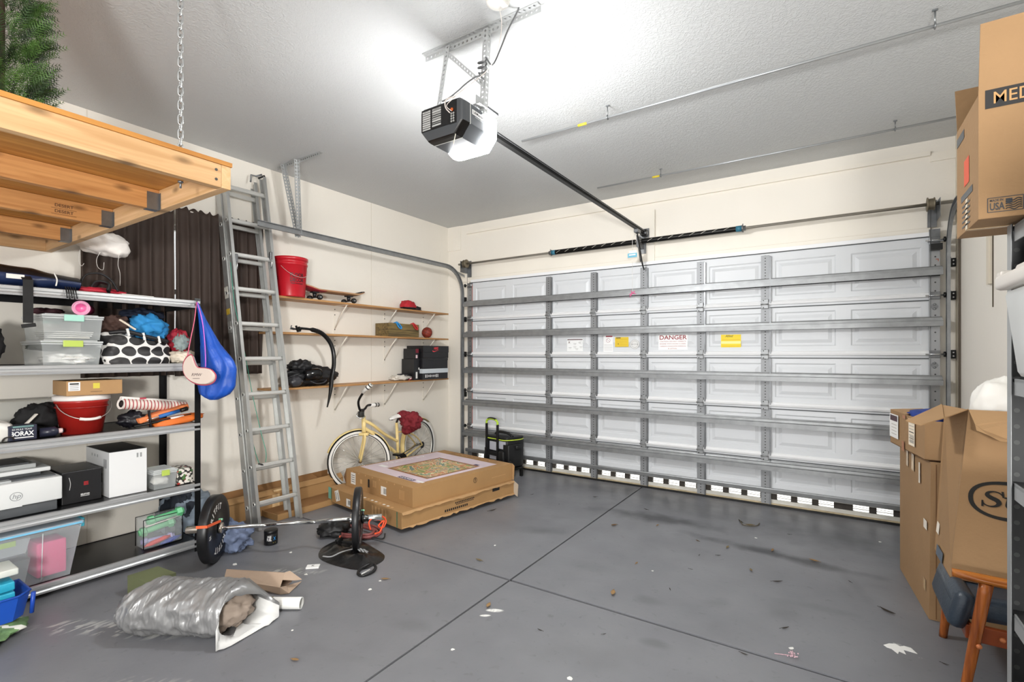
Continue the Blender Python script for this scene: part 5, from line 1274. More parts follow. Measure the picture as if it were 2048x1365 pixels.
b = B(M('6a6a6a', .5)); b.blob((-3.42, .58, .03), (.10, .12, .06), amp=.15, seed=72, n=14, flat=.001); solo(b, 'grey_shoe', 'grey shoe tip on the floor at the lower left edge', 'shoe')
# ================= on the wall shelves =================
ZT, ZM, ZB = 1.998, 1.660, 1.130
# red bucket
c = Vector((-4.375, 2.80, ZT+.0005)); t = thing('red_paint_bucket', 'tall red plastic bucket with black lettering at the left of the top wall shelf', 'bucket', c)
b = B(M('b91826', .3, var=.04, vs=4), M('8e101c', .3)); b.lathe([(.128, 0), (.130, .01), (.148, .30), (.153, .302), (.155, .318), (.149, .32), (.150, .345), (.157, .347), (.158, .375), (.15, .378), (.146, .37), (.14, .36)], c, n=40); b.build('bucket_body', t)
b = B(M('d8c8c4', .4, .3)); 
h = []
for i in range(15): a = PI*i/14; h.append(c+Vector((.03+.14*math.sin(a)*.95, -.152*math.cos(a)*.9, .31-.13*math.sin(a))))
b.tube(h, .002, 5); b.build('wire_handle', t)
b = B(M('1d1015', .5))
def curved_text(b, txt, cen, rad, ang, z, size, m=0, bold=.02, width=None):
    n0 = set(b.bm.verts); b.text(txt, (0, 0, 0), XV, YV, size, m, bold=bold, width=width, lift=0)
    for v in set(b.bm.verts)-n0:
        a = ang+v.co.x/rad; v.co = Vector((cen.x+rad*math.cos(a), cen.y+rad*math.sin(a), z+v.co.y))
ang = math.atan2(-2.8, 4.375)+.42
curved_text(b, 'FLOOR', c, .1445, ang, ZT+.20, .052, width=.13); curved_text(b, 'DECOR', c, .142, ang, ZT+.155, .052, width=.13); curved_text(b, 'TILE-WOOD', c, .1405, ang, ZT+.122, .018, width=.12)
a0 = ang-1.45; 
curved_text(b, '&', c, .1445, a0, ZT+.185, .085, width=.05); b.build('lettering', t, label='black printed lettering')
# skateboard
t = thing('skateboard', 'skateboard on its wheels on the top wall shelf next to the red bucket', 'skateboard', (-4.40, 3.3, ZT))
b = B(M('1e1a1a', .8), wood('c9a27a', '9c6a48', 1, 1), M('b03040', .5))
def f_(u, v):
    y = 2.93+.76*u; e = abs(u-.5)*2; w = .10*(1 if e < .72 else math.sqrt(max(0, 1-((e-.72)/.28)**2))*.98+.02)
    lift = .045*max(0, (e-.62)/.38)**1.4
    return Vector((-4.40+w*(v*2-1), y, ZT+.098+lift+.012*(v*2-1)**2))
g1 = b.grid(f_, 40, 9, 0)
g2 = b.grid(lambda u, v: f_(u, v)-ZV*.011, 40, 9, 1, mfn=lambda u, v: 2 if u < .3 else 1)
for i in range(39):
    for j in (0, 8): b.f([g1[i][j], g1[i+1][j], g2[i+1][j], g2[i][j]], 1)
b.text('element', (-4.40, 3.33, ZT+.0865), YV, XV, .07, 0, font_shear=.3, width=.2); b.build('deck', t)
for y in (3.08, 3.50):
    b = B(M('3a3a3c', .35, .7)); b.bb(-4.43, -4.37, y-.035, y+.035, ZT+.075, ZT+.087); b.cyl((-4.5, y, ZT+.030), (-4.30, y, ZT+.030), .006, n=8); b.tube([(-4.40, y, ZT+.03), (-4.40, y, ZT+.078)], [.016, .022], 8); tk_ = b.build('truck', t)
    for x in (-4.48, -4.315):
        b = B(BLACK, M('8a8a88', .4)); b.lathe([(.008, -.017), (.026, -.014), (.0275, 0), (.026, .014), (.008, .017)], (x, y, ZT+.0285), n=18, axis=XV); b.lathe([(.009, .0172), (.009, .018)], (x, y, ZT+.0285), n=10, m=1, axis=XV); b.build('wheel', tk_)
b = B(M('201c1c', .5), M('b8905e', .6)); 
b.slab([(-4.46+.085*math.cos(a)*(.9), 3.40+.36*math.sin(a), ZT+.001) for a in [k*PI/14 for k in range(28)]], ZV, .004, 0) if False else b.bm.free()
cloth_blob('red_black_cap', 'crumpled red and black cap on the right of the top wall shelf', 'cap', (-4.41, 4.40, ZT+.055), (.17, .20, .13), 'b0202a', 81, amp=.2, flat=ZT+.001, extra=[M('1a1416', .6)], mfn=lambda u, v: 1 if v > .55 else 0)
cloth_blob('black_glove', 'small black glove next to the red and black cap', 'glove', (-4.40, 4.53, ZT+.025), (.12, .14, .06), '1a1416', 82, amp=.3, flat=ZT+.001, n=14)
# wooden crate with clothes pegs
cr = Vector((-4.395, 4.27, ZM+.0005)); t = thing('wooden_crate', 'small dark stained wooden crate on the middle wall shelf', 'crate', cr)
WC = wood('8a7444', '4e4024', 1, 1.6); 
cy0, cy1, cx0, cx1 = 4.03, 4.56, -4.51, -4.29
y0c = P(743, 640, X=-4.29).y; y1c = P(838, 640, X=-4.29).y; cy0 = P(777, 650, X=-4.29).y; cy1 = y1c
for nm, a in (('front_board', (cx1-.012, cx1, cy0, cy1)), ('back_board', (cx0, cx0+.012, cy0, cy1)), ('end_board', (cx0+.0125, cx1-.0125, cy0, cy0+.012)), ('end_board', (cx0+.0125, cx1-.0125, cy1-.012, cy1))):
    b = B(WC, M('2a2214', .8)); b.bb(a[0], a[1], a[2], a[3], ZM+.001, ZM+.075, 0); b.bb(a[0], a[1], a[2], a[3], ZM+.078, ZM+.155, 0); b.bb(a[0]+.002, a[1]-.002, a[2]+.002, a[3]-.002, ZM+.074, ZM+.079, 1); b.build(nm, t)
b = B(WC); b.bb(cx0+.0125, cx1-.0125, cy0+.0125, cy1-.0125, ZM+.001, ZM+.01); b.build('base_board', t)
for yy, c1, c2, nm, lb in ((cy0+.16, '2f8fd0', 'b8e4f6', 'blue_carabiner', 'pale blue handled clip hooked over the crate front'), (cy1-.07, 'c22c30', 'f4cfc4', 'red_carabiner', 'red handled clip hooked over the crate right end')):
    b = B(M(c1, .4), M(c2, .4)); q = [(cx1+.012, yy-.05, ZM+.168), (cx1+.014, yy-.012, ZM+.15), (cx1+.016, yy+.03, ZM+.11), (cx1+.014, yy+.02, ZM+.095), (cx1+.013, yy-.015, ZM+.115)]
    b.tube(curve_pts(q, 4, closed=True), .009, 7, 0, closed=True); b.tube([q[1], q[2]], .006, 6, 1); b.tube([q[0], (cx1-.006, yy-.055, ZM+.162), (cx1-.03, yy-.06, ZM+.15)], .007, 6, 0); solo(b, nm, lb, 'clip')
cloth_blob('beige_rag', 'pale rag showing above the rim of the wooden crate', 'cloth', ((cx0+cx1)/2-.02, (cy0+cy1)/2-.06, ZM+.12), (.13, .28, .1), 'c8bda8', 84, n=16)
# basketball
bb_ = P(853, 658, X=-4.37); r_ = .068
c = Vector((-4.37, bb_.y+.01, ZM+r_+.001)); t = thing('basketball', 'small orange brown basketball on the middle wall shelf beside the crate', 'ball', (c.x, c.y, ZM))
b = B(M('8a3424', .6, var=.1, vs=30, bump=.3, bs=300, bd=.001)); b.blob(c, (2*r_, 2*r_, 2*r_), amp=0, n=20); b.build('skin', t)
b = B(M('1a1210', .6)); R1 = Rz(.5) @ Ry(.4)
def circ(nv, off): 
    a_, b_ = basis(nv); rr_ = math.sqrt(max(0, r_*r_-off*off))+.0004
    return [c+nv*off+(a_*math.cos(i*PI/16)+b_*math.sin(i*PI/16))*rr_ for i in range(32)]
for nv, off in ((R1 @ XV, 0), (R1 @ YV, 0), (R1 @ ZV, 0), (R1 @ ZV, .036), (R1 @ ZV, -.036)): b.tube(circ(nv, off), .0016, 5, 0, closed=True)
b.build('seam', t)
# bike fender hung on the middle shelf
t = thing('bicycle_fender', 'long curved black bicycle fender hanging off the middle wall shelf', 'fender', P(655, 815, X=-4.25))
fx = -4.27
pp = [(600, 657), (625, 660), (645, 668), (660, 685), (667, 705), (668, 730), (664, 755), (661, 785), (655, 815)]
sp = curve_pts([P(x, y, X=fx+.01*i) for i, (x, y) in enumerate(pp)], 5)
b = B(M('161616', .22, .1), M('8a8c8c', .25, .5)); N = len(sp)
rr = Vector((_R[0], _R[1], 0)); ff = Vector((_W[0], _W[1], 0)); rows = []
for i, p in enumerate(sp):
    d = (sp[min(i+1, N-1)]-sp[max(i-1, 0)]).normalized(); s_ = d.cross(ff).normalized(); w = .022*(1 if i < N*.8 else max(.15, 1-(i-N*.8)/(N*.22)))*(1 if i > 4 else .5)
    rows.append([b.v(p+s_*w*math.sin(a)+ff*(-.018*math.cos(a))) for a in [(-1.3+k*.433) for k in range(7)]])
for A_, C_ in zip(rows, rows[1:]):
    for k in range(6): b.f([A_[k], A_[k+1], C_[k+1], C_[k]], 0, True)
b.build('blade', t, solid=.0025)
b = B(BLACKM, GALVD); q = P(592, 659, X=-4.30)
b.tube([q+Vector((0, -.05, .01)), q, q+Vector((.01, .05, .0))], .008, 6, 0); b.tube([q+Vector((0, .0, .035)), q+Vector((.0, .02, -.025))], .010, 6, 0); b.tube([q+Vector((0, -.045, .035)), q+Vector((0, -.06, -.0)), q+Vector((0, -.02, -.005))], .005, 6, 1); b.box(q+Vector((.01, .02, .0)), (.03, .03, .05), 0, rot=Rx(.3), bev=.004)
b.cyl((q.x, q.y-.05, ZM+.001), (q.x, q.y-.05, q.z), .004, n=6) if False else None
b.build('clamp', t, label='black clamp with metal stays')
# black protective gear bag
t = thing('black_gear_bag', 'heap of glossy black padded sports gear on the lowest wall shelf', 'sports gear', (-4.40, 3.05, ZB))
b = B(M('1c1c1e', .45, var=.25, vs=9)); y0 = P(582, 740, X=-4.3).y; y1 = P(690, 740, X=-4.3).y
b.blob((-4.41, (y0+y1)/2-.02, ZB+.10), (.20, (y1-y0)*.95, .2), amp=.25, seed=91, n=30, ridg=.12, flat=ZB+.001); b.build('soft_bag', t)
b = B(M('1a1a1c', .5, var=.2, vs=9)); b.blob((-4.40, y0+.17, ZB+.20), (.19, .24, .13), amp=.35, seed=92, n=20, ridg=.2); b.build('padded_collar', t)
b = B(M('0e0e10', .12)); b.lathe([(.04, 0), (.058, .02), (.06, .14), (.05, .17), (.0, .175)], (-4.33, y0+.15, ZB+.115), n=24, axis=(.3, 1, .06)); b.build('glossy_shell', t, label='glossy black curved shell')
b = B(M('3c3c40', .25)); b.blob((-4.33, y0+.06, ZB+.055), (.12, .15, .11), amp=.15, seed=93, n=18, flat=ZB+.001); b.tube(curve_pts([(-4.30, y0+.20, ZB+.06), (-4.28, y0+.26, ZB+.03), (-4.28, y0+.34, ZB+.035), (-4.29, y0+.38, ZB+.06)], 4), .013, 8, flat=.5); b.build('visor', t, label='dark grey visor')
cloth_blob('white_black_laces', 'pair of crumpled pale laces and cloth beside the shoe boxes', 'cloth', (-4.39, P(800, 750, X=-4.39).y, ZB+.035), (.16, .28, .07), 'd8d2c8', 95, amp=.5, ridg=.3, flat=ZB+.001, n=18)
cloth_blob('black_scarf', 'black knitted piece lying on the pale laces', 'cloth', (-4.38, P(808, 748, X=-4.38).y, ZB+.062), (.08, .22, .045), '201c20', 96, amp=.5, ridg=.3, n=14)
b = B(M('b23040', .5), M('e8e4de', .5)); yy = P(828, 750, X=-4.33).y
for k in range(3): b.tube([(-4.33, yy-.09+.02*k, ZB+.008+.01*k), (-4.34, yy+.05+.01*k, ZB+.03+.012*k)], .006, 6, k % 2)
solo(b, 'striped_straws', 'few red and white striped sticks against the shoe boxes', 'sticks')
# shoe boxes
SB = M('17171a', .4); ya = P(847, 720, X=-4.24).y; yb = P(898, 720, X=-4.24).y
def shoebox(z, h, lid, dy, dx, label, art, body=SB, lidm=SB, group='shoe boxes stacked on the lowest wall shelf'):
    t = thing('shoe_box', label, 'shoe box', (-4.38, (ya+yb)/2+dy, z), group)
    x0, x1 = -4.53, -4.245+dx; b = B(body); b.bb(x0+.002, x1-.003, ya+.004+dy, yb-.004+dy, z+.0005, z+h-lid*.3, 0, bev=.002); b.build('box_body', t)
    b = B(lidm); b.bb(x0+.0005, x1, ya+dy, yb+dy, z+h-lid, z+h, 0, bev=.002); ld_ = b.build('lid', t)
    if art: art(ld_, x1, dy, z, h)
    return t
def art1(t, x1, dy, z, h):
    b = B(M('e04048', .5)); o = Vector((x1+.001, (ya+yb)/2+dy-.01, z+h-.045)); b.text('NIKE', o+ZV*.012, YV, ZV, .042, 0, bold=.03, width=.085, font_shear=.2)
    sw = [(-.065, -.002), (-.058, -.018), (-.035, -.022), (.07, .008), (-.03, -.010), (-.045, -.010), (-.055, -.002)]
    b.f([b.v(o+YV*x+ZV*(y-.012)) for x, y in sw]); b.build('logo', t, label='red swoosh and name')
def art3(t, x1, dy, z, h):
    b = B(M('d8d8d6', .5)); 
    for i in range(9):
        a = rnd.random(); b.rect((x1-.002, ya+.06+.028*i+dy, z+.045), YV, ZV, .012+.008*rnd.random(), .02+.02*rnd.random(), 0)
    b.build('printing', t, label='white printed marks')
zz = ZB+.001
shoebox(zz, .135, .055, -.012, .0, 'dark shoe box with pale grey lid at the bottom of the stack', art3, M('201f22', .4), M('c9d0d4', .4))
shoebox(zz+.1355, .135, .03, -.01, -.004, 'plain black shoe box in the middle of the stack', None)
shoebox(zz+.271, .155, .085, .0, .0, 'black shoe box with red swoosh lid on top of the stack', art1)
ys = ya-.01
for k, (y_, z_, dx_) in enumerate(((ya-.055, zz, .0),)):
    b = B(SB, M('b02838', .5), M('e4e2de', .5)); b.bb(-4.50, -4.29, ya-.115, ya-.016, zz, zz+.26, 0, bev=.002); b.rect((-4.2895, ya-.07, zz+.06), YV, ZV, .03, .08, 2); b.rect((-4.2895, ya-.03, zz+.14), YV, ZV, .02, .025, 2); solo(b, 'upright_shoe_box', 'black shoe box standing on end left of the stack', 'shoe box')
b = B(SB, M('7a2030', .5), M('e4c8cc', .5)); b.bb(-4.50, -4.30, ya-.085, ya-.016, zz+.2605, zz+.39, 0, bev=.002); b.rect((-4.2995, ya-.05, zz+.36), YV, ZV, .05, .05, 1); b.rect((-4.2993, ya-.06, zz+.29), YV, ZV, .03, .04, 2); solo(b, 'small_black_box', 'small black and maroon box on the upright shoe box', 'box')
RRv = Vector((_R[0], _R[1], 0)); FFv = Vector((_W[0], _W[1], 0))
# ================= bicycle =================
CREAM = M('ecd391', .3); TYRE = M('19191a', .6); WALLT = M('e6e4de', .5)
t = thing('cruiser_bicycle', 'cream yellow cruiser bicycle with white wall tyres leaning by the left wall', 'bicycle', (-4.2, 3.95, 0))
FW = Vector((-4.16, 3.45, .325)); RW_ = Vector((-4.30, 4.48, .325)); R = .325
fdir = Vector((-.50, -.86, 0)).normalized(); bdir = (FW-RW_); bdir.z = 0; bdir.normalize()
def wheel(c, d, name, lean):
    up = (ZV+lean).normalized(); ax = d.cross(up).normalized()
    def ring(r, off=0, n=48): return [c+(d*math.cos(2*PI*i/n)+up*math.sin(2*PI*i/n))*r+ax*off for i in range(n)]
    b = B(TYRE, WALLT); b.tube(ring(R-.024), .024, 12, 0, closed=True); ty_ = b.build(name, t)
    for s_ in (-1, 1):
        b = B(WALLT); A_ = [b.v(p) for p in ring(R-.014, s_*.0228)]; C_ = [b.v(p) for p in ring(R-.038, s_*.0205)]; D_ = [b.v(p) for p in ring(R-.026, s_*.0252)]
        for i in range(48): b.f([A_[i], A_[(i+1) % 48], D_[(i+1) % 48], D_[i]], 0, True); b.f([D_[i], D_[(i+1) % 48], C_[(i+1) % 48], C_[i]], 0, True)
        b.build('white_wall', ty_)
    b = B(M('d8d6ce', .3, .5)); b.tube(ring(R-.052), .011, 8, closed=True); b.build('rim', ty_)
    b = B(CHROME); 
    for i in range(28):
        a = 2*PI*i/28; s_ = 1 if i % 2 else -1
        b.tube([c+ax*.03*s_+(d*math.cos(a+.3*s_)+up*math.sin(a+.3*s_))*.016, c+(d*math.cos(a)+up*math.sin(a))*(R-.055)], .0013, 4)
    b.build('spokes', ty_, label='thin bright spokes')
    b = B(CHROME); b.cyl(c-ax*.05, c+ax*.05, .014, n=12); b.lathe([(.02, -.03), (.022, -.026), (.016, -.02), (.016, .02), (.022, .026), (.02, .03)], c, n=14, axis=ax); b.build('hub', ty_)
    return up, ax
lean = Vector((-.06, 0, 0))
upF, axF = wheel(FW, fdir, 'front_tyre', lean)
upR, axR = wheel(RW_, bdir, 'rear_tyre', lean)
HT = PW(727, 833, 5.18); HB = PW(728, 866, 5.13); ST = PW(793, 846, 5.60); BB = PW(797, 922, 5.58); SB_ = PW(795, 885, 5.59)
b = B(CREAM)
b.tube([HT, HB], .022, 12)
b.tube(curve_pts([HT.lerp(HB, .25), PW(745, 850, 5.22), PW(768, 868, 5.40), SB_.lerp(ST, .05)], 6), .017, 10)
b.tube(curve_pts([HT.lerp(HB, .7), PW(745, 868, 5.22), PW(768, 888, 5.40), PW(790, 905, 5.55), BB], 6), .019, 10)
b.tube([ST, BB], .017, 10)
for s_ in (-1, 1):
    o_ = axR*.05*s_
    b.tube(curve_pts([ST.lerp(BB, .25), PW(812, 865, 5.75)+o_*.6, PW(828, 876, 5.95)+o_, RW_+o_], 6), .009, 8); b.tube([BB+o_*.5, RW_+o_], .011, 8)
b.build('frame', t, label='cream yellow step through frame')
b = B(CREAM, BLACK)
for s_ in (-1, 1): b.tube(curve_pts([HB+ZV*-.01+axF*.035*s_, HB-ZV*.08+axF*.045*s_, FW+axF*.05*s_], 5), .012, 8)
b.box(HB-ZV*.015, (.10, .05, .03), 0, rot=Rz(.5), bev=.008); b.build('fork', t)
def fender(c, d, up, a0, a1, r, w, name, label=None):
    ax = d.cross(up).normalized(); b = B(CREAM); n = 26; rows = []
    for i in range(n):
        a = a0+(a1-a0)*i/(n-1); e = d*math.cos(a)+up*math.sin(a); rows.append([b.v(c+e*(r-.012*(q/w)**2)+ax*q) for q in (-w, -w*.6, 0, w*.6, w)])
    for A_, C_ in zip(rows, rows[1:]):
        for k in range(4): b.f([A_[k], A_[k+1], C_[k+1], C_[k]], 0, True)
    b.build(name, t, solid=.002, label=label)
fender(FW, fdir, upF, .35, 2.9, R+.016, .030, 'front_fender'); fender(RW_, bdir, upR, -.35, 2.3, R+.016, .032, 'rear_fender')
# bars
b = B(M('1c1c1c', .3, .4)); G1 = PW(742, 770, 4.98); G2 = PW(757, 810, 5.42); SC = PW(724, 822, 5.16)
b.tube(curve_pts([G1, G1.lerp(PW(727, 785, 5.02), .9), PW(717, 803, 5.08), PW(720, 821, 5.14), SC, PW(730, 818, 5.18), PW(737, 811, 5.28), G2], 6), .0125, 10); b.tube([HT, SC], .012, 8); b.box(SC, (.04, .04, .04), 0, bev=.008); hb_ = b.build('handlebar', t)
for g_, q in ((G1, PW(730, 781, 5.0)), (G2, PW(744, 811, 5.34))):
    d = (g_-q).normalized(); b = B(WALLT, BLACK); b.tube([g_-d*.125, g_], .022, 12, 0)
    for k in (.55, .98): b.tube([g_-d*(.10-.09*k)-d*.006, g_-d*(.10-.09*k)+d*.006], .0235, 12, 1)
    b.build('grip', hb_, label='white grip with black rings')
b = B(M('2c2c2a', .4), CHROME); b.box(PW(722, 829, 5.08), (.05, .05, .06), 0, bev=.006); b.tube(curve_pts([PW(716, 825, 5.05), PW(713, 832, 5.05), PW(722, 838, 5.05), PW(730, 833, 5.08)], 4), .006, 6, 1); b.build('brake_lever', t)
b = B(M('ecebe6', .4), M('2a211c', .5))
sc = PW(797, 833, 5.60); sd = Vector((bdir.x, bdir.y, -.12)).normalized()
def f_(u, v):
    a = v*2*PI; L_ = .29; x = (u-.45)*L_; w = .030+.085*max(0, 1-(u/.62))**.9 if u < .62 else .030*(1-max(0, (u-.9)/.1)*.9)
    if u < .06: w *= .35+.65*(u/.06)
    lat = sd.cross(ZV).normalized(); h = .030*(1 if u < .9 else .5)
    return sc+sd*x+lat*w*math.cos(a)+ZV*(h*math.sin(a)*(1 if math.sin(a) > 0 else .6)+.018*max(0, .25-u)/.25)
b.grid(f_, 24, 20, 0, mfn=lambda u, v: 1 if .52 < v < .98 else 0); b.tube([ST+ZV*.0, sc-ZV*.015], .012, 8, 1); 
for s_ in (-1, 1): b.lathe([(.018, 0), (.022, .01), (.018, .02), (.022, .03), (.018, .045)], sc-sd*.075+sd.cross(ZV).normalized()*.045*s_-ZV*.06, n=12, m=1)
b.build('saddle', t, label='white sprung saddle')
b = B(BLACKM, CHROME); lat = bdir.cross(ZV).normalized()
b.lathe([(.09, -.003), (.09, .003)], BB-lat*.05, n=28, axis=lat); b.tube([BB-lat*.07, BB-lat*.07+bdir*.13+ZV*.10], .009, 8, 1); b.box(BB-lat*.10+bdir*.14+ZV*.105, (.09, .07, .022), 0, rot=Rz(.15), bev=.004); b.tube([BB+lat*.06, BB+lat*.06-bdir*.13-ZV*.10], .009, 8, 1); b.box(BB+lat*.10-bdir*.14-ZV*.105, (.09, .07, .022), 0, rot=Rz(.15), bev=.004)
b.tube([BB-lat*.05+ZV*.085, RW_-lat*.05+ZV*.035], .004, 5, 0); b.tube([BB-lat*.05-ZV*.085, RW_-lat*.05-ZV*.035], .004, 5, 0); b.lathe([(.04, -.003), (.04, .003)], RW_-lat*.05, n=18, axis=lat)
b.build('crankset', t)
b = B(BLACKM); b.tube([FW+axF*.05+ZV*0, FW+axF*.06+Vector((.0, .0, 0))], .006); b.tube([PW(763, 897, 5.45), PW(740, 926, 5.25)], .006, 6); b.build('kickstand', t) if False else b.bm.free()
cl = B(M('7a1c26', .85, var=.12, vs=10)); cc_ = PW(822, 842, 5.62)
cl.blob(cc_, (.26, .22, .22), amp=.35, seed=101, n=30, ridg=.12); cl.blob(cc_+ZV*.07-RRv*.09, (.14, .12, .09), amp=.3, seed=102, n=16); cl.blob(cc_-ZV*.09-RRv*.04, (.13, .12, .14), amp=.3, seed=103, n=16)
solo(cl, 'maroon_jacket', 'maroon jacket draped over the bicycle saddle', 'jacket')

# ================= flat cartons =================
def lite(c): return c
A8 = -math.radians(8.8)
CARD2 = M('a98355', .78, var=.07, vs=3, bump=.12, bs=50); CARD3 = M('b08b5f', .75, var=.08, vs=4)
WHT = M('eeece6', .6); GRN = M('3f7d62', .6); PINKL = M('d8c8d0', .45, var=.08, vs=4)
def flatbox(t, near, L, Wd, z0, h, name):
    pass
ux = Vector((math.cos(A8), math.sin(A8), 0)); uy = Vector((-math.sin(A8), math.cos(A8), 0))
nearL = P(803, 1060, Z=.035); nearL.z = 0
zL0, zL1 = .035, .168
t = thing('flat_carton', 'wide flat brown carton lying on the floor, lower one of two', 'carton', (nearL.x-.55, nearL.y+.7, zL0))
WL, LL = 1.19, 1.36
def obox(b, near, w, l, z0, z1, m=0, sag=0):
    p = [near-ux*w, near, near+uy*l, near-ux*w+uy*l]; b.hexa([Vector((q.x, q.y, z0)) for q in p]+[Vector((q.x, q.y, z1)) for q in p], m)
b = B(CARD2, CARDD, TAPE); obox(b, nearL, WL, LL, zL0, zL1, 0); cb1 = b.build('carton_body', t)
fn_ = -uy; o0 = nearL-uy*.0012
b = B(WHT, GRN, INK, M('c9a06e', .7), M('7ab8a8', .6), CARDD)
def lab(b, x, z, w, h, m, rot=0, lift=.001): 
    c = nearL-ux*x+fn_*lift; c.z = z; a = rot; u_ = ux*math.cos(a)+ZV*math.sin(a); v_ = -ux*math.sin(a)+ZV*math.cos(a); b.rect(c, u_, v_, w, h, m, lift=.0004)
lab(b, .06, .102, .012, .128, 1); lab(b, 1.13, .102, .012, .13, 1); lab(b, 1.165, .102, .05, .13, 4, lift=.0008)
lab(b, 1.02, .112, .075, .10, 0, .35); lab(b, .82, .085, .07, .07, 0)
for k in range(6): lab(b, .80+.008*k-.02, .088, .004, .04, 2, lift=.0016)
for k in range(4): lab(b, .98+.02*k, .11, .008, .07, 2 if k % 2 else 0, .35, lift=.0018)
lab(b, .64, .10, .02, .085, 5)
for k in range(5): lab(b, .42-.05*k, .105, .02, .08, 3)
for k in range(9):
    c = nearL-ux*(.18+.06*k)+uy*.035; c.z = zL1; b.rect(c, ux, uy, .03, .02, 0 if k % 3 else 3)
b.build('labels', cb1, label='white stickers and green edge tape')
b = B(INK); 
for k, (d_, z_, w_, h_) in enumerate(((.60, .12, .24, .012), (.60, .105, .22, .008), (.50, .075, .28, .02), (1.0, .135, .10, .03))):
    c = nearL+uy*(d_+.1)+ux*.0012; c.z = z_; 
    if k == 3: b.rect(c, uy, ZV, w_, h_, 0)
    else:
        for j in range(12): b.rect(c+uy*(w_/12*(j-6)), uy, ZV, w_/18, h_, 0)
b.build('side_print', cb1, label='faint dark stencil print')
b = B(CARD3); # torn lower skirt and open top flap edges on the long side
pts = []
rn = random.Random(5)
for side, (s0, s1, za) in enumerate(((.0, LL, zL1),)):
    prev = None
    for k in range(33):
        y_ = LL*k/32; q = nearL+uy*y_+ux*.003; q.z = za+.002; q2 = q+ux*(.006+.012*rn.random())-ZV*(.01+.012*rn.random())
        cur = (b.v(q), b.v(q2))
        if prev: b.f([prev[0], cur[0], cur[1], prev[1]])
        prev = cur
    prev = None
    for k in range(41):
        y_ = LL*(.0+1.0*k/40); q = nearL+uy*y_+ux*.004; q.z = zL0+.012; q2 = q-ZV*(.004+.016*rn.random())+ux*.01
        cur = (b.v(q), b.v(q2))
        if prev: b.f([prev[0], cur[0], cur[1], prev[1]])
        prev = cur
b.build('torn_edge', t, solid=.003, label='torn pale cardboard edge')
b = B(M('b9ab98', .7), CARDD); q = nearL+uy*(LL+.001); q.z = 0; b.slab([q+ZV*zL0, q+ux*.05+ZV*(zL0-.02), q+ux*.06+ZV*(zL1-.03), q+ZV*zL1], uy, .004, 0); q = nearL-ux*WL; q.z = 0; b.slab([q+ZV*zL0, q-ux*.09+ZV*(zL0-.02)-uy*.02, q-ux*.05+ZV*(zL0-.0)+uy*.25, q+ZV*zL0+uy*.25], ZV, .004, 1); b.build('loose_flap', t)
nearU = P(825, 1017, Z=.17); nearU.z = 0; zU0, zU1 = .1695, .335; WU, LU = 1.06, 1.24
t = thing('flat_carton', 'flat brown carton with a colourful printed top, stacked on the lower one', 'carton', (nearU.x-.5, nearU.y+.6, zU0))
b = B(CARD2, CARDD); obox(b, nearU, WU, LU, zU0, zU1, 0); cb1 = b.build('carton_body', t)
def game_mat():
    m = bpy.data.materials.new('printed_picture'); m.use_nodes = True; nt = m.node_tree; bs = nt.nodes['Principled BSDF']; L = nt.links.new
    tc = nt.nodes.new('ShaderNodeTexCoord'); mp = nt.nodes.new('ShaderNodeMapping'); L(tc.outputs['Object'], mp.inputs[0])
    n = nt.nodes.new('ShaderNodeTexNoise'); n.inputs['Scale'].default_value = 5.5; n.inputs['Detail'].default_value = 2.5; n.inputs['Distortion'].default_value = 2.2; L(mp.outputs[0], n.inputs[0])
    r = nt.nodes.new('ShaderNodeValToRGB'); L(n.outputs[0], r.inputs[0]); e = r.color_ramp.elements; r.color_ramp.interpolation = 'EASE'
    e[0].position = .30; e[0].color = lin('b07a48'); e[1].position = .75; e[1].color = lin('c8a070')
    for p, c in ((.40, '6f9a5c'), (.46, 'd8b070'), (.50, 'b4463c'), (.54, 'e4d4a8'), (.60, '5c8a68'), (.66, '7a8a90')): q = e.new(p); q.color = lin(c)
    L(r.outputs[0], bs.inputs['Base Color']); bs.inputs['Roughness'].default_value = .35
    return m
b = B(PINKL, game_mat(), M('3a2a58', .5), M('f0f0ee', .5), M('9a6a48', .5), M('caa46a', .6), M('8e6a46', .6), M('b48a54', .6))
def top(b, x, y, w, l, m, lift=.0006):
    c = nearU-ux*x+uy*y; c.z = zU1; b.rect(c, ux, uy, w, l, m, lift)
top(b, .56, .62, .94, .98, 0); top(b, .46, .60, .62, .66, 4, .0009); top(b, .46, .60, .56, .60, 1, .0013)
top(b, .50, 1.175, .72, .10, 6, .0009)
c = nearU-ux*.50+uy*1.175; c.z = zU1; b.text('AIRZONE', c, -ux, -uy, .07, 7, bold=.02, width=.62, lift=.0018)
for k in range(1): b.tube([c+(-ux*.36*math.cos(a)-uy*.043*math.sin(a))+ZV*.0012 for a in [i*PI/16 for i in range(32)]], .0015, 4, 7, closed=True)
top(b, .30, .16, .22, .05, 2, .0012); c = nearU-ux*.30+uy*.16; c.z = zU1; b.text('GAMES', c, ux, uy, .04, 3, bold=.02, width=.19, lift=.0018); top(b, .12, .17, .10, .03, 3, .0012); top(b, .88, .30, .12, .05, 3, .0012) 
c = nearU-ux*.95+uy*.62; c.z = zU1; b.text('AIR HOCKEY', c, -uy, ux, .06, 3, width=.5, lift=.0012); top(b, .22, .95, .06, .04, 2, .0012)
b.build('printed_top', cb1, label='glossy printed picture panel on the top')
b = B(WHT, INK, CARDD, M('c9a06e', .7))
def lab2(b, x, z, w, h, m, lift=.001): c = nearU-ux*x-uy*lift; c.z = z; b.rect(c, ux, ZV, w, h, m, lift=.0004)
lab2(b, .93, .26, .085, .11, 0); lab2(b, .42, .235, .085, .075, 0)
for k in range(5): lab2(b, .40+.009*k-.02, .235, .004, .05, 1, .0018)
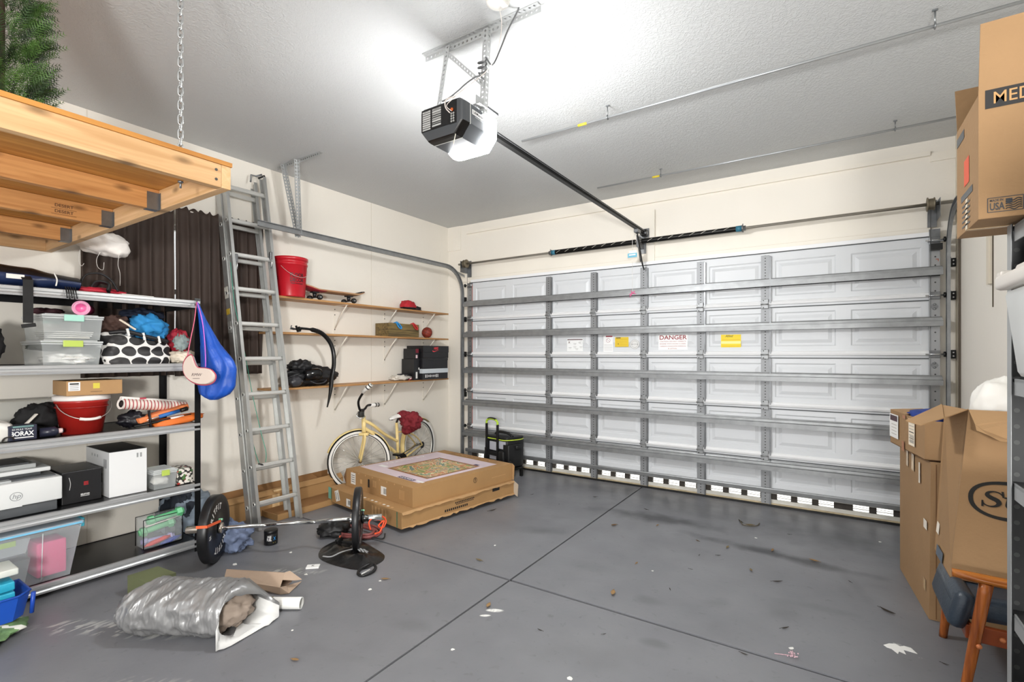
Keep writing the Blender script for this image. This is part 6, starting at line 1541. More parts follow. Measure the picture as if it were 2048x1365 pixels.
for k in range(4): lab2(b, .93+.0, .29-.02*k, .06, .005, 1, .0018)
lab2(b, .66, .26, .028, .075, 1, .0012); 
for k in range(8): lab2(b, .14+.115*k, .322, .012, .012, 3)
for k in range(3): lab2(b, .585-.02*k, .27, .012, .06, 3)
lab2(b, .79, .255, .035, .04, 3)
for k in range(4): lab2(b, .12+.02*k, .25, .007, .08, 3)
c = nearU+uy*.72+ux*.0014; c.z = .265; b.tube([c+uy*.022*math.cos(a)+ZV*.024*math.sin(a) for a in [i*PI/10 for i in range(20)]], .002, 4, 1, closed=True); b.rect(c, uy, ZV, .006, .026, 1); b.rect(c+ZV*.012, uy, ZV, .02, .005, 1)
c = nearU+uy*1.05+ux*.0014; c.z = .245; 
for k in range(10): b.rect(c+uy*.02*(k-5), uy, ZV, .01, .006, 3)
b.build('labels', cb1, label='white barcode stickers and dark print')
b = B(CARD3, CARDD); q = nearU-ux*WU; q.z = 0; b.slab([q+ZV*zU1, q+ZV*(zU0+.01), q-ux*.10+ZV*(zU0+.06)+uy*.03], uy, .004, 1); q = nearU+uy*(LU+.002); q.z = 0; b.slab([q+ZV*zU0, q+ux*.02+ZV*zU0, q+ux*.03+ZV*(zU1-.02), q+ZV*zU1], uy, .004, 0); b.build('loose_flap', t)
# hidden supports the cartons rest on: black duffel straps and a batten
b = B(M('171718', .7, var=.2, vs=20)); b.blob(Vector((nearL.x-.95, nearL.y+.10, .05)), (.30, .5, .09), amp=.2, seed=111, n=20, flat=.001); b.build('x') if False else b.bm.free()
b = B(M('151516', .5, var=.25, vs=16)); p_ = PW(668, 1038, 3.95); p_.z = .05
b.blob(p_, (.24, .26, .13), amp=.25, seed=112, n=20, ridg=.15, flat=.001); q_ = PW(672, 1045, 3.9); q_.z = .03; b.blob(q_-RRv*.02, (.20, .12, .065), amp=.15, seed=113, n=16, flat=.001)
solo(b, 'black_bag', 'black mesh bag on the floor at the corner of the flat cartons', 'bag')
b = B(wood('8a6a44', '6a4a2c', 0, 1)); q = nearL-ux*.6+uy*.35; b.box((q.x, q.y, .0165), (1.0, .07, .032), 0, rot=Rz(A8)); solo(b, 'wooden_batten', 'thin wooden batten under the lower flat carton, near end', 'batten', 'battens under the carton')
b = B(wood('8a6a44', '6a4a2c', 0, 1)); q = nearL-ux*.6+uy*1.15; b.box((q.x, q.y, .0165), (1.0, .07, .032), 0, rot=Rz(A8)); solo(b, 'wooden_batten', 'thin wooden batten under the lower flat carton, far end', 'batten', 'battens under the carton')
# long cartons lying along the wall behind the ladder
t = thing('long_open_carton', 'long open brown cardboard tray lying along the wall behind the ladder', 'carton', (-4.4, 2.9, 0))
b = B(CARD2, CARDD, TAPE)
ya_, yb_ = 1.98, 3.32
b.bb(-4.52, -4.27, ya_, yb_, .002, .008, 0); b.bb(-4.525, -4.519, ya_, yb_, .002, .215, 1); b.box((-4.272, (ya_+yb_)/2, .085), (.006, yb_-ya_, .165), 0, rot=Ry(-.06)); b.bb(-4.52, -4.27, ya_-.006, ya_, .002, .17, 0); b.bb(-4.52, -4.27, yb_, yb_+.006, .002, .17, 0)
b.slab([(-4.52, ya_, .215), (-4.52, yb_-.2, .215), (-4.47, yb_-.15, .165), (-4.46, ya_, .17)], (1, 0, .6), .004, 1); b.slab([(-4.266, ya_+.1, .168), (-4.266, yb_, .168), (-4.33, yb_+.02, .205), (-4.35, ya_+.12, .20)], (1, 0, .3), .004, 0)
b.build('tray', t)
b = B(TAPE, M('d9b98a', .3)); b.bb(-4.2665, -4.2655, 2.55, 2.62, .03, .165, 1); b.box((-4.29, 2.66, .185), (.004, .16, .03), 1, rot=Ry(-.5)); b.build('packing_tape', t)
b = B(CARD2, CARDD); b.bb(-4.26, -4.02, 2.45, 3.5, .002, .055, 0); b.bb(-4.25, -4.03, 2.46, 3.49, .0555, .058, 1); solo(b, 'low_carton', 'low flat brown carton in front of the long open tray, behind the ladder feet', 'carton')
# ================= rolling cooler =================
CB = Vector((-3.30, 4.90, 0)); t = thing('rolling_cooler', 'black and grey rolling tool cooler with lime handle by the garage door', 'cooler', CB)
rc = Rz(-.25)
def L3(x, y, z): return CB+rc @ Vector((x, y, z))
b = B(M('16171a', .55, var=.15, vs=20), M('9a9da8', .6)); b.box(L3(0, 0, .28), (.40, .28, .34), 0, rot=rc, bev=.03); b.build('body', t)
b = B(M('bcbec8', .6)); 
for x, z, w, h in ((-.03, .36, .15, .10), (.12, .385, .12, .09), (-.17, .38, .05, .12), (-.03, .235, .15, .07), (.12, .22, .10, .12)): b.box(L3(x, -.1415, z), (w, .006, h), 0, rot=rc, bev=.002)
b.build('grey_panels', t, label='light grey fabric panels')
for p_, d_ in (((.19, -.04, .27), (.10, .22, .26)), ((.14, -.16, .22), (.09, .05, .20)), ((.235, .0, .36), (.05, .08, .05)), ((-.21, -.02, .22), (.05, .20, .20))):
    b = B(M('131416', .5)); b.box(L3(*p_), d_, 0, rot=rc, bev=.012); b.build('side_pocket', t)
b = B(M('1a1b1d', .5)); b.box(L3(0, 0, .46), (.39, .27, .035), 0, rot=rc, bev=.012); b.tube(curve_pts([L3(-.14, -.02, .475), L3(-.08, -.02, .51), L3(.08, -.02, .51), L3(.17, -.02, .475)], 5), .016, 8); b.build('lid', t)
b = B(M('c8e04a', .4)); b.tube(curve_pts([L3(-.195, -.135, .448), L3(0, -.145, .446), L3(.19, -.135, .448), L3(.2, .12, .448), L3(-.2, .12, .448)], 6, closed=True), .006, 6, closed=True); b.build('zip_trim', t, label='lime zip trim')
b = B(M('121214', .35)); 
for x in (-.135, .065): b.box(L3(x, -.165, .35), (.028, .022, .55), 0, rot=rc, bev=.004)
for z in (.12, .27): b.box(L3(-.035, -.16, z), (.22, .02, .04), 0, rot=rc, bev=.004)
th_ = b.build('telescopic_handle', t)
b = B(M('b4d83a', .4), M('1a1a1c', .4)); hp = curve_pts([L3(-.135, -.165, .62), L3(-.13, -.165, .655), L3(-.08, -.165, .68), L3(.01, -.165, .68), L3(.06, -.165, .655), L3(.065, -.165, .62)], 5); b.tube(hp, .013, 8, 0); b.tube([p+ZV*.006 for p in hp[8:18]], .013, 8, 1); b.build('handle_grip', th_, label='lime green grip')
for x in (-.17, .17):
    b = B(BLACKM, M('6a6c70', .5)); b.lathe([(.02, -.02), (.058, -.018), (.062, 0), (.058, .018), (.02, .02)], L3(x, -.10, .062), n=20, axis=rc @ XV); b.build('wheel', t)
b = B(BLACKM); b.box(L3(0, 0, .10), (.40, .26, .03), 0, rot=rc, bev=.006); 
for x in (-.16, .19): b.box(L3(x, .1, .045), (.03, .03, .088), 0, rot=rc)
b.tube([L3(.235, -.12, .22), L3(.245, -.14, .02)], .018, 8); b.build('base_frame', t)
for k, (x, z) in enumerate(((-.03, .30), (.0, .305), (.05, .40))):
    pass
# ================= barbell =================
LC = Vector((-3.615, 1.735, .232)); RC = Vector((-2.945, 2.425, .228))
t = thing('curl_barbell', 'chrome curl barbell loaded with two black bumper plates', 'barbell', (-3.28, 2.08, 0))
ax = (RC-LC).normalized(); side = ax.cross(ZV).normalized(); upv = side.cross(ax).normalized(); Ln = (RC-LC).length
b = B(CHROME); pl = []
for q, off in ((.03, 0), (.12, 0), (.20, -.008), (.30, -.055), (.345, -.06), (.44, .0), (.56, .0), (.66, -.06), (.70, -.055), (.80, .03), (.85, .034), (.97, 0.01)): pl.append(LC+ax*Ln*q+side*off*.9+ZV*off*.35)
b.tube(curve_pts(pl, 3), .0138, 12); b.build('curl_bar', t)
for c_, s_ in ((LC, -1), (RC, 1)):
    b = B(M('c2b8ac', .25, .8) if s_ < 0 else CHROME); b.lathe([(.0, 0), (.025, .001), (.025, .20), (.022, .203), (.0, .203)], c_-ax*s_*.03, n=24, axis=ax*s_); b.lathe([(.0, 0), (.036, .001), (.036, .018), (.0, .018)], c_-ax*s_*.055, n=24, axis=ax*s_); b.build('sleeve', t)
    th = .030 if s_ < 0 else .024; RR_ = .230
    b = B(M('151517', .38), M('232326', .4), M('e8e6e2', .5)); inner = -s_
    b.lathe([(.026, -th), (.07, -th), (.075, -th+.006), (.13, -th+.006), (.165, -th+.004), (.19, -th), (RR_-.006, -th), (RR_, -th+.006), (RR_, th-.006), (RR_-.006, th), (.19, th), (.165, th-.004), (.13, th-.006), (.075, th-.006), (.07, th), (.026, th)], c_, n=56, axis=ax)
    # arched raised lettering on both faces
    for fsg in (-1, 1):
        nrm = ax*fsg; ru = upv; rr_ = ru.cross(nrm).normalized()
        for k0, txt in ((PI/2, 'RITFIT'), (-PI/2, 'RITFIT')):
            for i, ch in enumerate(txt):
                a = k0-(i-2.5)*.24+ (0.35 if k0 > 0 else .25); rad = rr_*math.cos(a)+ru*math.sin(a); tan = rad.cross(nrm)*-1
                o_ = c_+rad*.148+nrm*(th-.0035); tu = -(nrm.cross(rad)); 
                b.text(ch, o_, nrm.cross(rad)*-1, rad, .056, 2, bold=.04, lift=.0008)
        b.text('25', c_+rr_*-.15+nrm*(th-.004)-ru*.02, rr_, ru, .035, 2, bold=.03)
    b.build('bumper_plate', t)
    b = B(BLACKM, GALVD, M('8fd0a8', .4)); e_ = c_+ax*(-s_ if s_ < 0 else s_)*(th+.012) if False else c_+ax*(th+.012)
    b.lathe([(.0255, -.009), (.036, -.008), (.036, .008), (.0255, .009)], e_, n=20, axis=ax); b.box(e_+ZV*.045, (.012, .012, .04), 1); b.lathe([(.007, -.012), (.007, .012)], e_+ZV*.06, n=10, m=2, axis=ax); b.build('spring_collar', t)
b = B(M('f0683a', .5)); 
o_ = LC; hub_ = LC+ax*.045
rimp = LC+ (upv*.55+side*(-.835)).normalized()*.236
sR = side if side.dot(RRv) > 0 else -side
rr2 = (upv*.35+sR*.93).normalized()
rp = LC+rr2*.236
q = [hub_+ZV*.05, rp+ax*.032, rp-ax*.034, LC-ax*.05+ZV*.04]
for a_, c_ in ((q[0], q[1]), (q[1], q[2])):
    dd = (c_-a_).normalized(); nn = dd.cross(upv).normalized(); wv = nn.cross(dd).normalized(); b.slab([a_-wv*.009, c_-wv*.009, c_+wv*.009, a_+wv*.009], nn, .003)
solo(b, 'orange_band', 'orange rubber band stretched over the left bumper plate', 'resistance band')
# clothes, jar, jumper cables, black sack
cloth_blob('denim_bundle', 'faded blue denim clothes bundled on the floor behind the left plate', 'clothes', Vector((-3.78, 1.93, .09)), (.42, .24, .22), '6f7c98', 121, amp=.3, ridg=.2, flat=.001, var=.25, n=34)
c = Vector((-3.59, 2.135, 0)); t = thing('black_jar', 'black screw top supplement jar with white and blue print', 'jar', c)
b = B(M('151517', .35)); b.lathe([(.0, .001), (.046, .001), (.048, .005), (.048, .082), (.042, .086), (.0, .086)], c, n=28); b.build('jar_body', t)
b = B(M('0e0e10', .4)); b.lathe([(.0475, .0865), (.049, .088), (.049, .108), (.046, .110), (.0, .1105)], c, n=28); b.build('lid', t)
b = B(M('e8e8e8', .5), M('2f86c8', .5), M('c9b24a', .5)); an = math.atan2(-2.135, 3.59)
curved_text(b, 'FUEL', c, .0485, an-.25, .045, .03, 0, width=.034); curved_text(b, 'PRE', c, .0485, an-.25, .066, .018, 0, width=.028); curved_text(b, 'X', c, .0485, an+.55, .05, .035, 1, width=.02); curved_text(b, '—', c, .0485, an+.5, .022, .03, 2, width=.02); b.build('label_print', t, label='white and blue printed label')
t = thing('jumper_cables', 'tangle of red brown and orange cables behind the right bumper plate', 'cables', (-2.95, 2.55, 0))
b = B(M('8a4a48', .5)); rr3 = random.Random(9)
for k in range(3):
    pts = []
    for i in range(9):
        a = i/9*2*PI+k; x = 715+(48-6*k)*math.cos(a)+rr3.uniform(-4, 4); y = 1064+(13-2*k)*math.sin(a)+rr3.uniform(-2, 2)
        p = P(x, y, Z=.012+.012*k); pts.append(p)
    b.tube(curve_pts(pts, 5, closed=True), .011, 7, closed=True)
b.build('thick_cable', t, label='thick dusky red cable')
b = B(M('f0562e', .45)); b.tube(curve_pts([PW(741, 1060, 3.62), PW(738, 1045, 3.62), PW(748, 1036, 3.66), PW(765, 1034, 3.72), PW(772, 1043, 3.74), PW(766, 1056, 3.70), PW(757, 1052, 3.66), PW(768, 1042, 3.7), PW(760, 1064, 3.66), PW(750, 1068, 3.6)], 5), .006, 7); b.build('orange_cord', t, label='bright orange cord loop')
b = B(M('1a1a1c', .5)); b.tube(curve_pts([P(630, 1042, Z=.01), P(650, 1050, Z=.01), P(668, 1060, Z=.01), P(680, 1075, Z=.01), P(705, 1078, Z=.01), P(735, 1075, Z=.02), P(765, 1078, Z=.01), P(770, 1068, Z=.03)], 5), .006, 6); b.build('black_lead', t)
b = B(BLACKM, M('b85a3a', .4, .5)); q = PW(680, 1058, 3.66); q.z = .035; b.box(q, (.03, .05, .09), 0, rot=Rx(.3), bev=.006); b.box(q+RRv*.05+ZV*.01, (.12, .03, .03), 0, rot=Rz(.4), bev=.006); b.lathe([(.008, 0), (.008, .02)], q+ZV*.04, n=8, m=1); b.build('clamp', t)
t = thing('black_sack', 'flat black nylon sack with grey stripe under the right bumper plate', 'sack', (-2.80, 2.27, 0))
out = [(640, 1118), (637, 1108), (645, 1096), (665, 1085), (685, 1078), (705, 1078), (726, 1084), (745, 1095), (760, 1104), (769, 1112), (766, 1122), (752, 1130), (742, 1134), (730, 1139), (710, 1140), (680, 1134), (655, 1126)]
pg = curve_pts([P(x, y, Z=.003) for x, y in out], 4, closed=True); ct = sum(pg, Vector())/len(pg); b = B(M('161617', .3, var=.3, vs=9, bump=.6, bs=18), M('8d8f92', .3)); NN = len(pg)
def f_(u, v):
    p = pg[int(round(u*NN)) % NN]; q = ct.lerp(p, v); h = .045*(1-v**3)*(.7+.9*noise.noise(Vector((q.x*9, q.y*9, 2)))) + .02*abs(noise.noise(Vector((q.x*22, q.y*22, 5))))*(1-v**4); q.z = max(.003, .003+h)
    return q
b.grid(f_, NN, 16, 0, wrapu=True); b.f([b.v(p-ZV*.002) for p in pg], 0)
b.build('sack_body', t)
b = B(M('9a9c9e', .35)); s1 = [P(x, y, Z=.055) for x, y in ((646, 1113), (662, 1114), (680, 1106), (695, 1101), (715, 1098), (735, 1104))]; b.tube(curve_pts(s1, 5), .009, 6, flat=.35)
for k in range(3): b.slab([P(712+7*k, 1096+1.5*k, Z=.062), P(716+7*k, 1096.5+1.5*k, Z=.062), P(722+7*k, 1104+1.5*k, Z=.06), P(718+7*k, 1103.5+1.5*k, Z=.06)], ZV, .002)
b.build('grey_stripe', t, label='grey reflective stripe')
b = B(M('161617', .4), M('b4b4b2', .4)); b.tube(curve_pts([P(740, 1128, Z=.03), P(722, 1138, Z=.015), P(716, 1148, Z=.008), P(725, 1152, Z=.008), P(742, 1146, Z=.012), P(751, 1138, Z=.02), P(749, 1130, Z=.03)], 5), .010, 7); b.tube([P(723, 1149, Z=.024), P(740, 1140, Z=.03)], .005, 6, 1); b.build('carry_loop', t)
b = B(M('f0f0ee', .45), INK); q = P(626, 1134, Z=.006); b.box(q, (.085, .055, .011), 0, rot=Rz(.75), bev=.003); o_ = q+ZV*.006; rt_ = Rz(.75); b.text('K', o_, rt_ @ XV, rt_ @ YV, .03, 1, bold=.02); solo(b, 'white_card_box', 'small white box marked K on the floor left of the black sack', 'box')

# ================= grey mailer bag group =================
bc = Vector((-2.83, 1.235, .0)); bd = Vector((.86, .50, .0)).normalized(); bs_ = bd.cross(ZV).normalized()      # axis, side (towards camera)
t = thing('grey_plastic_mailer', 'large crumpled grey plastic mailer bag lying open on the floor', 'bag', bc)
MAIL = M('8c8c8c', .3, .35, var=.12, vs=5, bump=.35, bs=22, stretch=(1, 1, .6), bd=.01)
b = B(MAIL, M('e8e8e6', .5), M('5a5a5c', .4))
def mail(u, v):
    # v along the axis, u around
    a = u*2*PI; x = -.34+.60*v; k = 1 if v > .25 else .55+.45*math.sin(v/.25*PI/2)
    rs = .150*k*(1+.05*math.sin(v*9)); rz_ = .128*k
    cz = .125
    cre = -.030*abs(noise.noise(Vector((math.cos(a)*1.6+v*3, math.sin(a)*1.6, v*4))))-.020*abs(noise.noise(Vector((v*17+math.cos(a)*1.4, math.cos(a)*1.6, math.sin(a)*1.6))))-.009*abs(noise.noise(Vector((v*48+math.sin(a)*3, math.cos(a)*2.2, math.sin(a)*2.2))))+.014
    p = bc+bd*(x+.03*math.sin(a)*(1-v))+bs_*(math.cos(a)*(rs+cre))+ZV*(cz+math.sin(a)*(rz_+cre))
    if p.z < .003: p.z = .003
    return p
b.grid(mail, 96, 130, 0, wrapu=True)
b.build('bag_body', t)
e_ = -.34
b = B(MAIL); # closed left end: pinched corner
pc_ = [mail(i/24, 0.0) for i in range(24)]; tip = bc+bd*(-.385)+ZV*.14; vv = [b.v(p) for p in pc_]; tv = b.v(tip)
for i in range(24): b.f([vv[i], vv[(i+1) % 24], tv], 0, True)
b.build('closed_end', t)
# open mouth flap: grey outside, white inside
b = B(M('dcdcda', .5, bump=.3, bs=14), MAIL); 
ring = [mail(i/32, 1.0) for i in range(32)]
o2 = []
for i, p in enumerate(ring):
    a = i/32*2*PI; s_, c_ = math.sin(a), math.cos(a)
    bk = (1-c_)/2; ext = .0+.15*bk**1.5+.06*max(0, -s_)**2; q = p+bd*ext
    q.z = q.z*(1-.5*bk)+.01*noise.noise(Vector((i*.9, 3, 1)))
    if s_ < -.25: q.z = .004+.008*abs(math.sin(i*2))
    if s_ < 0 and c_ > .2: q += bs_*.06*c_*-s_*2
    q.z = max(.004, q.z)
    o2.append(q)
A_ = [b.v(p) for p in ring]; C_ = [b.v(p) for p in o2]
for i in range(32): b.f([A_[i], A_[(i+1) % 32], C_[(i+1) % 32], C_[i]], 1 if .15 < math.sin(i/32*2*PI) else 0, True)
b.build('open_mouth', t, solid=.002, label='white inside of the open mouth')
b = B(M('dcdcda', .4), INK, M('b8962e', .5)); fp = [P(x, y, Z=.006) for x, y in ((462, 1286), (512, 1254), (541, 1240), (548, 1224), (538, 1218), (536, 1190), (520, 1172), (498, 1180), (480, 1240))]
b.slab(fp, ZV, .003, 0); c_ = P(499, 1206, Z=.012); b.tube([c_+Vector((.024*math.cos(i*PI/8), .024*math.sin(i*PI/8), 0)) for i in range(16)], .003, 5, 1, closed=True)
c_ = P(516, 1189, Z=.012); b.box(c_, (.05, .03, .002), 2, rot=Rz(-.4)); b.build('flat_flap', t, label='white torn flap with a black mark')
cloth_blob('crumpled_paper', 'crumpled brownish packing paper inside the mouth of the grey mailer', 'paper', bc+bd*.22+ZV*.115, (.14, .24, .20), '9a8b7e', 131, amp=.3, ridg=.3, n=22)
# olive box behind
b = B(M('6c7250', .6, var=.04, vs=4)); g_ = P(300, 1165, Z=.09); 
q0 = P(255, 1152, Z=.11); q1 = P(316, 1133, Z=.11); q2 = P(352, 1146, Z=.11); q3 = q0+(q2-q1)
b.hexa([Vector((p.x, p.y, .001)) for p in (q0, q3, q2, q1)]+[Vector((p.x, p.y, .11)) for p in (q0, q3, q2, q1)]); solo(b, 'olive_box', 'olive green box on the floor behind the grey mailer', 'box')
t = thing('brown_paper_bag', 'brown paper shopping bag lying on its side behind the white tube', 'paper bag', (-3.0, 1.75, 0))
KR = M('b09a86', .8, var=.06, vs=6, bump=.15, bs=20)
b = B(KR, M('8e7866', .85)); T0 = P(453, 1139, Z=.10); T1 = P(570, 1146, Z=.10); F0 = P(448, 1158, Z=.06); F1 = P(560, 1176, Z=.045); G0 = P(470, 1172, Z=.002); G1_ = P(560, 1190, Z=.002)
bk0 = T0+FFv*.10; bk0.z = .002; bk1 = T1+FFv*.10; bk1.z = .002
b.slab([T0, T1, F1, F0], FFv, .002, 0); b.slab([F0, F1, G1_, G0], FFv, .002, 0); b.slab([T0, T1, bk1, bk0], -FFv, .002, 0); b.slab([G0, G1_, bk1, bk0], ZV, .002, 1); b.slab([T0, F0, G0, bk0], RRv, .002, 0)
b.build('bag_body', t)
b = B(KR, M('8e7866', .85)); b.slab([T1, P(580, 1143, Z=.10), P(604, 1160, Z=.05), P(590, 1162, Z=.055), F1.lerp(T1, .5)], ZV, .002, 0); b.slab([G1_, P(578, 1188, Z=.003), P(603, 1164, Z=.012), P(575, 1172, Z=.02), F1], ZV, .002, 0); b.build('open_end', t, label='open folded end')
p0 = P(546, 1207, Z=.033); p1 = P(603, 1207, Z=.033); t = thing('white_mailing_tube', 'short white cardboard tube on the floor beside the grey mailer', 'tube', (p0+p1)/2-ZV*.033)
d = (p1-p0).normalized(); b = B(M('f2f2ee', .5), M('8f8a4a', .6), M('c8c8c4', .5)); b.tube([p0-d*.07, p1], .032, 24, 0, cap=False); b.tube([p1, p1-d*.09], .029, 24, 2, cap=False); b.tube([p0-d*.02, p0+d*.0], .0325, 24, 1, cap=False); b.lathe([(.029, 0), (.0, .001)], p1-d*.09, n=24, m=2, axis=d, cap=False); b.lathe([(.032, 0), (.029, .0005)], p1, n=24, m=0, axis=d, cap=False); b.build('tube_body', t)

# ================= leaves and bits on the floor =================
rl = random.Random(21)
LEAFC = ['8a6a42', '6e5232', '9a7a50', '2e261d', '7a6a4a']
leaves = [(985, 1022, .05, 3, 'crumpled brown leaf just right of the flat cartons front edge'), (1097, 1035, 0, 4, ''), (1228, 1052, .045, 1, 'dark brown leaf lying just left of the floor joint, halfway to the door'),
          (1190, 995, .03, 3, 'small dark leaf near the door foot, left of the floor joint end'), (1292, 1020, .028, 3, 'tiny dark leaf at the left end of the oily smudge by the door'), (1315, 1052, .025, 0, 'small tan leaf right of the floor joint, below the oily smudge'),
          (1226, 1188, .05, 2, 'largest pale curled leaf, standing up on the middle of the floor'), (977, 1213, .04, 2, 'pale tan leaf just left of the crossing of the floor joints, towards the camera'), (958, 1122, .035, 4, 'small olive leaf above the crossing of the floor joints on the left'),
          (1628, 1123, .04, 2, 'pale curled leaf at the right end of the long dark tyre smear'), (1545, 1102, .03, 0, 'small tan leaf lying on the long dark tyre smear'), (1500, 1052, .05, 4, 'olive leaf under the forked twig'),
          (1482, 1045, .045, 3, 'blackish leaf at the left tip of the forked twig'), (1578, 1070, .02, 3, 'speck sized dark leaf right of the forked twig'), (1555, 1165, .04, 3, 'curved blackish leaf alone on the right middle of the floor'),
          (1502, 1142, .03, 4, 'thin olive leaf left of the curved blackish one'), (1273, 1128, .022, 0, 'small tan leaf in the middle of the floor above the big curled one'), (1455, 1096, .03, 4, 'small olive sliver below the dark tyre smear'),
          (1437, 1112, .02, 3, 'tiny dark crumb below the olive sliver'), (1382, 1140, .018, 3, 'tiny dark crumb, left one of the middle floor pair'), (1398, 1112, .018, 3, 'tiny dark crumb, upper one of the middle floor pair'), (1775, 1225, .06, 3, 'long black leaf left of the tall carton foot'),
          (770, 1160, .035, 2, 'narrow pale leaf on the floor right of the black sack loop'), (590, 1322, .03, 2, 'orange tan leaf at the bottom edge, below the grey mailer'), (1340, 1180, .018, 3, 'tiny dark crumb right of the big curled leaf'),
          (1080, 1262, .02, 3, 'dark crumb left of the joint line, near the camera'), (1570, 1258, .03, 3, 'round dark scuffed leaf near the pink beads, farther one'), (1488, 1310, .025, 3, 'small dark leaf left of the pink beads'), (1700, 1165, .018, 3, 'tiny dark crumb on the far right of the floor'),
          (1065, 990, .02, 3, 'tiny dark crumb right of the cartons far corner'), (1118, 1010, .018, 3, 'tiny dark crumb between the cartons and the floor joint'), (1208, 1270, .015, 3, 'tiny dark crumb right of the joint line, near the camera'), (1890, 1330, .02, 3, 'small dark leaf in front of the armchair leg'), (1395, 1083, .02, 1, 'small brown leaf in the middle of the dark smudges')]
spots = {0: 'tan brown', 1: 'dark brown', 2: 'pale curled', 3: 'blackish', 4: 'olive brown'}
k_ = 0
for x, y, s_, ci, lb in leaves:
    if s_ <= 0: continue
    p = P(x, y, Z=.001); b = B(M(LEAFC[ci], .8)); an = rl.random()*2*PI; L_ = s_*1.55; W_ = s_*(.28 if ci != 3 else .16)
    R3 = Rz(an); g = []
    for i in range(7):
        u = i/6; w = W_*math.sin(PI*min(.98, max(.03, u)))**.8; row = []
        for q in (-1, 0, 1): row.append(b.v(p+R3 @ Vector(((u-.5)*L_, q*w, 0))+ZV*(.002+abs(q)*w*.55+.012*s_/.04*(u-.4)**2*2)))
        g.append(row)
    for i in range(6):
        for q in range(2): b.f([g[i][q], g[i][q+1], g[i+1][q+1], g[i+1][q]], 0, True)
    b.tube([p+R3 @ Vector((-L_*.5, 0, 0))+ZV*.004, p+R3 @ Vector((-L_*.68, L_*.03, 0))+ZV*.003], .0008, 4)
    solo(b, 'dry_leaf', lb, 'leaf', 'dry leaves scattered on the floor', solid=.0006)
    k_ += 1
chips = [(582, 1106, .012, 'small white scrap on the floor below the black jar'), (470, 1130, .02, 'white scrap on the floor right of the left bumper plate'), (612, 1150, .014, 'white crumb just below the small white card box'), (760, 1163, .012, 'white crumb on the floor below the black sack loop, right one'), (740, 1180, .012, 'white crumb on the floor below the black sack loop, left one'),
         (1583, 1298, .014, 'white triangular scrap just above the pink beads'), (1512, 1077, .012, 'tiny white scrap below the forked twig by the door'), (990, 1092, .01, 'tiny white scrap left of the floor joint, middle of the picture'), (1305, 1143, .008, 'tiny white scrap in the middle of the right floor slab'), (905, 1300, .012, 'white crumb left of the floor joint near the bottom edge'), (1140, 1358, .016, 'white scrap cut by the bottom edge of the picture'), (585, 1262, .01, 'tiny white crumb right of the grey mailer mouth'), (1760, 1085, .01, 'tiny white scrap left of the tall carton')]
for x, y, s_, lb in chips:
    p = P(x, y, Z=.0); b = B(M('e9e9e4', .6)); pts = [p+ZV*.0008+Rz(i*PI/3+rl.random()*.4) @ Vector((s_*(.5+rl.random()*.6), 0, 0)) for i in range(6)]; b.slab(pts, ZV, .002)
    solo(b, 'paint_chip', lb, 'scrap', 'white scraps on the floor')
p = P(1585, 1313, Z=.0); b = B(M('c8a8b0', .5)); 
for i in range(26): a = rl.random()*6.3; q = rl.random()*.03; b.blob(p+Vector((q*math.cos(a)+.0, q*math.sin(a), .004+.01*rl.random())), (.007, .007, .007), amp=0, n=4)
for i in range(14): q = P(1550+2.6*i, 1308+.3*i, Z=.003); b.blob(q, (.006, .006, .006), amp=0, n=4)
solo(b, 'bead_chain', 'small heap of pink beads with a trailing strand on the floor joint', 'beads')
o = bpy.data.objects['bead_chain']; o['kind'] = 'stuff'
# long thin twig near the door
b = B(M('5a5240', .8)); b.tube(curve_pts([P(1484, 1050, Z=.006), P(1500, 1053, Z=.012), P(1514, 1052, Z=.008), P(1519, 1047, Z=.006)], 4), .0035, 5); b.tube([P(1478, 1040, Z=.004), P(1484, 1048, Z=.006)], .004, 5); solo(b, 'twig', 'thin forked twig on the floor before the garage door', 'twig')
b = B(M('ecece8', .6)); b.slab([P(x, y, Z=.0008) for x, y in ((1767, 1291), (1778, 1288), (1791, 1289), (1800, 1294), (1808, 1293), (1822, 1297), (1835, 1309), (1818, 1304), (1807, 1301), (1812, 1310), (1798, 1304), (1796, 1309), (1783, 1299), (1774, 1296))], ZV, .0012)
solo(b, 'spilled_paint_patch', 'ragged dried white paint patch on the floor in front of the armchair', 'paint patch')
# ================= right side =================
KRAFT = M('9c7b56', .8, var=.05, vs=4, bump=.12, bs=60); KRAFTL = M('ad8a62', .8, var=.05, vs=4, bump=.1, bs=60); KRI = M('7a5636', .85, var=.06, vs=4)
# tall carton
t = thing('tall_carton', 'tall brown moving carton standing on the floor against the right wall', 'carton', (.65, 3.85, 0))
n0 = P(1858, 1240, Z=0); f0 = P(1800, 1138, Z=0); rt0 = Vector((.845, n0.y+.0-.03, 0)); fr = Vector((.845, f0.y, 0))
ztn, ztf = .862, .83
b = B(KRAFT, KRI); b.hexa([n0+ZV*.002, rt0+ZV*.002, fr+ZV*.002, f0+ZV*.002, Vector((n0.x+.008, n0.y, ztn)), Vector((rt0.x, rt0.y, ztn)), Vector((fr.x, fr.y, ztf)), Vector((f0.x, f0.y, ztf))], 0)
b.build('carton_body', t)
b = B(TAPE, M('e6dfd2', .6), KRI, M('c87a5a', .7)); 
def side(b, s, z, w, h, m, lift=.0015, tilt=0):
    d = (f0-n0).normalized(); nn = ZV.cross(d).normalized(); nn = nn if nn.x < 0 else -nn; c = n0.lerp(f0, s)+nn*lift; c.z = z; b.rect(c, -d*math.cos(tilt)+ZV*math.sin(tilt), ZV, w, h, m, lift=.0003)
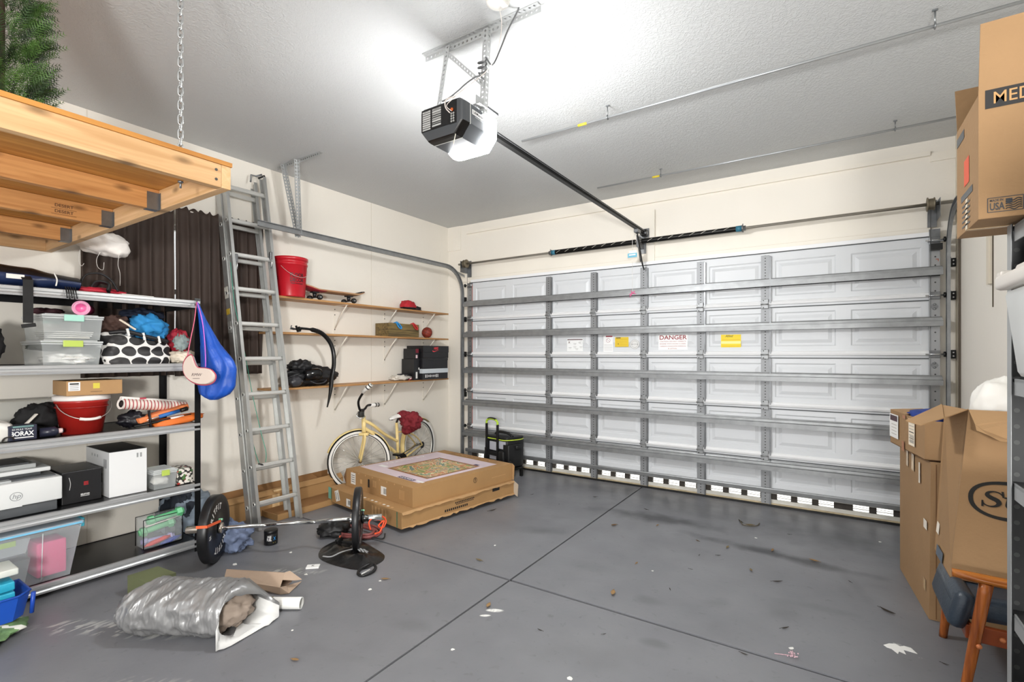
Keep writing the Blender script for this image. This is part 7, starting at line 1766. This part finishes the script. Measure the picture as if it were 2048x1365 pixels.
side(b, .28, .76, .03, .12, 1, tilt=.1); side(b, .5, .79, .06, .1, 0); side(b, .7, .80, .05, .12, 0); side(b, .1, .5, .07, .05, 1); side(b, .12, .16, .05, .06, 0); side(b, .3, .62, .004, .004, 2)
b.build('tape_patches', t, label='tape strips and paper remnants')
b = B(KRI); 
for q in (.25,):
    p = Vector((n0.x+.006, n0.y, 0)); c = p.lerp(rt0, .05); b.box((n0.x+.03, n0.y-.002, .43), (.004, .002, .84), 0)
b.box((n0.x+.2, n0.y-.012, .55), (.36, .002, .004), 0, rot=Rz(-.075)); b.build('seam_line', t)
# smaller open carton on top
t = thing('open_top_carton', 'small open brown carton with shipping labels on top of the tall carton', 'carton', (.6, 3.8, .865))
zb = .868; a0 = P(1853, 922, Z=zb); a1 = Vector((.325, 4.12, zb)); a0 = Vector((.432, 3.50, zb)); 
an_ = P(1787, 898, Z=zb)
a1 = P(1788, 900, Z=.83); a1 = a0+(a1-a0).normalized()*.60; a1.z = zb
w_ = Vector((.40, -.035, 0)); h_ = .215
a0.z = zb; 
b = B(KRAFT, KRI)
th = .005
def wallq(p, q, z0, z1, m=0, t_=th):
    d = (q-p).normalized(); nn = d.cross(ZV)*t_; b.hexa([p+ZV*0, q+ZV*0, q+nn, p+nn, p+ZV*(z1-z0), q+ZV*(z1-z0), q+nn+ZV*(z1-z0), p+nn+ZV*(z1-z0)], m)
c0_, c1_, c2_, c3_ = a0, a0+w_, a1+w_, a1
wallq(c0_, c3_, zb, zb+h_); wallq(c3_, c2_, zb, zb+h_, 0); wallq(c2_, c1_, zb, zb+h_); wallq(c1_, c0_, zb, zb+h_); b.hexa([c0_, c1_, c2_, c3_, c0_+ZV*th, c1_+ZV*th, c2_+ZV*th, c3_+ZV*th], 1)
b.build('carton_body', t)
b = B(KRAFTL); up = ZV*h_; b.slab([c3_+up, c0_.lerp(c3_, .52)+up, c0_.lerp(c3_, .5)+up+w_*.35+ZV*.02, c3_+up+w_*.4+ZV*.015], ZV, .004); b.slab([c3_+up, c2_+up, c2_+up+Vector((0, -.12, -.06)), c3_+up+Vector((.02, -.12, -.06))], ZV, .004); b.build('flap', t)
b = B(M('f0eeea', .6), M('4a3038', .6), M('b8b0a4', .6), M('efe2cc', .6), INK, M('a8683a', .4))
def sd(s, z, w, h, m, lift=.002):
    d = (c3_-c0_).normalized(); nn = ZV.cross(d).normalized(); nn = nn if nn.x < 0 else -nn; c = c0_.lerp(c3_, s)+nn*(th+lift); c.z = zb+z; b.rect(c, -d, ZV, w, h, m, lift=.0003)
sd(.84, .12, .17, .15, 0); sd(.84, .17, .14, .035, 1, .003)
for k in range(4): sd(.83, .13-.02*k, .1, .004, 2, .003)
sd(.30, .125, .10, .155, 3); 
for k in range(7): sd(.30, .18-.018*k, .08, .005, 2 if k != 3 else 4, .003)
for k in range(4): sd(.29, .10-.011*k, .07, .008, 2, .003)
sd(.55, .02, .04, .06, 5); sd(.52, .20, .05, .02, 5)
b.build('shipping_labels', t, label='white shipping labels')
cloth_blob('blue_fabric', 'blue and black fabric showing inside the open carton', 'cloth', c3_.lerp(c1_, .40)+ZV*(h_+.0), (.26, .36, .07), '28408c', 141, amp=.3, n=18)
# chair
WD = wood('b4672c', '7c3c14', 2, 1.3, rough=.25); WDX = wood('b8702c', '8a4a18', 0, 1.3, rough=.25)
t = thing('lounge_armchair', 'wooden armchair with slate blue vinyl seat carrying a large carton', 'armchair', (.66, 3.05, 0))
def leg(p0, p1, r0, r1, nm='leg'): b = B(WD); b.tube(curve_pts([p0, p0.lerp(p1, .5), p1], 4), [r0+(r1-r0)*i/8 for i in range(9)], 14); b.build(nm, t)
AZ = .475
leg(PW(1973, 1167, 2.04), Vector((.475, 2.80, .0)), .024, .017)
leg(P(1899, 1175, Y=3.27), P(1886, 1274, Z=0.0), .022, .017)
leg(Vector((.76, 2.86, AZ)), Vector((.80, 2.83, 0)), .024, .017); leg(Vector((.76, 3.28, AZ)), Vector((.80, 3.32, 0)), .024, .017)
for y, xa_ in ((2.815, .435), (3.30, .60)):
    b = B(WDX); z = AZ
    def f_(u, v):
        a = v*2*PI; x = xa_+(.845-xa_)*u; w = .026+.012*math.sin(u*PI)*(1)-.010*max(0, .2-u)/.2; 
        if u < .05: w *= .3+.7*u/.05
        return Vector((x, y-.02+w*math.cos(a), z+.035+.015*(u-.5)**2-.03*u*.3+.018*math.sin(a)))
    b.grid(f_, 22, 14, 0); b.f([b.v(f_(0, k/14)) for k in range(14)]); b.build('armrest', t)
VIN = M('2f3a46', .35, var=.12, vs=6, bump=.15, bs=80)
b = B(VIN); b.box((.655, 3.06, .355), (.42, .42, .11), 0, rot=Ry(-.05), bev=.035); b.build('seat_cushion', t, label='slate blue vinyl seat cushion')
b = B(VIN); b.box((.475, 3.05, .335), (.07, .43, .17), 0, rot=Ry(.25), bev=.03); b.build('front_bolster', t)
b = B(M('8a4220', .35), M('c87848', .4)); b.box((.67, 2.845, .255), (.34, .026, .07), 0, bev=.004); b.lathe([(.0, .0), (.012, .001), (.008, .008), (.0, .01)], (.60, 2.832, .255), n=14, m=1, axis=(0, -1, 0)); b.box((.67, 3.26, .255), (.34, .026, .07), 0, bev=.004); b.box((.50, 3.05, .25), (.026, .40, .06), 0, bev=.004)
b.lathe([(.0, .0), (.011, .001), (.008, .007), (.0, .009)], PW(1958, 1294, 2.045), n=14, m=1, axis=(0, -1, 0)); b.build('seat_frame', t)
b = B(VIN); b.box((.82, 3.06, .52), (.06, .42, .30), 0, rot=Ry(.12), bev=.02) ; b.build('back_cushion', t)
# big kraft carton sitting in the chair
t = thing('large_oval_logo_carton', 'large open brown carton with black oval logo sitting tilted on the armchair', 'carton', (.65, 3.0, .45))
bn = PW(1900, 1156, 2.28); tn = PW(1937, 820, 2.38); bf = PW(1869, 1100, 2.58); tf = PW(1888, 832, 2.62)
brr = PW(2060, 1172, 2.19)-bn; bvec = Vector((.34, -.03, -.0)); tvec = bvec
b = B(KRAFT, KRI, M('7e5a38', .8))
def quadbox(a, bq, c, d, T):   # wall as thin solid between 4 pts
    n_ = (bq-a).cross(d-a).normalized()*.005; b.hexa([a, bq, bq+n_, a+n_, d, c, c+n_, d+n_], 0)
br, tr, bfr, tfr = bn+bvec, tn+tvec*.80, bf+bvec, tf+tvec*.75
for p in (br, tr, bfr, tfr): p.x = min(p.x, .852)
for q in ((bn, br, tr, tn), (bf, bn, tn, tf), (br, bfr, tfr, tr), (bfr, bf, tf, tfr)):
    a, bq, c, d = q; n_ = (bq-a).cross(d-a).normalized()*-.004; b.hexa([a, bq, bq+n_, a+n_, d, c, c+n_, d+n_], 0)
b.hexa([bn, br, bfr, bf, bn+ZV*.004, br+ZV*.004, bfr+ZV*.004, bf+ZV*.004], 1)
b.build('carton_body', t)
fn2 = (br-bn).cross(tn-bn).normalized()
if fn2.y > 0: fn2 = -fn2
b = B(KRAFTL); fl = [tn, tr, PW(2040, 888, 2.20), PW(2000, 884, 2.22), PW(1978, 872, 2.23), PW(1953, 862, 2.27), PW(1950, 850, 2.3)]; b.slab(fl, fn2, .005); b.build('front_flap', t, label='front flap folded down')
b = B(KRAFTL); b.slab([tn, tf, PW(1884, 810, 2.60), PW(1811, 843, 2.47), PW(1841, 852, 2.36), PW(1888, 838, 2.36)], ZV, .005); b.build('side_flap', t, label='side flap sticking out to the left')
b = B(KRAFTL); cpt = PW(1879, 900, 2.30); b.tube(curve_pts([PW(1868, 905, 2.5), PW(1870, 897, 2.5), PW(1877, 893, 2.5), PW(1884, 897, 2.5), PW(1886, 906, 2.5)], 4), .008, 8, flat=.4); b.build('curled_tab', t) if False else b.bm.free()
ud = (br-bn).normalized(); vd = ((tn-bn)-ud*(tn-bn).dot(ud)).normalized(); 
b = B(M('15130f', .7), M('efe6d6', .6)); o_ = None
def onface(px, py):   # intersect pixel ray with the front face plane
    a = (px-1024)/980; bb2 = (709-py)/980; d = Vector((_R[0]*a+_W[0], _R[1]*a+_W[1], bb2)); o = Vector((0, 0, CAM_H)); t_ = (bn-o).dot(fn2)/d.dot(fn2); return o+d*t_
cA = onface(2022, 1011)+fn2*.002; L1 = onface(1936, 994); hh = (onface(1985, 966)-onface(1985, 1045)).length/2
halfw = .165; cen = L1+ud*halfw+fn2*.002
sup = []
for i in range(48):
    a = 2*PI*i/48; c_, s_ = math.cos(a), math.sin(a); sup.append(cen+ud*math.copysign(abs(c_)**.75, c_)*halfw+vd*math.copysign(abs(s_)**.9, s_)*hh)
sup = [p for p in sup]
# oval outline as a flat band
A_ = [b.v(p) for p in sup]; C_ = [b.v(cen+(p-cen)*(1-.017/max(.03, (p-cen).length))) for p in sup]
for i in range(48):
    pa, pb_ = sup[i], sup[(i+1) % 48]
    if pa.x < .85 and pb_.x < .85: b.f([A_[i], A_[(i+1) % 48], C_[(i+1) % 48], C_[i]])
b.build('oval_outline', t, label='black oval logo outline')
def stroke(b, o, u, v, pts, ws, k, m=0):
    pp = curve_pts([Vector((x, y, 0)) for x, y in pts], 5); N = len(pp); L_, R_ = [], []
    for i, p in enumerate(pp):
        d = (pp[min(i+1, N-1)]-pp[max(i-1, 0)]).normalized(); n_ = Vector((-d.y, d.x, 0)); q = i/(N-1)*(len(ws)-1); j = min(int(q), len(ws)-2); w = ws[j]+(ws[j+1]-ws[j])*(q-j)
        for s_, Q_ in ((1, L_), (-1, R_)):
            e = p+n_*w*s_; Q_.append(b.v(o+u*(e.x*k)+v*(e.y*k)))
    for i in range(N-1): b.f([L_[i], R_[i], R_[i+1], L_[i+1]], m)
def serif_st(b, o, u, v, k):
    stroke(b, o, u, v, [(.42, .26), (.28, .44), (.06, .50), (-.18, .42), (-.24, .24), (-.08, .08), (.16, -.06), (.24, -.26), (.10, -.44), (-.14, -.50), (-.38, -.40), (-.46, -.22)], [.03, .035, .04, .07, .11, .13, .13, .11, .07, .04, .035, .03], k)
    b.f([b.v(o+u*(x*k)+v*(y*k)) for x, y in ((.36, .56), (.46, .56), (.48, .16), (.40, .16))]); b.f([b.v(o+u*(x*k)+v*(y*k)) for x, y in ((-.52, -.56), (-.42, -.56), (-.42, -.14), (-.50, -.14))])
    stroke(b, o, u, v, [(.72, .42), (.66, .0), (.60, -.34), (.70, -.47), (.88, -.40), (.94, -.30)], [.09, .10, .10, .08, .05, .02], k)
    b.f([b.v(o+u*(x*k)+v*(y*k)) for x, y in ((.46, .12), (.98, .12), (1.0, .22), (.50, .22))])
b = B(M('15130f', .7)); q0 = onface(1962, 1012); q1 = onface(2030, 1012); serif_st(b, onface(1986, 999)+fn2*.003, ud*1.15, vd, .068); b.build('logo_letters', t, label='black serif letters St')
b = B(M('efe6d6', .6), M('5a6470', .6)); d_ = (bf-bn).normalized(); ln = (bf-bn).cross(tn-bn).normalized(); ln = ln if ln.x < 0 else -ln
for (s, h, w, hh_, m) in ((.85, .13, .06, .055, 0), (.6, .03, .14, .05, 1)):
    c = bn.lerp(bf, s)+ (tn-bn).normalized()*h+ln*.006; b.rect(c, -d_, (tn-bn).normalized(), w, hh_, m)
b.build('side_sticker', t)
cloth_blob('white_tshirt', 'white cloth heaped in the top of the large logo carton', 'cloth', PW(2008, 822, 2.46), (.25, .27, .34), 'f6f4ee', 151, amp=.12, fr=1.6, ridg=.05, n=34, var=.02)
# right shelving
RX0, RY1 = .465, 2.139
t = thing('right_shelving_unit', 'black steel shelving unit at the right edge of the picture', 'shelving unit', (.66, 1.5, 0))
RK = perf_mat('1c1e1f', through=False, pitch=.05, rad=.007, v0=.02, metal=.3, rough=.4); RKG = M('a4a6a6', .4, .4)
for x, y, sx, sy in ((RX0, RY1, 1, -1), (.858, RY1, -1, -1), (RX0, .55, 1, 1), (.858, .55, -1, 1)):
    b = B(RK, RKG); b.extr([(0, 0), (.04, 0), (.04, .003), (.003, .003), (.003, .04), (0, .04)], (x, y, 0), (x, y, 1.85), XV*sx, YV*sy, 0, uvs=True)
    b.bb(min(x, x-sx*.0012), max(x, x-sx*.0012), min(y, y+sy*.04), max(y, y+sy*.04), 0, 1.85, 1)
    b.build('upright', t)
for z in (.30, .655, 1.055, 1.375, 1.845):
    b = B(M('1a1b1c', .4), RKG); b.bb(RX0+.005, .855, .56, RY1-.005, z-.010, z-.002, 0); b.bb(RX0+.044, .815, RY1-.008, RY1-.004, z-.05, z, 0); b.bb(RX0+.005, RX0+.009, .592, RY1-.045, z-.05, z, 1)
    b.box((.66, RY1-.075, z-.02), (.30, .02, .016), 1) if z < 1.8 else None
    b.build('shelf', t)
# lidded tub
t = thing('white_lidded_tub', 'frosted plastic tub with thick white lid on the right shelving', 'storage box', (.63, 1.83, 1.376))
b = B(M('e4e6e4', .3, alpha=.72)); b.box((.637, 1.84, 1.376+.135), (.405, .42, .262), 0, bev=.02, taper=(.88, .88)); b.build('tub', t)
b = B(M('ded8d0', .4)); b.box((.637, 1.84, 1.376+.29), (.435, .46, .045), 0, bev=.012); b.box((.637, 1.84, 1.376+.325), (.36, .39, .03), 0, bev=.01); b.build('lid', t)
b = B(M('d6d0c8', .4), BLACKM); b.box((.45, 2.05, 1.376+.30), (.05, .05, .05), 0, bev=.008); b.lathe([(.006, 0), (.006, .003)], (.455, 2.03, 1.376+.266), n=8, m=1, axis=(0, 0, -1)); b.build('corner_latch', t)
b = B(M('f4f4f2', .5)); b.bb(.436, .4365, 1.70, 1.86, 1.45, 1.53) if False else b.box((.455, 1.80, 1.47), (.002, .14, .07), 0); b.build('paper_label', t)
t = thing('slatted_black_crate', 'black slatted crate between the tub lid and the top shelf at right', 'crate', (.66, 1.85, 1.722))
b = B(M('161616', .5), M('9a9c9a', .5), M('b86a3a', .5)); b.bb(.50, .84, 1.66, 2.04, 1.7205, 1.80, 0)
for k in range(2): b.box((.67, 2.041+.0, 1.745+.035*k), (.3, .004, .012), 1, rot=Ry(-.25))
for k in range(2): b.box((.4985, 1.9-.0*k, 1.745+.03*k), (.004, .2, .012), 1, rot=Rx(.25))
b.build('crate_body', t)
# MEDIUM carton on top
t = thing('medium_moving_box', 'open brown medium moving box on top of the right shelving', 'carton', (.6, 2.15, 1.847))
mz = 1.8475; m0 = PW(1957, 438, 1.475); mx0, my0 = m0.x, m0.y; mz = max(mz, m0.z); my1 = P(1914, 480, X=mx0).y; H_ = (438-190)/980*1.475; mx1 = .852
b = B(KRAFT, KRI, TAPE)
for a in ((mx0, mx0+.004, my0, my1), (mx1-.004, mx1, my0, my1), (mx0+.004, mx1-.004, my0, my0+.004), (mx0+.004, mx1-.004, my1-.004, my1)): b.bb(a[0], a[1], a[2], a[3], mz, mz+H_, 0)
b.bb(mx0+.004, mx1-.004, my0+.004, my1-.004, mz, mz+.005, 1); b.bb(mx0, mx1, my0, my1, mz-.002, mz-.0003, 0); b.bb(mx0-.0008, mx1, (my0+my1)/2-.012, (my0+my1)/2+.012, mz-.003, mz-.002, 2)
b.build('box_body', t)
b = B(KRAFT); zt = mz+H_; b.slab([(mx0, my0, zt), (mx1, my0, zt), (mx1, my0-.015, zt+.21), (mx0+.002, my0-.013, zt+.205)], (0, 1, 0), .004); b.build('front_flap', t)
b = B(KRAFT); b.slab([(mx0, my0+.05, zt-.003), (mx0, my1, zt-.003), (mx0-.05, my1, zt+.15), (mx0-.045, my0+.10, zt+.16)], (1, 0, 0), .004) if False else b.slab([(mx0, my1-.005, zt), (mx1, my1-.005, zt), (mx1, my1+.01, zt+.15), (mx0-.004, my1+.008, zt+.15)], (0, 1, 0), .004); b.build('rear_flap', t)
b = B(INK, M('b8905f', .8), M('d8502e', .6), M('3a3c40', .6), M('cabba0', .6))
fy = my0-.0006
b.rect((mx0+.0144+.10, fy, zt-.020), XV, ZV, .20, .056, 0); b.text('MEDIUM', (mx0+.030, fy-.0006, zt-.021), XV, ZV, .050, 1, bold=.004, align='LEFT', width=.155)
b.build('size_band', t, label='dark printed MEDIUM band')
b = B(INK, M('b8905f', .8), M('d8502e', .6), M('3a3c40', .6), M('cabba0', .6))
bx0 = mx0+.020; bz = mz+.015; q8 = .68
for a in (((bx0, bz), (.11, .002)), ((bx0, bz+.042), (.11, .002))): b.rect((bx0+.038, fy, a[0][1]), XV, ZV, .076, .002, 3)
b.rect((bx0, fy, bz+.021), XV, ZV, .002, .042, 3); b.rect((bx0+.076, fy, bz+.021), XV, ZV, .002, .042, 3)
b.text('MADE IN', (bx0+.019, fy, bz+.034), XV, ZV, .010, 3, bold=.02, width=.029); b.text('USA', (bx0+.020, fy, bz+.015), XV, ZV, .030, 3, bold=.02, width=.032)
for k in range(5): 
    pts = [Vector((bx0+.039+.0034*i, fy-.001, bz+.006+.0065*k+.003*math.sin(i*.9+k*.2))) for i in range(11)]; b.tube(pts, .0013, 4, 3)
b.rect((bx0+.046, fy-.0004, bz+.029), XV, ZV, .014, .014, 3)
b.build('origin_stamp', t, label='printed MADE IN USA stamp')
b = B(M('5b5d5e', .6), M('d8583a', .6), M('d9cbb2', .5)); fx = mx0-.0006
def sidep(y, z, w, h, m, tilt=0): b.rect((fx, y, z), Vector((0, -math.cos(tilt), math.sin(tilt))), Vector((0, math.sin(tilt), math.cos(tilt))), w, h, m)
ym = (my0+my1)/2
sidep(my1-.06, zt-.045, .11, .03, 0); b.build('side_band', t)
b = B(M('5b5d5e', .6), M('d8583a', .6)); sidep(ym+.0, mz+.19, .07, .085, 1); b.build('side_logo', t, label='orange printed logo block')
b = B(M('5b5d5e', .6), M('d8583a', .6), M('d9cbb2', .5)); sidep(ym, mz+.115, .16, .022, 0)
for k in range(5): sidep(ym+.01, mz+.085-.017*k, .11, .006, 0)
sidep(ym, mz+.05, .03, .1, 2)
b.build('side_print', t, label='grey side printing')
